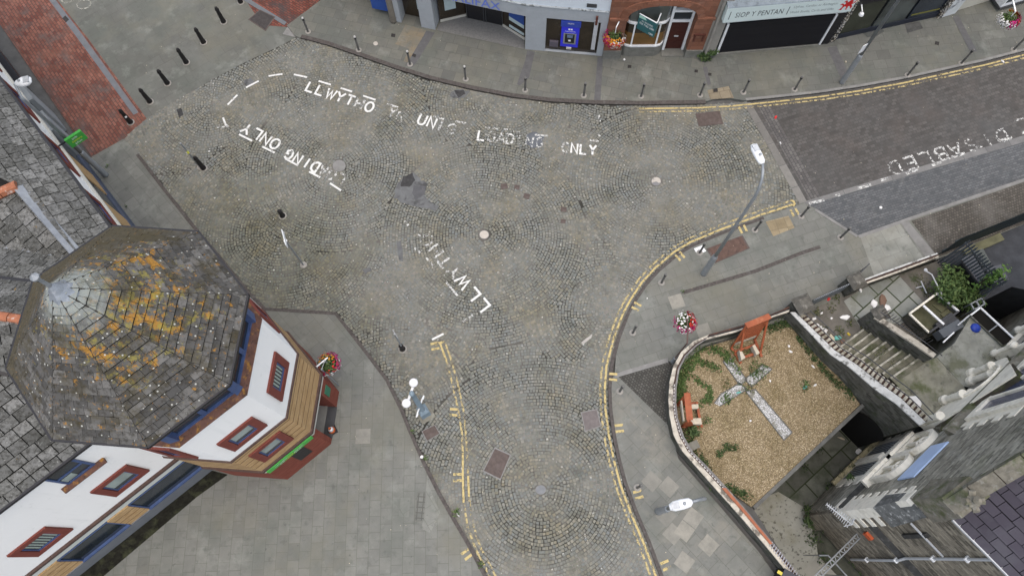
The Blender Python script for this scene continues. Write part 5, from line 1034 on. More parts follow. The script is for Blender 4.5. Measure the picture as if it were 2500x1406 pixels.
for k in range(len(A_)-1):
    n = max(2, int((A_[k+1]-A_[k]).length/.19))
    for i in range(n):
        t = (i+.25)/n; t2 = (i+.8)/n; mb2 = [A_[k].lerp(A_[k+1], t), A_[k].lerp(A_[k+1], t2), B_[k].lerp(B_[k+1], t2), B_[k].lerp(B_[k+1], t)]
        sb.hexa([v for v in mb2][::-1], [v+Vector((0, 0, .05)) for v in mb2][::-1])
tag(sb.build('ledge_stones', plain('pale_ledge_stone', (.42, .40, .33), .25, 4, .9, .2, [((.15, .13, .08), 3, .52, .62, .7)]), SW), kind='stuff')
for off in (0, 1):
    mb = MB(); mb.tube([(B_ if off else A_)[k]+Vector((0, 0, .5)) for k in range(len(A_))], .022, 5); mb.build('rail', MDGREY, SW)
ISW = thing('inner_stair_wall', 'short stone wall with cream coping between the steps and the lower yard', 'wall', G(2130, 775))
wo, wi, wz = [(2134, 776), (2170, 800), (2225, 836), (2279, 873)], [(2142, 768), (2182, 793), (2240, 830), (2286, 864)], [1.5, 1.75, 2.0, 2.15]
wallstrip(wo, wi, lower(wz, .1), None, 'wall_body', MWST, ISW); wallstrip(wo, wi, wz, .1, 'coping', MCOP, ISW)
for k, dz in ((0, .1), (1, .55)):
    mb = MB(); mb.tube([G(2150, 762, 1.5+dz), G(2196, 792, 1.8+dz), G(2262, 838, 2.1+dz), G(2300, 868, 1.7+dz)], .02, 5); mb.build('rail', MDGREY, ISW)
for i in range(18):
    t = i/17; a = G(2150+112*t, 762+76*t, 1.6+.6*t); mb = MB(); mb.tube([a-Vector((0, 0, .1)), a+Vector((0, 0, .45))], .012, 4); mb.build('baluster', MDGREY, ISW)
def pillar(px, w, h, rz, label):
    p = thing('gate_pillar', label, 'pillar', G(*px, .1), 'stone pillars of the church gate'); mb = MB(); mb.box((p.location.x, p.location.y, h/2-.2), (w, w, h+.2), rz); mb.build('shaft', MWST, p)
    mb = MB(); s_ = w*.62; c0 = p.location; mb.hexa([c0+Matrix.Rotation(rz, 3, 'Z') @ Vector((x*s_, y*s_, h-.1)) for x, y in ((-1, -1), (1, -1), (1, 1), (-1, 1))], [c0+Matrix.Rotation(rz, 3, 'Z') @ Vector((x*s_*.55, y*s_*.55, h+.12)) for x, y in ((-1, -1), (1, -1), (1, 1), (-1, 1))]); mb.build('cap', plain('pillar_cap', (.11, .105, .09), .3, 5, .92, .2, [((.24, .23, .20), 4, .54, .66, .7)]), p)
rzp = wang((1930, 770), (2100, 700))
pillar((1940, 762), .62, 1.15, rzp, 'squat dark stone gate pillar at the corner of the gravel garden'); pillar((2066, 706), .55, 1.15, rzp, 'dark stone gate pillar with a broken pale cap beside the leaning gate')
pillar((2112, 790), .5, 1.5, rzp, 'brown mossy stone pillar at the foot of the inner stair wall')
STW = thing('street_wall', 'low stone wall with pale worn coping between the gate and the palisade fence', 'wall', G(2100, 700, .1))
so, si = [(2102, 684), (2180, 655), (2288, 617)], [(2106, 696), (2186, 668), (2292, 628)]; zz3 = [.75]*3
wallstrip(so, si, lower(zz3, .07), None, 'wall_body', MWST, STW); wallstrip(so, lerp(so, si, .3), zz3, .07, 'coping', bpy.data.materials['white_worn_coping'], STW); wallstrip(lerp(so, si, .68), si, zz3, .07, 'coping', MCOP, STW); wallstrip(lerp(so, si, .32), lerp(so, si, .66), lower(zz3, .04), .05, 'rail_bed', MRUST, STW)
GT = thing('metal_gate', 'grey slatted metal gate standing closed between the two stone pillars', 'gate', G(1975, 748, .1))
ga, gb = G(1964, 752, .1), G(2052, 712, .1); gF = Fac(ga, gb)
for i in range(22):
    u = gF.L*(i+.3)/22; mb = MB(); mb.fbox(gF, u, u+.035, .12, 1.15, -.02, .02); mb.build('bar', MGALV, GT)
for z in (.25, 1.0): mb = MB(); mb.fbox(gF, 0, gF.L, z, z+.05, -.045, -.021); mb.build('rail', MDGREY, GT)
OG = thing('open_gate', 'narrow dark gate leaf swung open onto the pavement beside a stone pillar', 'gate', G(2076, 690, .1))
oF = Fac(G(2068, 694, .1), G(2098, 664, .1)); mb = MB(); mb.fbox(oF, 0, oF.L, 1.05, 1.1, -.02, .02); mb.fbox(oF, 0, oF.L, .2, .25, -.02, .02); mb.build('rail', MDGREY, OG)
for i in range(6): mb = MB(); mb.fbox(oF, oF.L*i/5.2, oF.L*i/5.2+.03, .25, 1.05, -.012, .012); mb.build('bar', MDGREY, OG)
# church yard: floors, steps, landing
def block(name, pts, z0, z1, mat): mb = MB(); mb.prism([(v.x, v.y) for v in GP(pts, z1)], z0, z1); return struct(name, mb, mat)
block('yard_floor', [(1932, 772), (2102, 704), (2292, 636), (2350, 740), (2230, 850), (2128, 786), (2044, 849)], FZ-.3, .09, plain('dark_yard', (.13, .122, .105), .3, 1.5, .9, .2, [((.15, .15, .13), 2, .55, .68, .6), ((.04, .055, .02), 1.4, .56, .66, .8)]))
low('yard_paving', [(2060, 735), (2100, 708), (2190, 668), (2255, 738), (2200, 792), (2130, 786), (2098, 795)], .10, bricks('yard_flags', (.24, .255, .235), (.29, .30, .27), (.04, .05, .025), .95, .85, wang((2100, 770), (2190, 690)), .03, 'obj', .5, [((.11, .12, .08), 1.2, .52, .68, .7)], .9, .2, .2))
s0, s1, t0, t1 = G(2044, 849, .09), G(2128, 786, .09), G(2186, 935, 1.3), G(2268, 880, 1.3)
ST_ = thing('stone_steps', 'flight of mossy stone steps with pale worn nosings climbing to the church door', 'steps', s0)
MSTEP = plain('mossy_step', (.15, .145, .11), .3, 3, .92, .2, [((.045, .06, .02), 1.6, .5, .64, .8), ((.15, .145, .12), 4, .55, .66, .5)]); MNOS = plain('pale_nosing', (.40, .39, .33), .35, 5, .9, .2, [((.09, .095, .06), 3, .48, .6, .8)])
for k in range(8):
    f0, f1 = k/8, (k+1)/8; z1 = .09+1.21*(k+1)/8; a = s0.lerp(t0, f0); b = s1.lerp(t1, f0); c_ = s1.lerp(t1, f1); d = s0.lerp(t0, f1)
    mb = MB(); mb.prism([(v.x, v.y) for v in (a, b, c_, d)], FZ, z1-.02 if k < 7 else z1-.01); st_ = mb.build('step', MSTEP, ST_)
    nv = ((d-a).normalized())*.09; mb = MB(); mb.prism([(v.x, v.y) for v in (a, b, b+nv, a+nv)], z1-.06, z1); mb.build('nosing', MNOS, st_)
block('landing', [(2186, 935), (2268, 880), (2286, 872), (2352, 942), (2390, 1000), (2258, 1036), (2225, 985)], FZ, 1.30, plain('mossy_landing', (.23, .225, .175), .3, 1.6, .92, .2, [((.07, .085, .03), 1.2, .5, .66, .8), ((.05, .05, .042), 2.2, .57, .68, .7), ((.24, .235, .2), 3, .58, .7, .4)]))
block('landing', [(2287, 871), (2330, 838), (2372, 769), (2446, 842), (2500, 800), (2560, 760), (2700, 800), (2480, 960), (2353, 943)], FZ, 1.306, plain('concrete_landing', (.26, .265, .23), .25, 1.4, .9, .2, [((.10, .105, .06), 1.0, .5, .66, .8), ((.06, .06, .055), 2.2, .57, .68, .7), ((.27, .27, .25), 1.8, .58, .7, .4)]))
# arch below the landing
fA = Fac(G(2090, 985, FZ), G(2235, 1050, FZ), FZ); aw = SW
oo = FAr = Fac(G(*swo[3], swz[3]), G(*swo[5], swz[5]), FZ)
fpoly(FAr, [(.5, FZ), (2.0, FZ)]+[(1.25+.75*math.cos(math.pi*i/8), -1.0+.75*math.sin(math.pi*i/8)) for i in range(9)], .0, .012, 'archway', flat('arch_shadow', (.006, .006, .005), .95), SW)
# ================================================================ ROAD MARKINGS
def paint(name, c, lo, hi, sc=5.0):
    t = NT(name); n1 = t.noise(sc, 5, .7); n2 = t.noise(28, 3, .7)
    f = t.ramp(t.math('ADD', t.math('MULTIPLY', n1, .75), t.math('MULTIPLY', n2, .25)), [(lo, 0.0), (hi, 1.0)])
    t.fin(t.mix(t.ramp(n2, [(.3, 0.0), (.7, 1.0)]), mul(c, .82), c), .7, .25)
    tr = t.n('BsdfTransparent'); mx = t.n('MixShader'); t.l(f, mx.inputs[0]); t.l(tr.outputs[0], mx.inputs[1]); t.l(t.p.outputs[0], mx.inputs[2]); t.l(mx.outputs[0], t.out.inputs[0]); return t.m
PW = paint('white_road_paint', (.66, .67, .64), .36, .44); PWW = paint('worn_white_paint_road', (.60, .61, .58), .46, .52, 7); PWV = paint('very_worn_white_paint', (.62, .63, .60), .51, .55, 8)
PY = paint('yellow_road_paint', (.50, .405, .18), .415, .48, 5); PYW = paint('worn_yellow_paint', (.46, .38, .185), .475, .53, 6)
GL = {'L': [[(0, 1), (0, 0), (.55, 0)]], 'W': [[(0, 1), (.2, 0), (.4, .8), (.6, 0), (.8, 1)]], 'Y': [[(0, 1), (.3, .5), (.6, 1)], [(.3, .5), (.3, 0)]], 'T': [[(0, 1), (.6, 1)], [(.3, 1), (.3, 0)]],
      'H': [[(0, 0), (0, 1)], [(.55, 0), (.55, 1)], [(0, .5), (.55, .5)]], 'N': [[(0, 0), (0, 1), (.55, 0), (.55, 1)]], 'I': [[(.2, 0), (.2, 1)]], 'U': [[(0, 1), (0, .25), (.12, .04), (.3, 0), (.45, .04), (.57, .25), (.57, 1)]],
      'O': [[(.3+.3*math.cos(a), .5+.5*math.sin(a)) for a in np.linspace(0, 2*math.pi, 15)]], 'A': [[(0, 0), (.3, 1), (.6, 0)], [(.12, .35), (.48, .35)]], 'D': [[(0, 0), (0, 1), (.25, 1), (.48, .82), (.55, .5), (.48, .18), (.25, 0), (0, 0)]],
      'G': [[(.55, .82), (.3, 1), (.08, .82), (0, .5), (.08, .18), (.3, 0), (.55, .18), (.55, .45), (.33, .45)]], 'S': [[(.5, .85), (.3, 1), (.08, .88), (.08, .65), (.45, .4), (.5, .15), (.27, 0), (.03, .13)]],
      'B': [[(0, 0), (0, 1), (.35, 1), (.45, .78), (.35, .53), (0, .53)], [(.35, .53), (.52, .27), (.38, 0), (0, 0)]], 'E': [[(.5, 1), (0, 1), (0, 0), (.5, 0)], [(0, .5), (.42, .5)]]}
RZ = .024
def stroke(mb, pts, w, z):
    P_ = [Vector((p.x, p.y, 0)) for p in pts]; n = len(P_); L_ = []; R_ = []; closed = (P_[0]-P_[-1]).length < 1e-4
    for i, p in enumerate(P_):
        a = P_[i-1] if i else (P_[-2] if closed else None); b = P_[i+1] if i < n-1 else (P_[1] if closed else None)
        t1 = (p-a).normalized() if a is not None else (b-p).normalized(); t2 = (b-p).normalized() if b is not None else t1
        m = Vector((-(t1.y+t2.y), t1.x+t2.x, 0)); m = m.normalized() if m.length > .3 else Vector((-t1.y, t1.x, 0)); k = w/2/max(.5, m.dot(Vector((-t1.y, t1.x, 0))))
        L_.append(p+m*k); R_.append(p-m*k)
    o = len(mb.v); mb.v += [(v.x, v.y, z) for v in L_+R_]; mb.f += [(o+n+i, o+n+i+1, o+i+1, o+i) for i in range(n-1)]
def road_text(s, a, b, h, mats, name='road_lettering', w=.098, z=RZ):
    A_, B_ = G(*a), G(*b); X = (B_-A_); Lx = X.length; X.normalize(); Y = Vector((-X.y, X.x, 0)); n = len(s); cw = Lx/n
    for m in set(mats):
        if m is None: continue
        mb = MB()
        for i, ch in enumerate(s):
            if ch == ' ' or mats[i] is not m: continue
            gx = cw*.72/.6 if ch != 'W' else cw*.62/.6
            for st_ in GL[ch]:
                stroke(mb, [A_+X*(cw*i+x*gx)+Y*(y*h) for x, y in st_], w, z)
        struct(name, mb, m)
def dashes(prs, m, w=.09, name='bay_marking'):
    mb = MB()
    for a, b in prs: stroke(mb, [G(*a), G(*b)], w, RZ)
    struct(name, mb, m)
o_, w_, v_ = PW, PWW, PWV
road_text('LLWYTHO', (746, 222), (912, 278), .52, [o_]*5+[w_, o_], z=RZ)
road_text('YN', (944, 283), (988, 300), .52, [w_, v_]); road_text('UNIG', (1018, 302), (1112, 332), .55, [o_, o_, w_, v_])
road_text('LOADING', (1166, 342), (1330, 362), .50, [o_, v_, w_, w_, v_, w_, v_]); road_text('ONLY', (1372, 372), (1460, 380), .50, [v_, o_, o_, o_])
road_text('LOADING', (846, 430), (700, 362), .50, [v_, v_, w_, o_, o_, o_, o_]); road_text('ONLY', (688, 346), (596, 298), .52, [o_, o_, o_, o_])
road_text('LLWYTHO', (1196, 745), (1040, 562), .52, [o_, o_, o_, w_, w_, w_, v_])
dashes([((656, 187), (690, 182)), ((601, 215), (632, 199)), ((556, 257), (580, 233)), ((545, 288), (551, 305)), ((551, 305), (558, 311)), ((718, 183), (750, 190)), ((778, 199), (808, 208)), ((832, 216), (860, 225)), ((887, 235), (917, 245)), ((584, 329), (616, 345)), ((641, 359), (671, 374)), ((700, 390), (728, 405)), ((755, 420), (782, 434)), ((806, 448), (833, 466)), ((1055, 829), (1083, 815))], PW)
dashes([((945, 255), (972, 263)), ((1058, 285), (1084, 292)), ((1112, 297), (1138, 302)), ((1130, 786), (1155, 769)), ((1090, 690), (1117, 722)), ((1440, 343), (1461, 346)), ((1252, 322), (1268, 324)), ((1306, 330), (1338, 333)), ((530, 312), (560, 309))], PWW)
dashes([((1012, 565), (1030, 578)), ((988, 540), (998, 552)), ((1012, 606), (1026, 618)), ((1040, 628), (1060, 655)), ((1185, 312), (1240, 318)), ((1462, 280), (1465, 300)), ((1458, 325), (1466, 335))], PWV)
road_text('DISABLED', (2448, 316), (2150, 404), .62, [v_, v_, v_, w_, w_, v_, w_, v_], w=.10)
road_text('ANABL', (2660, 240), (2462, 300), .62, [v_, w_, v_, w_, v_], w=.10)
dashes([((2093, 461), (2126, 452)), ((2150, 441), (2168, 436)), ((2212, 425), (2240, 414)), ((2275, 405), (2298, 396)), ((2322, 385), (2355, 375)), ((2382, 362), (2397, 357)), ((2436, 346), (2470, 336)), ((2494, 326), (2520, 318)), ((1975, 498), (2012, 489)), ((2040, 479), (2050, 476))], PWW, .13)
# yellow lines
def offs(pts, d): # polyline of ground points moved sideways by d metres
    out = []
    for i, p in enumerate(pts):
        t = (pts[min(i+1, len(pts)-1)]-pts[max(i-1, 0)]).normalized(); out.append(p+Vector((-t.y, t.x, 0))*d)
    return out
KRg = GP(KR[:-1]+[(1938, 506)]); KUg = GP([(1560, 259), (1700, 257), (1780, 253), (1820, 249)]+KU2)
for k, (d, m) in enumerate(((.13, PY), (.32, PYW))):
    mb = MB(); stroke(mb, offs(KRg, d), .085, RZ); struct('yellow_line', mb, m)
for d, m in ((-.17, PY), (-.34, PYW)):
    mb = MB(); stroke(mb, offs(KUg, d), .08, RZ); struct('yellow_line', mb, m)
YL1 = [(1074, 836), (1090, 881), (1100, 918), (1111, 965), (1121, 1011), (1128, 1058), (1130, 1105), (1130, 1161), (1132, 1226), (1142, 1287), (1163, 1343), (1195, 1403), (1230, 1460)]; YL2 = [(1086, 834), (1104, 885), (1116, 930), (1132, 1002), (1139, 1077), (1143, 1161), (1145, 1212), (1153, 1273), (1172, 1333), (1207, 1399), (1240, 1455)]
for a, m in ((YL1, PYW), (YL2, PYW), (YL1[6:9], PY), (YL2[5:7], PY), (YL1[:2], PY)):
    mb = MB(); stroke(mb, GP(a), .08, RZ+(.003 if len(a) < 6 else 0)); struct('yellow_line', mb, m)
mb = MB(); stroke(mb, GP([(1930, 490), (1937, 492), (1940, 498), (1936, 504)]), .09, RZ); stroke(mb, GP([(1062, 842), (1074, 837), (1086, 834)]), .09, RZ); struct('yellow_line', mb, PY)
mb = MB()
for (x, y), an, z in (((1659, 628), 125, PZ+.012), ((1553, 750), 150, PZ+.012), ((1496, 921), 175, PZ+.012), ((1511, 1046), 185, PZ+.012), ((1557, 1207), 195, PZ+.012), ((1624, 1379), 200, PZ+.012), ((1812, 562), 108, PZ+.012), ((1938, 521), 108, PZ+.012), ((1062, 845), 190, RZ), ((1108, 1006), 175, RZ), ((1117, 1165), 180, RZ), ((1140, 1352), 215, .08)):
    c0 = G(x, y); a = math.radians(an); u = Vector((math.cos(a), math.sin(a), 0)); v = Vector((-u.y, u.x, 0))
    for k in (-1, 1): stroke(mb, [c0+v*k*.12-u*.17, c0+v*k*.12+u*.17], .10, z)
struct('kerb_bars', mb, PY)
# chalk circles on the grey street
for x, y, r_ in ((165, -2, 14), (205, 12, 15)):
    mb = MB(); c0 = G(x, y); mb2 = [c0+Vector((math.cos(a)*r_/46*1.05, math.sin(a)*r_/46*.85, 0)) for a in np.linspace(0, 2*math.pi, 25)]; stroke(mb, mb2, .07, .02); struct('chalk_ring', mb, paint('chalk', (.42, .42, .36), .42, .62, 5))
# ================================================================ COVERS
MIRON = plain('iron_cover', (.085, .066, .058), .25, 6, .7, .3, [((.13, .11, .10), 3, .5, .7, .5)], .5, 90); MDK = plain('small_dark_cover', (.03, .028, .026), .3, 6, .6)
def cover(name, pts, z, label, mat, group=None, frame=None):
    w2_ = GP(pts, z); c0 = sum(w2_, Vector((0, 0, 0)))/len(w2_); t = thing(name, label, 'manhole cover' if 'manhole' in name else 'cover', c0, group)
    mb = MB(); mb.prism([(v.x, v.y) for v in w2_], z-.02, z); mb.build('frame', frame or MGRN, t)
    mb = MB(); mb.prism([((c0+(v-c0)*.90).x, (c0+(v-c0)*.90).y) for v in w2_], z-.01, z+.006); mb.build('lid', mat, t)
    return t
def rect(cx, cy, w, h, an):
    a = math.radians(an); return [(cx+x*w/2*math.cos(a)-y*h/2*math.sin(a), cy+x*w/2*math.sin(a)+y*h/2*math.cos(a)) for x, y in ((-1, -1), (1, -1), (1, 1), (-1, 1))]
cover('manhole_cover', [(1698, 278), (1757, 271), (1766, 303), (1706, 309)], .03, 'brown rectangular manhole cover in the cobbles near the double yellow lines', MIRON, frame=MIRON)
cover('manhole_cover', [(1208, 1091), (1248, 1109), (1222, 1172), (1178, 1150)], .03, 'large tilted rectangular manhole cover in the cobbles near the bottom of the square', MIRON)
cover('manhole_cover', [(1418, 1006), (1458, 997), (1468, 1040), (1428, 1054)], .03, 'grey rectangular manhole cover in the cobbles close to the right yellow lines', plain('iron_cover_grey', (.13, .115, .11), .2, 6, .7))
cover('manhole_cover', [(1029, 1052), (1062, 1036), (1075, 1058), (1042, 1077)], .03, 'small brown rectangular cover beside the double globe lamp', MIRON)
cover('manhole_cover', [(606, 48), (634, 24), (672, 42), (648, 76)], .03, 'dark square manhole cover at the edge of the grey street', plain('iron_cover_dark', (.045, .04, .038), .3, 6, .7), frame=MIRON)
cover('manhole_cover', [(1724, 607), (1813, 574), (1831, 606), (1746, 643)], PZ+.012, 'large rusty brown manhole cover in the pavement behind the tall lamp post', plain('iron_cover_rust', (.10, .062, .048), .3, 5, .75, .3, [((.05, .035, .03), 4, .5, .65, .7)], .5, 90), frame=MIRON)
for x, y, r_, lab, m in ((828, 405, 16, 'round grey stone disc at the centre of the left cobble rings', MGRN), (1320, 1195, 13, 'round grey disc at the centre of the lowest cobble rings', plain('disc_grey', (.17, .18, .185), .15, 5))):
    cover('round_cover', [(x+r_*math.cos(a), y+r_*.9*math.sin(a)) for a in np.linspace(0, 2*math.pi, 21)[:-1]], .026, lab, m)
for x, y, r_, lab in ((1182, 573, 12, 'pale round disc at the centre of the middle cobble rings'), (1602, 443, 12, 'half pale half grey disc at the centre of the right cobble rings'), (917, 107, 6, 'small white round cover in the pavement before the bank')):
    cover('round_cover', [(x+r_*math.cos(a), y+r_*.9*math.sin(a)) for a in np.linspace(0, 2*math.pi, 21)[:-1]], .026 if r_ > 8 else PZ+.012, lab, plain('disc_pale', (.42, .39, .34), .12, 6, .8, .2, [((.16, .165, .17), 2.0, .5, .54, .9)] if x == 1602 else ()))
sm = [((960, 87), 10), ((1011, 136), 9), ((1537, 163), 9), ((1700, 174), 8), ((1733, 182), 8), ((1747, 221), 11), ((2288, 106), 10), ((160, 47), 13), ((1507, 1067), 16), ((1231, 455), 16), ((1262, 457), 13), ((1286, 479), 15), ((1376, 511), 14), ((1375, 540), 12)]
labs = ['small dark cover in the pavement left of the bank pillar', 'small dark cover beside a bollard before the bank', 'small black cover in front of the bay window', 'small dark cover near the weeds by the book shop', 'small dark cover among cut slabs by the book shop', 'dark cover set in the yellow slab patch', 'dark square cover before the black shopfront', 'dark grating in the channel of the red brick paving', 'square drain grating beside the yellow lines on the right', 'left brown cover of the row in the middle of the cobbles', 'second brown cover of the row in the middle of the cobbles', 'lowest brown cover of the row in the middle of the cobbles', 'upper of two brown covers left of the pale disc', 'lower of two brown covers left of the pale disc']
for i, ((x, y), s_) in enumerate(sm):
    cover('small_cover', rect(x, y, s_, s_*.8, (8, 20, 2, 3, 5, -8, 12, 48, 85, -10, 10, 18, 5, 5)[i]), (.028 if x in (160, 1231, 1262, 1286, 1376, 1375, 1507) else PZ+.010), labs[i], MIRON if 8 < i else MDK, 'small square covers in the ground', MDK if i < 8 else MIRON)
# ================================================================ BOLLARDS
MBOL = plain('dark_bollard', (.10, .10, .094), .3, 5, .55, .4, [((.16, .16, .155), 4, .55, .7, .5)]); MRING = plain('mortar_ring', (.26, .25, .225), .2, 8)
def slim_bollard(capm):
    t = thing('bollard', '', 'bollard', (0, 0, 0), 'slim bollards along the pavements')
    MB().lathe((0, 0, 0), [(.15, -.01), (.14, .012), (.05, .014)], 12).build('base_ring', MRING, t)
    MB().lathe((0, 0, 0), [(.058, .0), (.052, .05), (.048, .80), (.045, .84)], 12).build('post', MBOL, t, True)
    MB().lathe((0, 0, .84), [(.048, 0), (.06, .015), (.06, .09), (.05, .11)], 12).build('collar', MBLACK, t, True)
    MB().lathe((0, 0, .95), [(.055, .0), (.06, .03), (.045, .08), (.01, .10)], 12).build('cap', capm, t, True); return t
pa = slim_bollard(plain('pale_cap', (.42, .42, .40), .2, 6)); pb = slim_bollard(plain('grey_cap', (.15, .15, .14), .2, 6))
bl = [((752, 78), 'pale capped slim bollard nearest the red brick street corner', 0), ((876, 123), 'pale capped slim bollard before the dark drainpipe by the bank', 0), ((1001, 158), 'pale capped slim bollard beside the ochre paving patch', 0), ((1137, 194), 'slim bollard in front of the bank entrance', 0), ((1282, 221), 'slim bollard in line with the bank pillar left of the cash machine', 1), ((1425, 234), 'slim bollard in front of the blue cash machine', 1), ((1565, 236), 'slim bollard in front of the bay window', 1), ((1709, 233), 'slim bollard just left of the yellow slab patch', 1), ((1815, 226), 'slim bollard just right of the yellow slab patch', 1), ((1940, 219), 'slim bollard in front of the black shutter', 1), ((2216, 184), 'slim bollard right of the lamp post with a white plate', 1), ((2347, 155), 'slim bollard at the end of a dark paving band near the black shop', 1), ((2475, 122), 'slim bollard at the right end of the upper pavement row', 1),
      ((1956, 528), 'slim bollard beside the buff tactile paving at the road corner', 1), ((2052, 580), 'slim bollard at the corner of the grey parking bay', 1), ((1843, 562), 'slim bollard left of the buff tactile paving', 1), ((1708, 617), 'slim bollard standing in a white patch beside the rusty manhole cover', 1), ((1615, 690), 'slim bollard on the bend of the pavement opposite the drain line', 1), ((1545, 812), 'slim bollard on the pavement left of the hanging basket post', 1), ((1513, 955), 'slim bollard near the triangle of small dark setts', 1), ((1556, 1190), 'low slim bollard on the pavement near the lower yellow bars', 1)]
used = {0: False, 1: False}
for p, lab, k in bl:
    src = pb if k else pa; loc = G(p[0], p[1], PZ+.005)
    if not used[k]: used[k] = True; src.location = loc; src['label'] = lab
    else: clone(src, loc, lab)
sheet('mortar_patch', [(1694, 607), (1714, 599), (1724, 613), (1704, 623)], PZ+.011, MWHITE)
MCAST = plain('black_cast_iron', (.010, .009, .009), .3, 6, .55, .4)
cb = thing('cast_bollard', 'black cast iron bollard on the red brick paving with a white disc', 'bollard', (0, 0, 0), 'black cast iron bollards across the grey street')
MB().lathe((0, 0, 0), [(.19, -.01), (.175, .014), (.10, .016)], 12).build('base_ring', MRING, cb)
MB().lathe((0, 0, 0), [(.13, .0), (.13, .10), (.105, .14), (.10, .55), (.08, .80), (.075, .84)], 14).build('post', MCAST, cb, True)
MB()._lathe(Vector((0, 0, .84)), [(.075, 0), (.10, .02), (.10, .06), (.07, .08), (.075, .14), (.055, .20), (.01, .22)], 14).build('head', MCAST, cb, True)
cbl = [((319, 299), None), ((366, 249), 'black cast iron bollard next to the red brick border strip'), ((409, 204), 'black cast iron bollard second up from the red brick border'), ((455, 153), 'black cast iron bollard in the middle of the row across the grey street'), ((497, 104), 'black cast iron bollard second below the dark red brick corner'), ((546, 54), 'black cast iron bollard beside the dark manhole cover'), ((588, 6), 'black cast iron bollard touching the top edge by the dark red bricks'), ((497, 411), 'black cast iron bollard beside the leaning sign post in the cobbles'), ((690, 527), 'short black bollard in the cobbles beside the thin white topped post'), ((983, 852), 'short black bollard in the cobbles above the double globe lamp')]
for p, lab in cbl:
    loc = G(p[0], p[1], .014)
    if lab is None: cb.location = loc
    else:
        c0 = clone(cb, loc, lab)
        if 'short' in lab: c0.scale = (1, 1, .55)
dk = MB(); dk.box((cb.location.x+.10, cb.location.y-.11, .62), (.09, .02, .09), .7); dk.build('disc', MWHITE, cb)
# ================================================================ LAMP POSTS AND SIGN POSTS
def vtop(base, h): p = Vector(base); return Vector((p.x, p.y, h))
def head_mesh(parent, c0, dr, L=.95, w=.34):
    dr = Vector(dr).normalized(); sd = dr.cross(Vector((0, 0, 1))).normalized(); mb = MB(); prof = [(0, .06, .05), (.12, .13, .09), (.45, w/2, .13), (.8, w/2*.95, .12), (1, w/2*.55, .05)]; N_ = 10; o = 0
    for f, a, h in prof: mb.v += [tuple(c0+dr*(f*L)+sd*(a*math.cos(k*2*math.pi/N_))+Vector((0, 0, h*math.sin(k*2*math.pi/N_)))) for k in range(N_)]
    for i in range(len(prof)-1):
        for k in range(N_): a = i*N_+k; b = i*N_+(k+1) % N_; mb.f.append((a, a+N_, b+N_, b))
    mb.f.append(tuple(range(N_))); mb.f.append(tuple(range(len(prof)*N_-1, (len(prof)-1)*N_-1, -1)))
    hd_ = mb.build('lamp_head', MWHITE, parent, True)
    mb = MB(); mb.lathe(c0+dr*(L*.38)+Vector((0, 0, .11)), [(.05, 0), (.05, .05), (.02, .07)], 8); mb.build('sensor', MGALV, hd_)
    mb = MB(); mb.box(tuple(c0+dr*(L*.76)+Vector((0, 0, .095))), (w*.62, L*.34, .05), math.atan2(dr.y, dr.x)-math.pi/2); mb.build('lens', plain('frosted_lens', (.40, .42, .43), .25, 10, .3), hd_)
    return hd_
bz = G(1718, 668, PZ)
LPo = thing('street_lamp', 'tall grey street lamp with a curved arm and white head on the right pavement', 'street lamp', bz)
MB().lathe(bz, [(.14, 0), (.135, .05), (.125, 1.9), (.12, 1.95), (.085, 2.0), (.08, 2.05)], 14).build('base_column', MGALV, LPo, True)
pt = G(1866, 452, 7.6); ptv = vtop(bz, 7.6)
arm_end = G(1862, 400, 8.35); bend = vtop(bz, 7.9).lerp(G(1878, 425, 8.2), .6)
mb = MB(); mb.tube([vtop(bz, 2.0), vtop(bz, 5), vtop(bz, 7.5), vtop(bz, 7.8).lerp(arm_end, .10), vtop(bz, 8.2).lerp(arm_end, .35), vtop(bz, 8.35).lerp(arm_end, .65), arm_end], [.075, .065, .055, .052, .05, .048, .045], 10); mb.build('mast', MGALV, LPo, True)
head_mesh(LPo, arm_end, G(1843, 364, 8.35)-arm_end, .76, .29)
bz = G(1607, 1248, PZ); LQ = thing('street_lamp', 'grey street lamp seen end on with its white head over the lower right pavement', 'street lamp', bz)
MB().lathe(bz, [(.14, 0), (.135, .05), (.125, 1.9), (.085, 2.0)], 14).build('base_column', MGALV, LQ, True)
a = G(1716, 1218, 7.6); a0 = vtop(bz, 7.3)
mb = MB(); mb.tube([vtop(bz, 1.9), vtop(bz, 5.0), a0, G(1721, 1217, 7.75), G(1706, 1220, 8.0), G(1690, 1224, 8.05)], [.075, .062, .055, .05, .045, .045], 10); mb.build('mast', MGALV, LQ, True)
head_mesh(LQ, G(1690, 1224, 8.05), G(1642, 1236, 8.05)-G(1690, 1224, 8.05), .68, .30)
bz = G(2055, 202, PZ); LR = thing('street_lamp', 'grey lamp post with a small white plate on the upper right pavement', 'street lamp', bz)
MB().lathe(bz, [(.13, 0), (.125, .06), (.115, 2.0), (.085, 2.1)], 14).build('base_column', MGALV, LR, True); mb = MB(); mb.tube([vtop(bz, 2.05), vtop(bz, 8.2), vtop(bz, 8.6)+Vector((-.1, -.4, 0)), vtop(bz, 8.7)+Vector((-.3, -1.1, 0))], [.08, .06, .05, .045], 10); mb.build('mast', MGALV, LR, True)
head_mesh(LR, vtop(bz, 8.7)+Vector((-.3, -1.1, 0)), Vector((-.2, -1, 0)), .95)
pl_ = MB(); c0 = vtop(bz, 2.75); pl_.box((c0.x-.16, c0.y-.1, c0.z), (.30, .02, .55), .5); pl_.build('plate', MWHITE, LR)
bz = G(259, 428, .06); LS = thing('street_lamp', 'grey lamp post with a large white head close to the street wing', 'street lamp', bz)
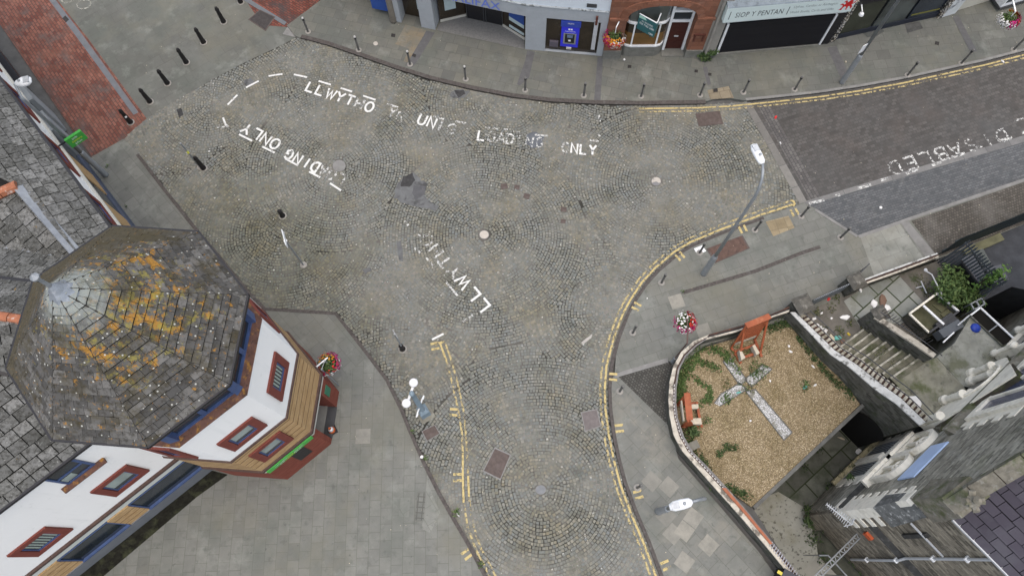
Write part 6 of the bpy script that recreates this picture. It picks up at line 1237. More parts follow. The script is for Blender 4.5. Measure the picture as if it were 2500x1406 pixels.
MB().lathe(bz, [(.13, 0), (.125, .06), (.115, 2.0), (.09, 2.1)], 14).build('base_column', MGALV, LS, True)
sp_ = Vector((-18.6, 16.75, 0)); hp_ = G(40, 205, 6.3); mb = MB(); mb.tube([vtop(bz, 2.05), vtop(bz, 6.0), vtop(bz, 6.2)], [.085, .07, .06], 10); mb.build('mast', MGALV, LS, True)
mb = MB(); mb.tube([vtop(bz, 6.15), G(36, 206, 6.3)], .05, 8); mb.build('bracket', MGALV, LS); head_mesh(LS, G(36, 206, 6.3), G(70, 197, 6.3)-G(36, 206, 6.3), .62, .44)
bz = G(961, 52, PZ); LT_ = thing('street_lamp', 'brownish lamp post with a wide base before the corner shop', 'street lamp', bz)
MB().lathe(bz, [(.17, 0), (.165, .1), (.15, 2.4), (.10, 2.6)], 14).build('base_column', plain('brown_grey_post', (.16, .145, .12), .15, 3, .5), LT_, True); mb = MB(); mb.tube([vtop(bz, 2.5), vtop(bz, 8)], [.1, .07], 10); mb.build('mast', MGALV, LT_, True)
# double globe lamp on a grey pedestal
bz = G(1037, 1008, .02); DG = thing('globe_lamp', 'grey pedestal lamp with two white globes on a crossbar at the left kerb', 'street lamp', bz)
rz_ = wang((1012, 962), (1040, 1010))
MB().box((bz.x, bz.y, .01), (.72, .62, .05), rz_).build('plinth', plain('stained_plinth', (.19, .185, .15), .25, 4), DG)
MB().box((bz.x, bz.y, .35), (.40, .40, .70), rz_).build('pedestal', plain('blue_grey_paint', (.20, .26, .30), .12, 4, .6), DG)
mb = MB(); mb.hexa([bz+Matrix.Rotation(rz_, 3, 'Z') @ Vector((x*.2, y*.2, .70)) for x, y in ((-1, -1), (1, -1), (1, 1), (-1, 1))], [bz+Matrix.Rotation(rz_, 3, 'Z') @ Vector((x*.12, y*.12, .85)) for x, y in ((-1, -1), (1, -1), (1, 1), (-1, 1))]); mb.build('pedestal_cap', bpy.data.materials['blue_grey_paint'], DG)
MB().lathe(bz+Vector((0, 0, .8)), [(.13, 0), (.115, .1), (.09, 2.6), (.07, 3.0), (.10, 3.05), (.10, 3.15), (.03, 3.3)], 12).build('column', bpy.data.materials['blue_grey_paint'], DG, True)
ga, gb = G(1009.5, 934, 3.9), G(992, 984, 3.9); gm_ = (ga+gb)/2; gm_.z = 3.75
mb = MB(); mb.tube([Vector((bz.x, bz.y, 3.75)), gm_], .04, 6); mb.tube([ga-Vector((0, 0, .15)), gm_, gb-Vector((0, 0, .15))], .05, 8); mb.build('crossbar', MWHITE, DG)
for g_ in (ga, gb):
    mb = MB(); mb.lathe(g_-Vector((0, 0, .19)), [(.165*math.sin(t), .19-.165*math.cos(t)) for t in np.linspace(.15, math.pi-.02, 11)], 18); mb.build('globe', plain('opal_globe', (.82, .82, .82), .02, 3, .25, .5), DG, True)
    mb = MB(); mb.lathe(g_-Vector((0, 0, .25)), [(.10, 0), (.10, .07)], 10); mb.build('globe_holder', MWHITE, DG)
for s_ in (-1, 1):
    mb = MB(); p = bz+Vector((0, 0, 1.5)); d_ = (gb-ga).normalized()*s_; sd_ = Vector((-d_.y, d_.x, 0)); d_ = sd_*.0+d_
    mb.tube([p, p+d_*.25+Vector((0, 0, .1)), p+d_*.42, p+d_*.3-Vector((0, 0, .1))], .03, 6); mb.build('basket_hook', MWHITE, DG)
# sign posts in the cobbles
def post(px, h, label, plate=None, m=MGALV, top=None, r_=.04):
    b0 = G(*px, .02); t = thing('sign_post', label, 'post', b0); MB().lathe(b0, [(.16, 0), (.15, .03), (.06, .035)], 10).build('base_ring', MRING, t); MB().tube([b0, vtop(b0, h)], r_, 8).build('pole', m, t)
    if plate:
        rz, w, hh, z, mm = plate; mb = MB(); mb.box((b0.x+.03, b0.y, z), (w, .025, hh), rz); mb.build('plate', mm, t)
    if top: mb = MB(); mb.lathe(vtop(b0, h-.05), [(.06, 0), (.075, .05), (.02, .1)], 10); mb.build('cap', top, t)
    return t
p_ = post((489, 409), 2.15, 'slim grey sign post with a yellow band standing beside a black bollard')
mb = MB(); b0 = p_.location; mb.lathe(vtop(b0, 1.3), [(.045, 0), (.048, .02), (.048, .16), (.045, .18)], 10); mb.build('band', SYEL, p_)
p_ = post((741, 647), 2.7, 'grey post in the left cobbles with a white tip and white sign edge', (wang((678, 545), (686, 575)), .72, .30, 2.9, MWHITE), top=MWHITE)
p_ = post((984, 852), 2.3, 'short grey sign post beside a low black bollard near the left kerb', (wang((960, 810), (972, 830)), .40, .45, 2.1, MGALV))
# ================================================================ HANGING BASKETS
def leafmat(name, stops):
    t = NT(name); rn = t.n('Attribute', {'attribute_name': 'rnd'}).outputs[2]; t.fin(t.ramp(rn, stops), .7, .25); t.p.inputs['Subsurface Weight'].default_value = 0; return t.m
MLEAF = leafmat('leaf_green', [(0, (.03, .06, .016)), (.5, (.065, .11, .032)), (1, (.12, .17, .055))]); MLEAFD = leafmat('leaf_dark', [(0, (.018, .038, .012)), (.5, (.04, .07, .022)), (1, (.08, .115, .04))])
MMOSSL = leafmat('weed_olive', [(0, (.03, .045, .012)), (.5, (.06, .075, .022)), (1, (.12, .12, .045))])
def leaves(mb, c0, rad, n, size, rr, shell=.5, flat_=1.0):
    for _ in range(n):
        while True:
            d = Vector((rr.gauss(0, 1), rr.gauss(0, 1), rr.gauss(0, 1)))
            if d.length > .1: break
        d.normalize(); f = shell+(1-shell)*rr.random(); p = Vector(c0)+Vector((d.x*rad[0], d.y*rad[1], d.z*rad[2]))*f
        ax = Vector((rr.gauss(0, 1), rr.gauss(0, 1), rr.gauss(0, .6)*flat_)).normalized(); nn = (d*.7+Vector((rr.gauss(0, .5), rr.gauss(0, .5), .6))).normalized(); bx = nn.cross(ax)
        if bx.length < .05: continue
        bx.normalize(); s_ = size*rr.uniform(.6, 1.3); mb.add([p-ax*s_, p+bx*s_*.45, p+ax*s_, p-bx*s_*.45], [(0, 1, 2, 3)], rr.random())
    return mb
def fmat(n_, c): return leafmat(n_, [(0, mul(c, .6)), (.6, c), (1, mul(c, 1.25))])
FW_, FM_, FR_, FO_ = fmat('petal_white', (.70, .69, .66)), fmat('petal_magenta', (.40, .02, .14)), fmat('petal_red', (.45, .03, .025)), fmat('petal_orange', (.55, .22, .02))
def basket(c0, R, label, seed, arr):
    rr = random.Random(seed); c0 = Vector(c0); t = thing('hanging_basket', label, 'flower basket', c0, 'hanging flower baskets'); mb = MB(); mb._lathe(c0-Vector((0, 0, R*.75)), [(.02, 0), (R*.4, .06), (R*.65, R*.4), (R*.72, R*.7)], 14); mb.build('bowl', MDGREY, t)
    leaves(MB(), c0, (R*.92, R*.92, R*.7), 520, .05, rr, .35).build('foliage', MLEAF, t)
    for m in dict.fromkeys(q_[0] for q_ in arr):
        mb = MB()
        for n_, a0, a1, lo, hi in [(*q_[1:],) for q_ in arr if q_[0] is m for _ in range(1)]:
          for _ in range(int(n_*1.7)):
              a = math.radians(rr.uniform(a0, a1)); e = math.asin(rr.uniform(lo, hi)); d = Vector((math.cos(a)*math.cos(e), math.sin(a)*math.cos(e), math.sin(e))); p = c0+Vector((d.x*R, d.y*R, d.z*R*.78))*rr.uniform(.82, 1.14); u_ = d.orthogonal().normalized(); v_2 = d.cross(u_); s_ = rr.uniform(.03, .05); k0 = rr.random()
              mb.add([p+(u_*math.cos(q)+v_2*math.sin(q))*s_*(1 if j % 2 else .75)+d*.01 for j, q in enumerate(np.linspace(0, 2*math.pi, 9)[:-1])], [tuple(range(8))], k0)
        mb.build('flowers', m, t)
    return t
bA = G(1672, 787, 2.5); b_ = basket(bA, .43, 'hanging basket of white and magenta flowers over the pavement above the gravel garden', 1, [(FW_, 62, 0, 360, -.1, 1), (FM_, 75, 150, 330, -.3, .6), (FR_, 70, -60, 80, .0, .9), (FM_, 70, -70, 70, -.3, .6)])
bsp = G(1641, 883, PZ); t_ = thing('basket_post', 'thin post with a bracket carrying the basket above the gravel garden', 'post', bsp)
MB().lathe(bsp, [(.07, 0), (.06, .6), (.04, .62)], 10).build('base', MGALV, t_); mb = MB(); mb.tube([vtop(bsp, .6), vtop(bsp, 3.0), Vector((bsp.x, bsp.y, 3.05)).lerp(Vector((bA.x, bA.y, 3.0)), .5), Vector((bA.x, bA.y, 2.95)), Vector((bA.x, bA.y, 2.6))], .03, 8); mb.build('pole', plain('rusty_pole', (.09, .06, .05), .2, 4), t_)
bB = G(801, 888, 2.4); basket(bB, .44, 'hanging basket with white rim flowers beside the entrance of the corner building', 2, [(FW_, 70, 0, 360, -.3, .35), (FM_, 80, -30, 90, -.2, .6), (FR_, 26, 0, 360, .1, .8), (FO_, 24, 30, 180, .4, 1.0), (FM_, 40, 190, 260, -.2, .4)])
bsp = G(826, 940, .07); t_ = thing('basket_post', 'thin dark post with a white bracket beside the corner entrance', 'post', bsp); mb = MB(); mb.tube([bsp, vtop(bsp, 2.85), Vector((bB.x, bB.y, 2.9)), Vector((bB.x, bB.y, 2.5))], .03, 8); mb.build('pole', MGALV, t_); mb = MB(); mb.beam(Vector((bB.x-.3, bB.y-.22, 2.88)), Vector((bB.x+.1, bB.y+.12, 2.9)), .05, .03); mb.build('bracket', MWHITE, t_)
bC = G(1500, 92, 1.9); basket(bC, .50, 'hanging basket of red and white flowers on the pier beside the bay window', 3, [(FM_, 120, 120, 250, -.4, .7), (FR_, 110, 200, 340, -.5, .4), (FW_, 70, 240, 370, -.5, .5), (FO_, 60, 180, 320, .0, .7)])
mb = MB(); mb.beam(FR.P(.5, 2.75, 0), Vector((bC.x, bC.y, 2.6)), .04, .04); mb.tube([Vector((bC.x, bC.y, 2.6)), Vector((bC.x, bC.y, 2.2))], .02, 6); tag(mb.build('basket_bracket', MWHITE), 'white bracket and chain holding the basket beside the bay window', 'bracket')
bD = G(2462, 48, 2.5); basket(bD, .46, 'hanging basket with white and magenta flowers below the oriel window', 4, [(FW_, 80, 150, 300, -.4, .6), (FM_, 120, 250, 380, -.4, .7), (FR_, 40, 300, 400, .1, .6), (FO_, 50, 0, 80, .0, .7)])
mb = MB(); mb.beam(Vector((bD.x+.1, bD.y+.8, 2.95)), Vector((bD.x, bD.y, 3.0)), .06, .04); mb.tube([Vector((bD.x, bD.y, 3.0)), Vector((bD.x, bD.y, 2.7))], .02, 6); tag(mb.build('basket_bracket', MWHITE), 'white bracket holding the basket below the oriel window', 'bracket')
# ================================================================ CONE
cz = G(811, 1050, .07); CN = thing('traffic_cone', 'orange and white traffic cone on a black base at the corner entrance', 'traffic cone', cz)
mb = MB(); mb.box((cz.x, cz.y, cz.z+.02), (.38, .38, .05), .5); mb.build('base', MBLACK, CN)
MOR = flat('cone_orange', (.55, .12, .03), .5); MB().lathe(cz+Vector((0, 0, .045)), [(.15, 0), (.115, .16)], 14).build('body', MOR, CN, True); MB().lathe(cz+Vector((0, 0, .205)), [(.114, 0), (.065, .22)], 14).build('band', MWHITE, CN, True); MB().lathe(cz+Vector((0, 0, .425)), [(.064, 0), (.03, .13), (.02, .14)], 14).build('tip', MOR, CN, True)
# ================================================================ GRAVEL GARDEN: cross bed, benches, weeds
MCHIP = NT('white_chippings'); vo = MCHIP.n('TexVoronoi', None, Scale=22); MCHIP.l(MCHIP.obj(), vo.inputs['Vector'])
c = MCHIP.mix(MCHIP.ramp(vo.outputs[0], [(.3, 0.0), (.6, 1.0)]), (.58, .59, .58), (.22, .22, .21)); c = MCHIP.mix(MCHIP.ramp(MCHIP.noise(3, 5, .75), [(.50, 0.0), (.60, .85)]), c, (.15, .145, .11)); MCHIP = MCHIP.fin(c, .85, .2, vo.outputs[0], -.5, .02)
for q in ([(1765, 882), (1784, 874), (1824, 928), (1806, 940)], [(1821, 955), (1844, 950), (1934, 1055), (1914, 1074)], [(1744, 984), (1761, 961), (1806, 935), (1824, 950), (1758, 991)], [(1818, 926), (1863, 890), (1885, 901), (1836, 944)]):
    sheet('cross_bed', q, .068, MCHIP)
    g = GP(q, .075); mb = MB()
    for i in (0, 1, 2, 3): mb.beam(g[i], g[(i+1) % len(g)], .04, .03)
    struct('cross_edging', mb, bpy.data.materials['edge_stone'])
MWOOD = plain('orange_stained_wood', (.27, .075, .030), .2, 5, .6, .3, [((.38, .15, .07), 5, .56, .68, .6), ((.15, .04, .02), 3, .55, .7, .5)]); MRAW = plain('raw_timber', (.44, .40, .31), .12, 6, .7, .3, [((.33, .33, .32), 3, .5, .65, .6)])
def bx4(q, z0, z1, name, m, par, q2=None): # four pixels at z1 (top), extruded down
    mb = MB(); t = GP(q, z1); mb.prism([(v.x, v.y) for v in t], z0, z1); return mb.build(name, m, par)
b1 = thing('wooden_bench', 'tall orange stained timber bench with a plank back beside the gate pillar', 'bench', G(1825, 850, .06))
gz = .06; A0, A1, F0, F1 = G(1784, 850, gz), G(1841, 830, gz), G(1808, 888, gz), G(1858, 872, gz)
P0_, P1_ = G(1822, 795, 1.75), G(1880, 771, 1.75)
def bar(par, a, b, w, h, name, m=MWOOD, up=(0, 0, 1)): return MB().beam(a, b, w, h, up).build(name, m, par)
upv = Vector((0, 0, 1))
for a, b in ((A0, F0), (A1, F1)): bar(b1, a+upv*.06, b+upv*.06, .09, .12, 'base_rail')
bar(b1, F0.lerp(A0, .25)+upv*.18, F1.lerp(A1, .25)+upv*.18, .10, .10, 'front_rail'); bar(b1, A0.lerp(F0, .3)+upv*.15, A1.lerp(F1, .3)+upv*.15, .10, .09, 'cross_rail')
for a, f, p in ((A0, F0, P0_), (A1, F1, P1_)):
    bar(b1, f.lerp(a, .22)+upv*.1, p.lerp(f, .1)-upv*.25, .08, .06, 'front_post'); bar(b1, a+upv*.05, p-upv*.05, .06, .10, 'back_post')
    g0 = a.lerp(f, .10)+upv*.85; mb = MB(); t = (P1_-P0_).normalized()*.05
    tri = [p-upv*.02, p.lerp(f, .16)-upv*.30, a.lerp(p, .50), ]; mb.hexa([tri[0]-t, tri[1]-t, tri[2]-t, tri[0].lerp(tri[2], .5)-t], [tri[0]+t, tri[1]+t, tri[2]+t, tri[0].lerp(tri[2], .5)+t]); mb.build('side_gusset', MWOOD, b1)
for i in range(7):
    t = .18+.105*i; bar(b1, A0.lerp(P0_, t), A1.lerp(P1_, t), .035, .13 if i else .16, 'back_slat', MRAW if i in (0,) else MWOOD, (P0_-A0))
fwd = ((F0-A0).normalized()*.12)
MB().hexa([P0_+fwd-upv*.06, P1_+fwd-upv*.06, P1_-fwd-upv*.06, P0_-fwd-upv*.06], [P0_+fwd, P1_+fwd, P1_-fwd, P0_-fwd]).build('top_plank', MWOOD, b1)
for q in ([(1804.7, 854), (1809, 853), (1820, 873), (1810, 879)], [(1837, 843.7), (1843, 840.5), (1855, 861.6), (1847, 866)]):
    t = GP(q, .55); MB().prism([(v.x, v.y) for v in t], .2, .55).build('armrest', MRAW, b1)
b2 = thing('wooden_bench', 'low orange stained timber bench against the curved wall on the left of the gravel garden', 'bench', G(1680, 1005, .06))
A0, A1, F0, F1 = G(1650, 990, gz), G(1662, 1042, gz), G(1703, 984, gz), G(1714, 1041, gz); P0_, P1_ = G(1677, 960, 1.25), G(1683.5, 1025.5, 1.25)
for a, b in ((A0, F0), (A1, F1)): bar(b2, a+upv*.06, b+upv*.06, .09, .12, 'base_rail')
bar(b2, F0.lerp(A0, .1)+upv*.18, F1.lerp(A1, .1)+upv*.18, .10, .10, 'front_rail')
for a, f, p in ((A0, F0, P0_), (A1, F1, P1_)):
    bar(b2, a+upv*.05, p-upv*.06, .07, .16, 'back_post'); mb = MB(); t = (P1_-P0_).normalized()*.045; tri = [p-upv*.03, a+upv*.55, a.lerp(f, .55)+upv*.15, a.lerp(f, .35)+upv*.8]; mb.hexa([v-t for v in tri], [v+t for v in tri]); mb.build('side_panel', MWOOD, b2)
MB().hexa([G(1669, 959.7, 1.2), G(1684.5, 959.7, 1.2), G(1691.5, 1025, 1.2), G(1675.5, 1026, 1.2)][::-1], [v+upv*.06 for v in [G(1669, 959.7, 1.2), G(1684.5, 959.7, 1.2), G(1691.5, 1025, 1.2), G(1675.5, 1026, 1.2)]][::-1]).build('top_plank', MWOOD, b2)
bar(b2, G(1663, 978, .9), G(1669, 1027, .9), .05, .14, 'back_slat', MRAW); bar(b2, G(1660, 980, .5), G(1667, 1029, .5), .05, .14, 'back_slat', MRAW)
for q in ([(1685, 987), (1705, 986), (1705.6, 996), (1685, 998)], [(1686, 1021), (1711.4, 1020), (1714, 1035), (1687, 1035)]):
    t = GP(q, .6); MB().prism([(v.x, v.y) for v in t], .25, .6).build('armrest', MRAW, b2)
# weeds
rr = random.Random(11)
def weeds(name, spots, m, z, size=.05, kind='stuff', h=.06):
    mb = MB()
    for x, y, r_, n in spots:
        c0 = G(x, y, z)
        for _ in range(int(n*.9)):
            a = rr.uniform(0, 6.28); q = 1.35*r_*rr.random()**.7/52; leaves(mb, (c0.x+q*math.cos(a), c0.y+q*math.sin(a), z+h*rr.random()), (.03, .03, .02), 1, size, rr)
    o = mb.build(name, m); o['kind'] = kind; return o
def trail(pts, r_, n): return [(x+rr.uniform(-4, 4), y+rr.uniform(-4, 4), r_*rr.uniform(.6, 1.3), n) for x, y in pts]
def sub(pts, k=5):
    out = []
    for a, b in zip(pts, pts[1:]): out += [(a[0]+(b[0]-a[0])*i/k, a[1]+(b[1]-a[1])*i/k) for i in range(k)]
    return out
weeds('weeds', trail(sub([(1690, 880), (1672, 910), (1662, 940), (1664, 975), (1662, 985)]), 11, 75)+trail(sub([(1690, 870), (1720, 890), (1760, 905)]), 7, 36)+trail(sub([(1700, 925), (1730, 950), (1735, 975), (1700, 990)]), 6, 30)+trail(sub([(1700, 860), (1740, 850), (1770, 862), (1775, 880)]), 7, 34), MLEAF, .07, .055)
weeds('weeds', trail(sub([(1865, 800), (1900, 795), (1925, 785), (1935, 800)]), 9, 50)+trail(sub([(1950, 820), (1990, 880), (2040, 930), (2090, 970)]), 8, 60)+trail(sub([(1672, 1060), (1690, 1095), (1712, 1130), (1725, 1145)]), 9, 55)+trail(sub([(1755, 1110), (1775, 1090), (1800, 1095)]), 6, 32)+trail(sub([(1770, 1190), (1800, 1200), (1830, 1210)]), 8, 40), MLEAFD, .07, .05)
weeds('weeds', [(1850, 905, 17, 190), (1773, 975, 9, 90), (1965, 942, 9, 60), (1790, 860, 14, 60), (1815, 860, 12, 50), (1690, 1050, 13, 120), (1725, 1025, 8, 40), (1785, 885, 9, 60), (1800, 905, 8, 40), (1815, 950, 14, 40)], MLEAF, .07, .055, h=.22)
weeds('weeds', [(1775, 940, 12, 60), (1835, 940, 16, 90), (1730, 890, 9, 30), (1870, 850, 10, 30), (1695, 1000, 7, 30), (1965, 950, 6, 20)], MMOSSL, .07, .045)
weeds('weeds', [(1113, 1250, 7, 50), (1040, 1118, 5, 25), (1008, 1052, 4, 18), (1172, 1378, 5, 30), (310, 505, 3, 8), (1666, 712, 4, 14), (1742, 1185, 9, 60), (1728, 1170, 7, 40), (262, 405, 4, 14)], MLEAF, .09, .05)
weeds('weeds', [(1990, 1285, 17, 110), (1970, 1245, 12, 60), (1985, 1320, 14, 90), (2030, 1290, 15, 90), (2060, 1330, 13, 80), (2090, 1365, 14, 90), (2110, 1395, 12, 70), (2010, 1365, 12, 70), (2060, 1150, 9, 40), (2020, 1190, 9, 40), (2000, 1100, 7, 20), (1960, 1140, 8, 20)], MLEAFD, FZ, .06, h=.25)
weeds('weeds', [(2230, 885, 10, 60), (2222, 905, 8, 40), (2175, 890, 8, 40), (2140, 870, 6, 25), (2180, 940, 9, 50), (2155, 855, 7, 25)], MMOSSL, .9, .05, h=.15)
weeds('weeds', [(1995, 762, 9, 40), (2030, 755, 9, 36), (2075, 790, 9, 40), (2050, 810, 10, 50), (2010, 800, 8, 36), (2040, 730, 8, 40), (2110, 800, 8, 36), (2250, 690, 14, 60), (2262, 715, 12, 60), (2120, 780, 6, 30)], MMOSSL, .10, .05, h=.12)
def bush(name, label, px, z, rad, n, size, m, seed, stem=True):
    c0 = G(*px, z); t = thing(name, label, 'plant', Vector((c0.x, c0.y, z-.0))); r2 = random.Random(seed); mb = MB()
    for k in range(7): q = Vector((r2.uniform(-.5, .5)*rad[0], r2.uniform(-.5, .5)*rad[1], rad[2]*r2.uniform(.5, 1.2))); leaves(mb, c0+q, (rad[0]*.55, rad[1]*.55, rad[2]*.5), n//7, size, r2, .3)
    mb.build('foliage', m, t)
    if stem:
        mb = MB()
        for k in range(5): mb.tube([c0, c0+Vector((r2.uniform(-.4, .4)*rad[0], r2.uniform(-.4, .4)*rad[1], rad[2]))], .015, 5)
        mb.build('stem', flat('stem_brown', (.05, .04, .025), .9), t)
    return t
bush('weed_bush', 'dark green weed clump growing at the foot of the wall beside the book shop', (1722, 140), PZ, (.55, .38, .3), 700, .09, MLEAFD, 21)
bush('shrub', 'tall green leafy shrub growing against the dark palisade fence', (2318, 716), .1, (1.25, 1.15, .9), 2400, .09, MLEAF, 22)
bush('shrub', 'bright green upper shoot of the shrub rising over the palisade fence', (2352, 722), .1, (.4, .4, 1.9), 420, .08, leafmat('leaf_bright', [(0, (.04, .085, .015)), (.5, (.075, .15, .03)), (1, (.12, .20, .05))]), 23)
bush('weed_bush', 'dark leafy weed at the foot of the brown lamp post by the bank', (968, 40), PZ, (.4, .4, .4), 300, .08, MLEAFD, 24)
bush('small_fern', 'small green fern on the ledge of the lower church window', (2070, 1165), .0, (.18, .18, .2), 90, .06, MLEAFD, 25)
bush('shrub', 'dark green shrub at the base of the church corner', (1972, 1262), FZ, (.5, .5, .5), 380, .08, MLEAFD, 26)
bush('shrub', 'round dark shrub against the curved garden wall below the low bench', (1686, 1055), .06, (.30, .30, .35), 360, .06, MLEAFD, 27)
st = MB(); c0 = G(1692, 1088, .06); st.box((c0.x, c0.y, .14), (.40, .32, .2), .4); tag(st.build('stone_block', plain('grey_block', (.17, .165, .14), .2, 4)), 'square grey stone block lying by the shrub in the gravel garden', 'stone')
# ================================================================ LOWER YARD: fence, bins, light wells
PF = thing('palisade_fence', 'dark steel palisade fence between the shrub and the bins', 'fence', G(2285, 640, .05))
fa, fb = G(2286, 640, .05), G(2372, 738, .05); fF = Fac(fa, fb)
def palis(F, n, h, par, m):
    for i in range(n):
        u = F.L*(i+.2)/n; mb = MB(); w = F.L/n*.62
        mb.add([F.P(u, .08, -.012), F.P(u+w, .08, -.012), F.P(u+w, h-.14, -.012), F.P(u+w/2, h, -.012), F.P(u, h-.14, -.012), F.P(u, .08, .012), F.P(u+w, .08, .012), F.P(u+w, h-.14, .012), F.P(u+w/2, h, .012), F.P(u, h-.14, .012)], [(0, 1, 2, 3, 4), (9, 8, 7, 6, 5), (0, 5, 6, 1), (1, 6, 7, 2), (2, 7, 8, 3), (3, 8, 9, 4), (4, 9, 5, 0)]); mb.build('pale', m, par)
    for z in (.45, h-.45): mb = MB(); mb.fbox(F, 0, F.L, z, z+.06, -.06, -.013); mb.build('rail', m, par)
MPAL = plain('blue_grey_palisade', (.06, .07, .078), .25, 4, .55); palis(fF, 17, 2.6, PF, MPAL)
PF2 = thing('palisade_fence', 'long dark palisade fence along the pavement above the bins', 'fence', G(2292, 622, .1)); fF2 = Fac(G(2290, 622, .1), G(2640, 482, .1)); palis(fF2, 52, 1.9, PF2, plain('dark_green_palisade', (.022, .034, .036), .3, 4, .5))
block('bin_yard', [(2290, 634), (2520, 540), (2760, 440), (2900, 640), (2560, 720), (2470, 700), (2380, 745)], FZ-.3, .0, plain('dark_tarmac', (.05, .054, .06), .25, 2, .9, .2, [((.13, .13, .13), 9, .66, .72, .7)]))
kerb('yard_edge', [(2345, 612), (2436, 572)], .16, .35, plain('mossy_strip', (.14, .14, .08), .3, 3), -1, 0)
MBIN = plain('slate_grey_plastic', (.075, .08, .09), .12, 3, .5)
for q, h, lab in (([(2344.6, 633.6), (2374, 619), (2418.6, 692), (2393.6, 701)], 1.35, 'large flat lidded grey bin container next to the palisade fence'), ([(2406, 657.5), (2443.6, 645), (2463, 681.5), (2426.6, 695)], 1.2, 'square flat lidded grey bin on the right of the yard'), ([(2375.3, 614), (2400, 607), (2420, 641.6), (2397, 649.5)], 1.1, 'smaller greenish grey bin with a dark opening nearest the street')):
    g = GP(q, h); c0 = sum(g, Vector((0, 0, 0)))/4; t = thing('waste_bin', lab, 'bin', Vector((c0.x, c0.y, .01)), 'grey bins in the lower yard'); s_ = [c0+(v-c0)*.92 for v in g]
    MB().prism([(v.x, v.y) for v in s_], .08, h-.06).build('body', MBLACK, t); m = MBIN if 'greenish' not in lab else plain('greenish_bin', (.07, .08, .072), .15, 3, .5)
    MB().prism([(v.x, v.y) for v in g], h-.06, h).build('lid', m, t)
    mb = MB(); mb.beam(g[0].lerp(g[3], .02)+upv*.02, g[3].lerp(g[0], .02)+upv*.02, .05, .04); mb.build('hinge', MBLACK, t)
    if 'greenish' in lab: mb = MB(); mb.prism([(v.x, v.y) for v in (g[0].lerp(g[3], .25), g[0].lerp(g[3], .75), g[0].lerp(g[3], .75).lerp(g[1].lerp(g[2], .75), .45), g[0].lerp(g[3], .25).lerp(g[1].lerp(g[2], .25), .45))], h, h+.006); mb.build('opening', MBLACK, t)
# raised light wells with white rims
MOLV = plain('mossy_pit_floor', (.085, .085, .05), .25, 2, .9, .2, [((.05, .06, .025), 1.5, .5, .65, .7)])
LW = thing('light_well', 'raised concrete light well with white rims and mossy green panels', 'light well', G(2275, 775, .1))
wq = [(2220, 766), (2288, 716), (2340, 760), (2268, 812)]; g = GP(wq, .85); c0 = sum(g, Vector((0, 0, 0)))/4
MB().prism([(v.x, v.y) for v in [c0+(v-c0)*.97 for v in g]], .0, .55).build('base', MOLV, LW)
for i, m in ((0, MBATH), (1, MWHITE), (2, MDGREY), (3, MBATH)): mb = MB(); mb.beam(g[i].lerp(g[(i+1) % 4], .03)-upv*.35, g[(i+1) % 4].lerp(g[i], .03)-upv*.35, .06, .62); mb.build('side', MWST, LW); mb = MB(); mb.beam(g[i], g[(i+1) % 4], .08, .07); mb.build('rim', m, LW)
a, b = G(2254, 746, .87), G(2304, 792, .87); mb = MB(); mb.beam(a, b, .09, .06); mb.build('divider', MWHITE, LW)
for q in ([(2276, 744), (2296, 730), (2318, 748), (2298, 762)], [(2296, 768), (2314, 754), (2330, 766), (2312, 780)]): MB().prism([(v.x, v.y) for v in GP(q, .6)], .5, .6).build('panel', plain('mossy_panel', (.10, .10, .055), .2, 2), LW)
MB().box(tuple(G(2310, 790, .7)), (.9, .5, .25), wang((2290, 810), (2330, 780))).build('housing', MDGREY, LW)
PT = thing('open_pit', 'dark rectangular basement pit with a white rail along its outer side', 'light well', G(2425, 800, 1.3))
pq = [(2368.6, 770), (2393.6, 751), (2482, 833), (2448, 845)]; MB().prism([(v.x, v.y) for v in GP(pq, 1.32)], 1.2, 1.318).build('pit_shade', flat('pit_black', (.008, .007, .005), .95), PT)  # black sheet at landing level, the pit's shaded depth put into its colour
g = GP(pq, 1.4); [MB().beam(g[i], g[(i+1) % 4], .06, .05).build('rim', m, PT) for i, m in ((0, MWHITE), (1, MWHITE), (2, MWST), (3, MWST))]; MB().beam(g[0].lerp(g[3], .55), g[1].lerp(g[2], .5), .04, .03).build('divider', MGALV, PT)
mb = MB(); mb.lathe(G(2381, 801, 1.31), [(.17, 0), (.20, .02), (.16, .10), (.06, .15)], 14); tag(mb.build('blue_ball', flat('ball_blue', (.02, .05, .32), .4)), 'blue plastic ball lying on the concrete landing', 'ball')
mb = MB(); mb.tube([G(2261, 662, 1.1), G(2275, 670, 1.15), G(2300, 720, 1.0), G(2301, 726, .1)], .025, 6); mb.lathe(G(2259, 660, 1.05), [(.07, 0), (.08, .05), (.03, .1)], 8); tag(mb.build('bent_pipe', MSTEEL), 'bent pale pipe rising through the shrub', 'pipe')
mb = MB(); mb.beam(G(2248, 686, .25), G(2262, 716, .25), .04, .04); mb.beam(G(2236, 703, .25), G(2255, 698, .25), .03, .03); tag(mb.build('broken_frame', MSTEEL), 'thin broken metal frame lying by the shrub', 'scrap')
LD = thing('yard_ladder', 'small grey metal rack standing at the end of the palisade fence', 'rack', G(2385, 745, .6))
ra, rb, rc, rd = G(2370, 742, 1.0), G(2396, 728, 1.0), G(2404, 742, 1.0), G(2378, 756, 1.0)
for a, b in ((ra, rb), (rd, rc), (ra, rd), (rb, rc), (ra.lerp(rb, .5), rd.lerp(rc, .5))): MB().beam(a, b, .05, .05).build('rail', MGALV, LD)
for a in (ra, rb, rc, rd): MB().beam(a, Vector((a.x, a.y, 0)), .04, .04).build('leg', MGALV, LD)
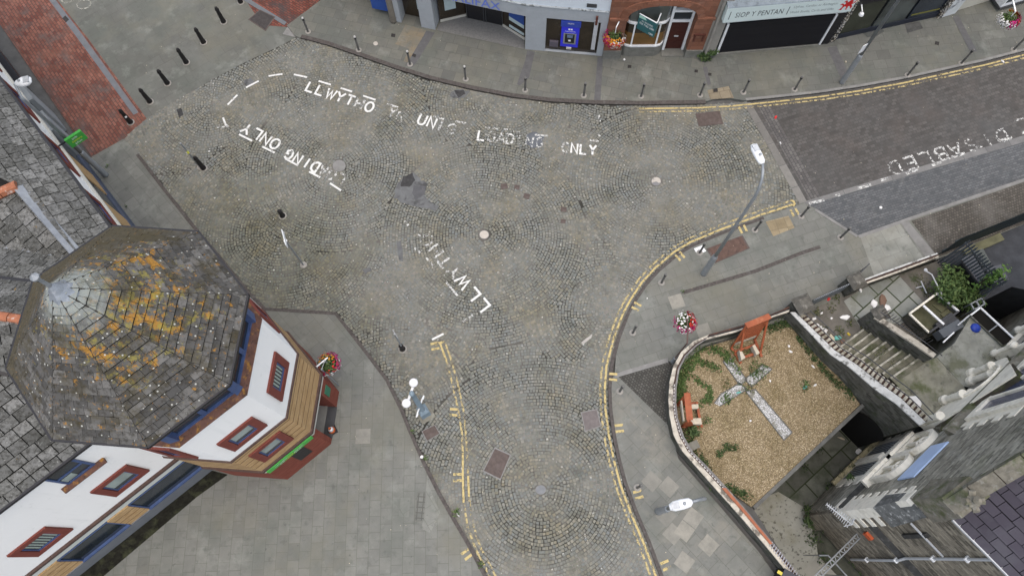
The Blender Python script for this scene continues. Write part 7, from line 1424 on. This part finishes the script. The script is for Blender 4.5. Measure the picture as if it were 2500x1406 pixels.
bw = [(2300, 838), (2345, 812)]; mb = MB(); mb.beam(G(2290, 820, 1.1), G(2338, 792, 1.1), .35, .5); tag(mb.build('parapet', plain('dark_blue_parapet', (.10, .11, .12), .15, 2)), 'grey blue parapet wall between the light well and the landing', 'wall')
mb = MB(); mb.beam(G(2302, 836, 1.36), G(2329, 811, 1.36), .05, .05); tag(mb.build('loose_plank', MWHITE), 'white strip lying along the edge of the concrete landing', 'plank')
mb = MB(); mb.beam(G(2338, 794, 1.45), G(2366, 770, 1.45), .05, .05); tag(mb.build('handrail', MSTEEL), 'short pale handrail between the parapet and the dark pit', 'handrail')
mb = MB(); mb.tube([G(2398, 735, 1.2), G(2430, 700, 1.6), G(2470, 672, 1.7)], .03, 6); tag(mb.build('pipe_rail', MDGREY), 'dark pipe running up past the bins to the right', 'pipe')
# ================================================================ LITTER
ML = [flat('litter_white', (.7, .7, .68), .7), flat('litter_red', (.5, .03, .03), .6), flat('litter_yellow', (.5, .38, .04), .6), flat('litter_cream', (.5, .45, .33), .8), flat('litter_teal', (.12, .38, .33), .6), flat('litter_brown', (.16, .10, .07), .8)]
def litter(px, z, sx, sy, m, label, name='litter', lump=.04):
    c0 = G(*px, z); r2 = random.Random(str(px)); mb = MB(); n = 9; a0 = r2.random()*3; vs = [(c0.x+math.cos(a0)*x-math.sin(a0)*y, c0.y+math.sin(a0)*x+math.cos(a0)*y) for x, y in [(sx*math.cos(k*2*math.pi/n)*r2.uniform(.6, 1.1), sy*math.sin(k*2*math.pi/n)*r2.uniform(.6, 1.1)) for k in range(n)]]
    V = [(x, y, z) for x, y in vs]+[(c0.x+(x-c0.x)*.8, c0.y+(y-c0.y)*.8, z+lump*r2.uniform(.4, 1.2)) for x, y in vs]+[(c0.x, c0.y, z+lump)]
    mb.add(V, [(k, (k+1) % n, n+(k+1) % n, n+k) for k in range(n)]+[(n+k, n+(k+1) % n, 2*n) for k in range(n)]); return tag(mb.build(name, m), label, 'litter')
for px, z, sx, sy, k, lab in (((1894, 287), .02, .11, .07, 1, 'crushed red and white carton on the brown block road'), ((1905, 350), .02, .09, .03, 0, 'thin white scrap on the left part of the brown block road'), ((2150, 507), .02, .10, .07, 0, 'white paper on the grey parking bay'), ((2023, 731), .11, .10, .08, 1, 'crushed red can inside the yard behind the gate'), ((2063, 774), .11, .22, .14, 0, 'white plastic bag on the dark yard floor'), ((2135, 742), .12, .24, .16, 0, 'white plate on the yard paving left of the brown cardboard'), ((2165, 752), .12, .26, .16, 0, 'white plate on the yard paving right of the brown cardboard'), ((2155, 735), .14, .34, .18, 5, 'brown crumpled cardboard between two white plates'), ((2005, 805), .11, .40, .22, 0, 'big torn white sheet beside the stair wall'), ((2030, 828), .12, .22, .18, 3, 'cream round scrap beside the stair wall'), ((2045, 825), .13, .2, .13, 4, 'teal packaging at the foot of the steps'), ((2057, 833), .12, .2, .10, 5, 'brown packet at the foot of the steps'), ((2072, 816), .11, .10, .07, 2, 'yellow packet at the foot of the steps'), ((1988, 778), .11, .14, .09, 0, 'small white scrap near the corner gate pillar'), ((2005, 765), .11, .10, .06, 0, 'white paper scrap just inside the gate'), ((2030, 777), .11, .07, .06, 0, 'tiny white carton in the middle of the dark yard'), ((2100, 708), .12, .12, .08, 0, 'white carton beside the gate pillar with a broken cap'), ((2164, 817), .55, .10, .09, 0, 'white cup on the upper part of the steps'), ((2178, 828), .7, .08, .06, 3, 'cream scrap on the steps'), ((2228, 985), 1.32, .5, .30, 0, 'pale rubble heap on the landing beside the railing'), ((1926, 845), .07, .06, .06, 0, 'white lid on the gravel right of the tall bench'), ((1930, 858), .07, .10, .06, 0, 'white scrap on the gravel'), ((1985, 895), .07, .10, .03, 0, 'thin white strip on the gravel near the stair wall'), ((1990, 940), .07, .11, .04, 0, 'white strip on the gravel beside the small weed'), ((1966, 945), .09, .14, .08, 4, 'greenish bottle lying in the small weed'), ((1880, 930), .07, .07, .05, 0, 'white scrap right of the cross bed'), ((1832, 1027), .07, .06, .05, 0, 'white scrap left of the long cross arm'), ((1803, 958), .08, .14, .04, 4, 'teal scrap at the crossing of the cross bed'), ((2385, 571), PZ, .12, .08, 0, 'white litter on the rough brown setts'), ((2440, 555), .2, .1, .07, 0, 'white litter caught behind the palisade fence'), ((511, 370), .02, .05, .05, 0, 'small white spot of litter in the left cobbles'), ((2065, 152), PZ, .06, .04, 3, 'pinkish scrap on the upper right pavement'), ((2448, 151), .03, .12, .05, 0, 'white scrap on the double yellow line at the right'), ((1524, 146), PZ, .07, .06, 0, 'white scrap in front of the bay window'), ((1030, 1115), .08, .10, .08, 0, 'white cup and dark stub at the left kerb'), ((2097, 1102), FZ, .18, .14, 0, 'white bag on the dark passage slabs'), ((2055, 1070), FZ, .2, .05, 3, 'pale stick on the passage below the gravel edge'), ((1118, 1256), .02, .10, .04, 0, 'white strip beside the weed at the left kerb'), ((1580, 728), PZ, .04, .04, 0, 'white speck on the garden side pavement')):
    litter(px, z, sx, sy, ML[k], lab)
# dark vehicle roof at the bottom edge behind the wall: a wheeled bin
WB = thing('wheelie_bin', 'dark blue black bin with a yellow label at the bottom edge of the pavement', 'bin', G(1905, 1420, PZ)); c0 = WB.location
a_ = wang((1880, 1400), (1945, 1440)); mb = MB(); mb.box((c0.x, c0.y, .55), (.62, .70, .9), a_); mb.build('body', MBLACK, WB)
mb = MB(); mb.box((c0.x, c0.y, 1.04), (.68, .76, .08), a_); mb.build('lid', flat('navy_lid', (.022, .025, .035), .4), WB); mb = MB(); q = G(1904, 1397, 1.085); mb.box((q.x, q.y, 1.085), (.18, .12, .01), a_); mb.build('label', flat('label_yellow', (.5, .42, .06), .5), WB)
# scattered gum spots, chips and leaves on the paving
mb = MB()
for _ in range(420):
    x, y = rr.uniform(330, 2480), rr.uniform(30, 1400); p = G(x, y, .0); s_ = rr.uniform(.008, .022)
    z = .03 if inpoly(np.array([p.x]), np.array([p.y]), cob)[0] else PZ+.02
    if 1640 < x and 730 < y or x < 850 and y > 560: continue
    mb.add([(p.x+s_*math.cos(a), p.y+s_*math.sin(a)*.8, z) for a in (0, 1.2, 2.5, 3.7, 5)], [(0, 1, 2, 3, 4)])
tag(mb.build('litter_specks', ML[3]), kind='stuff')
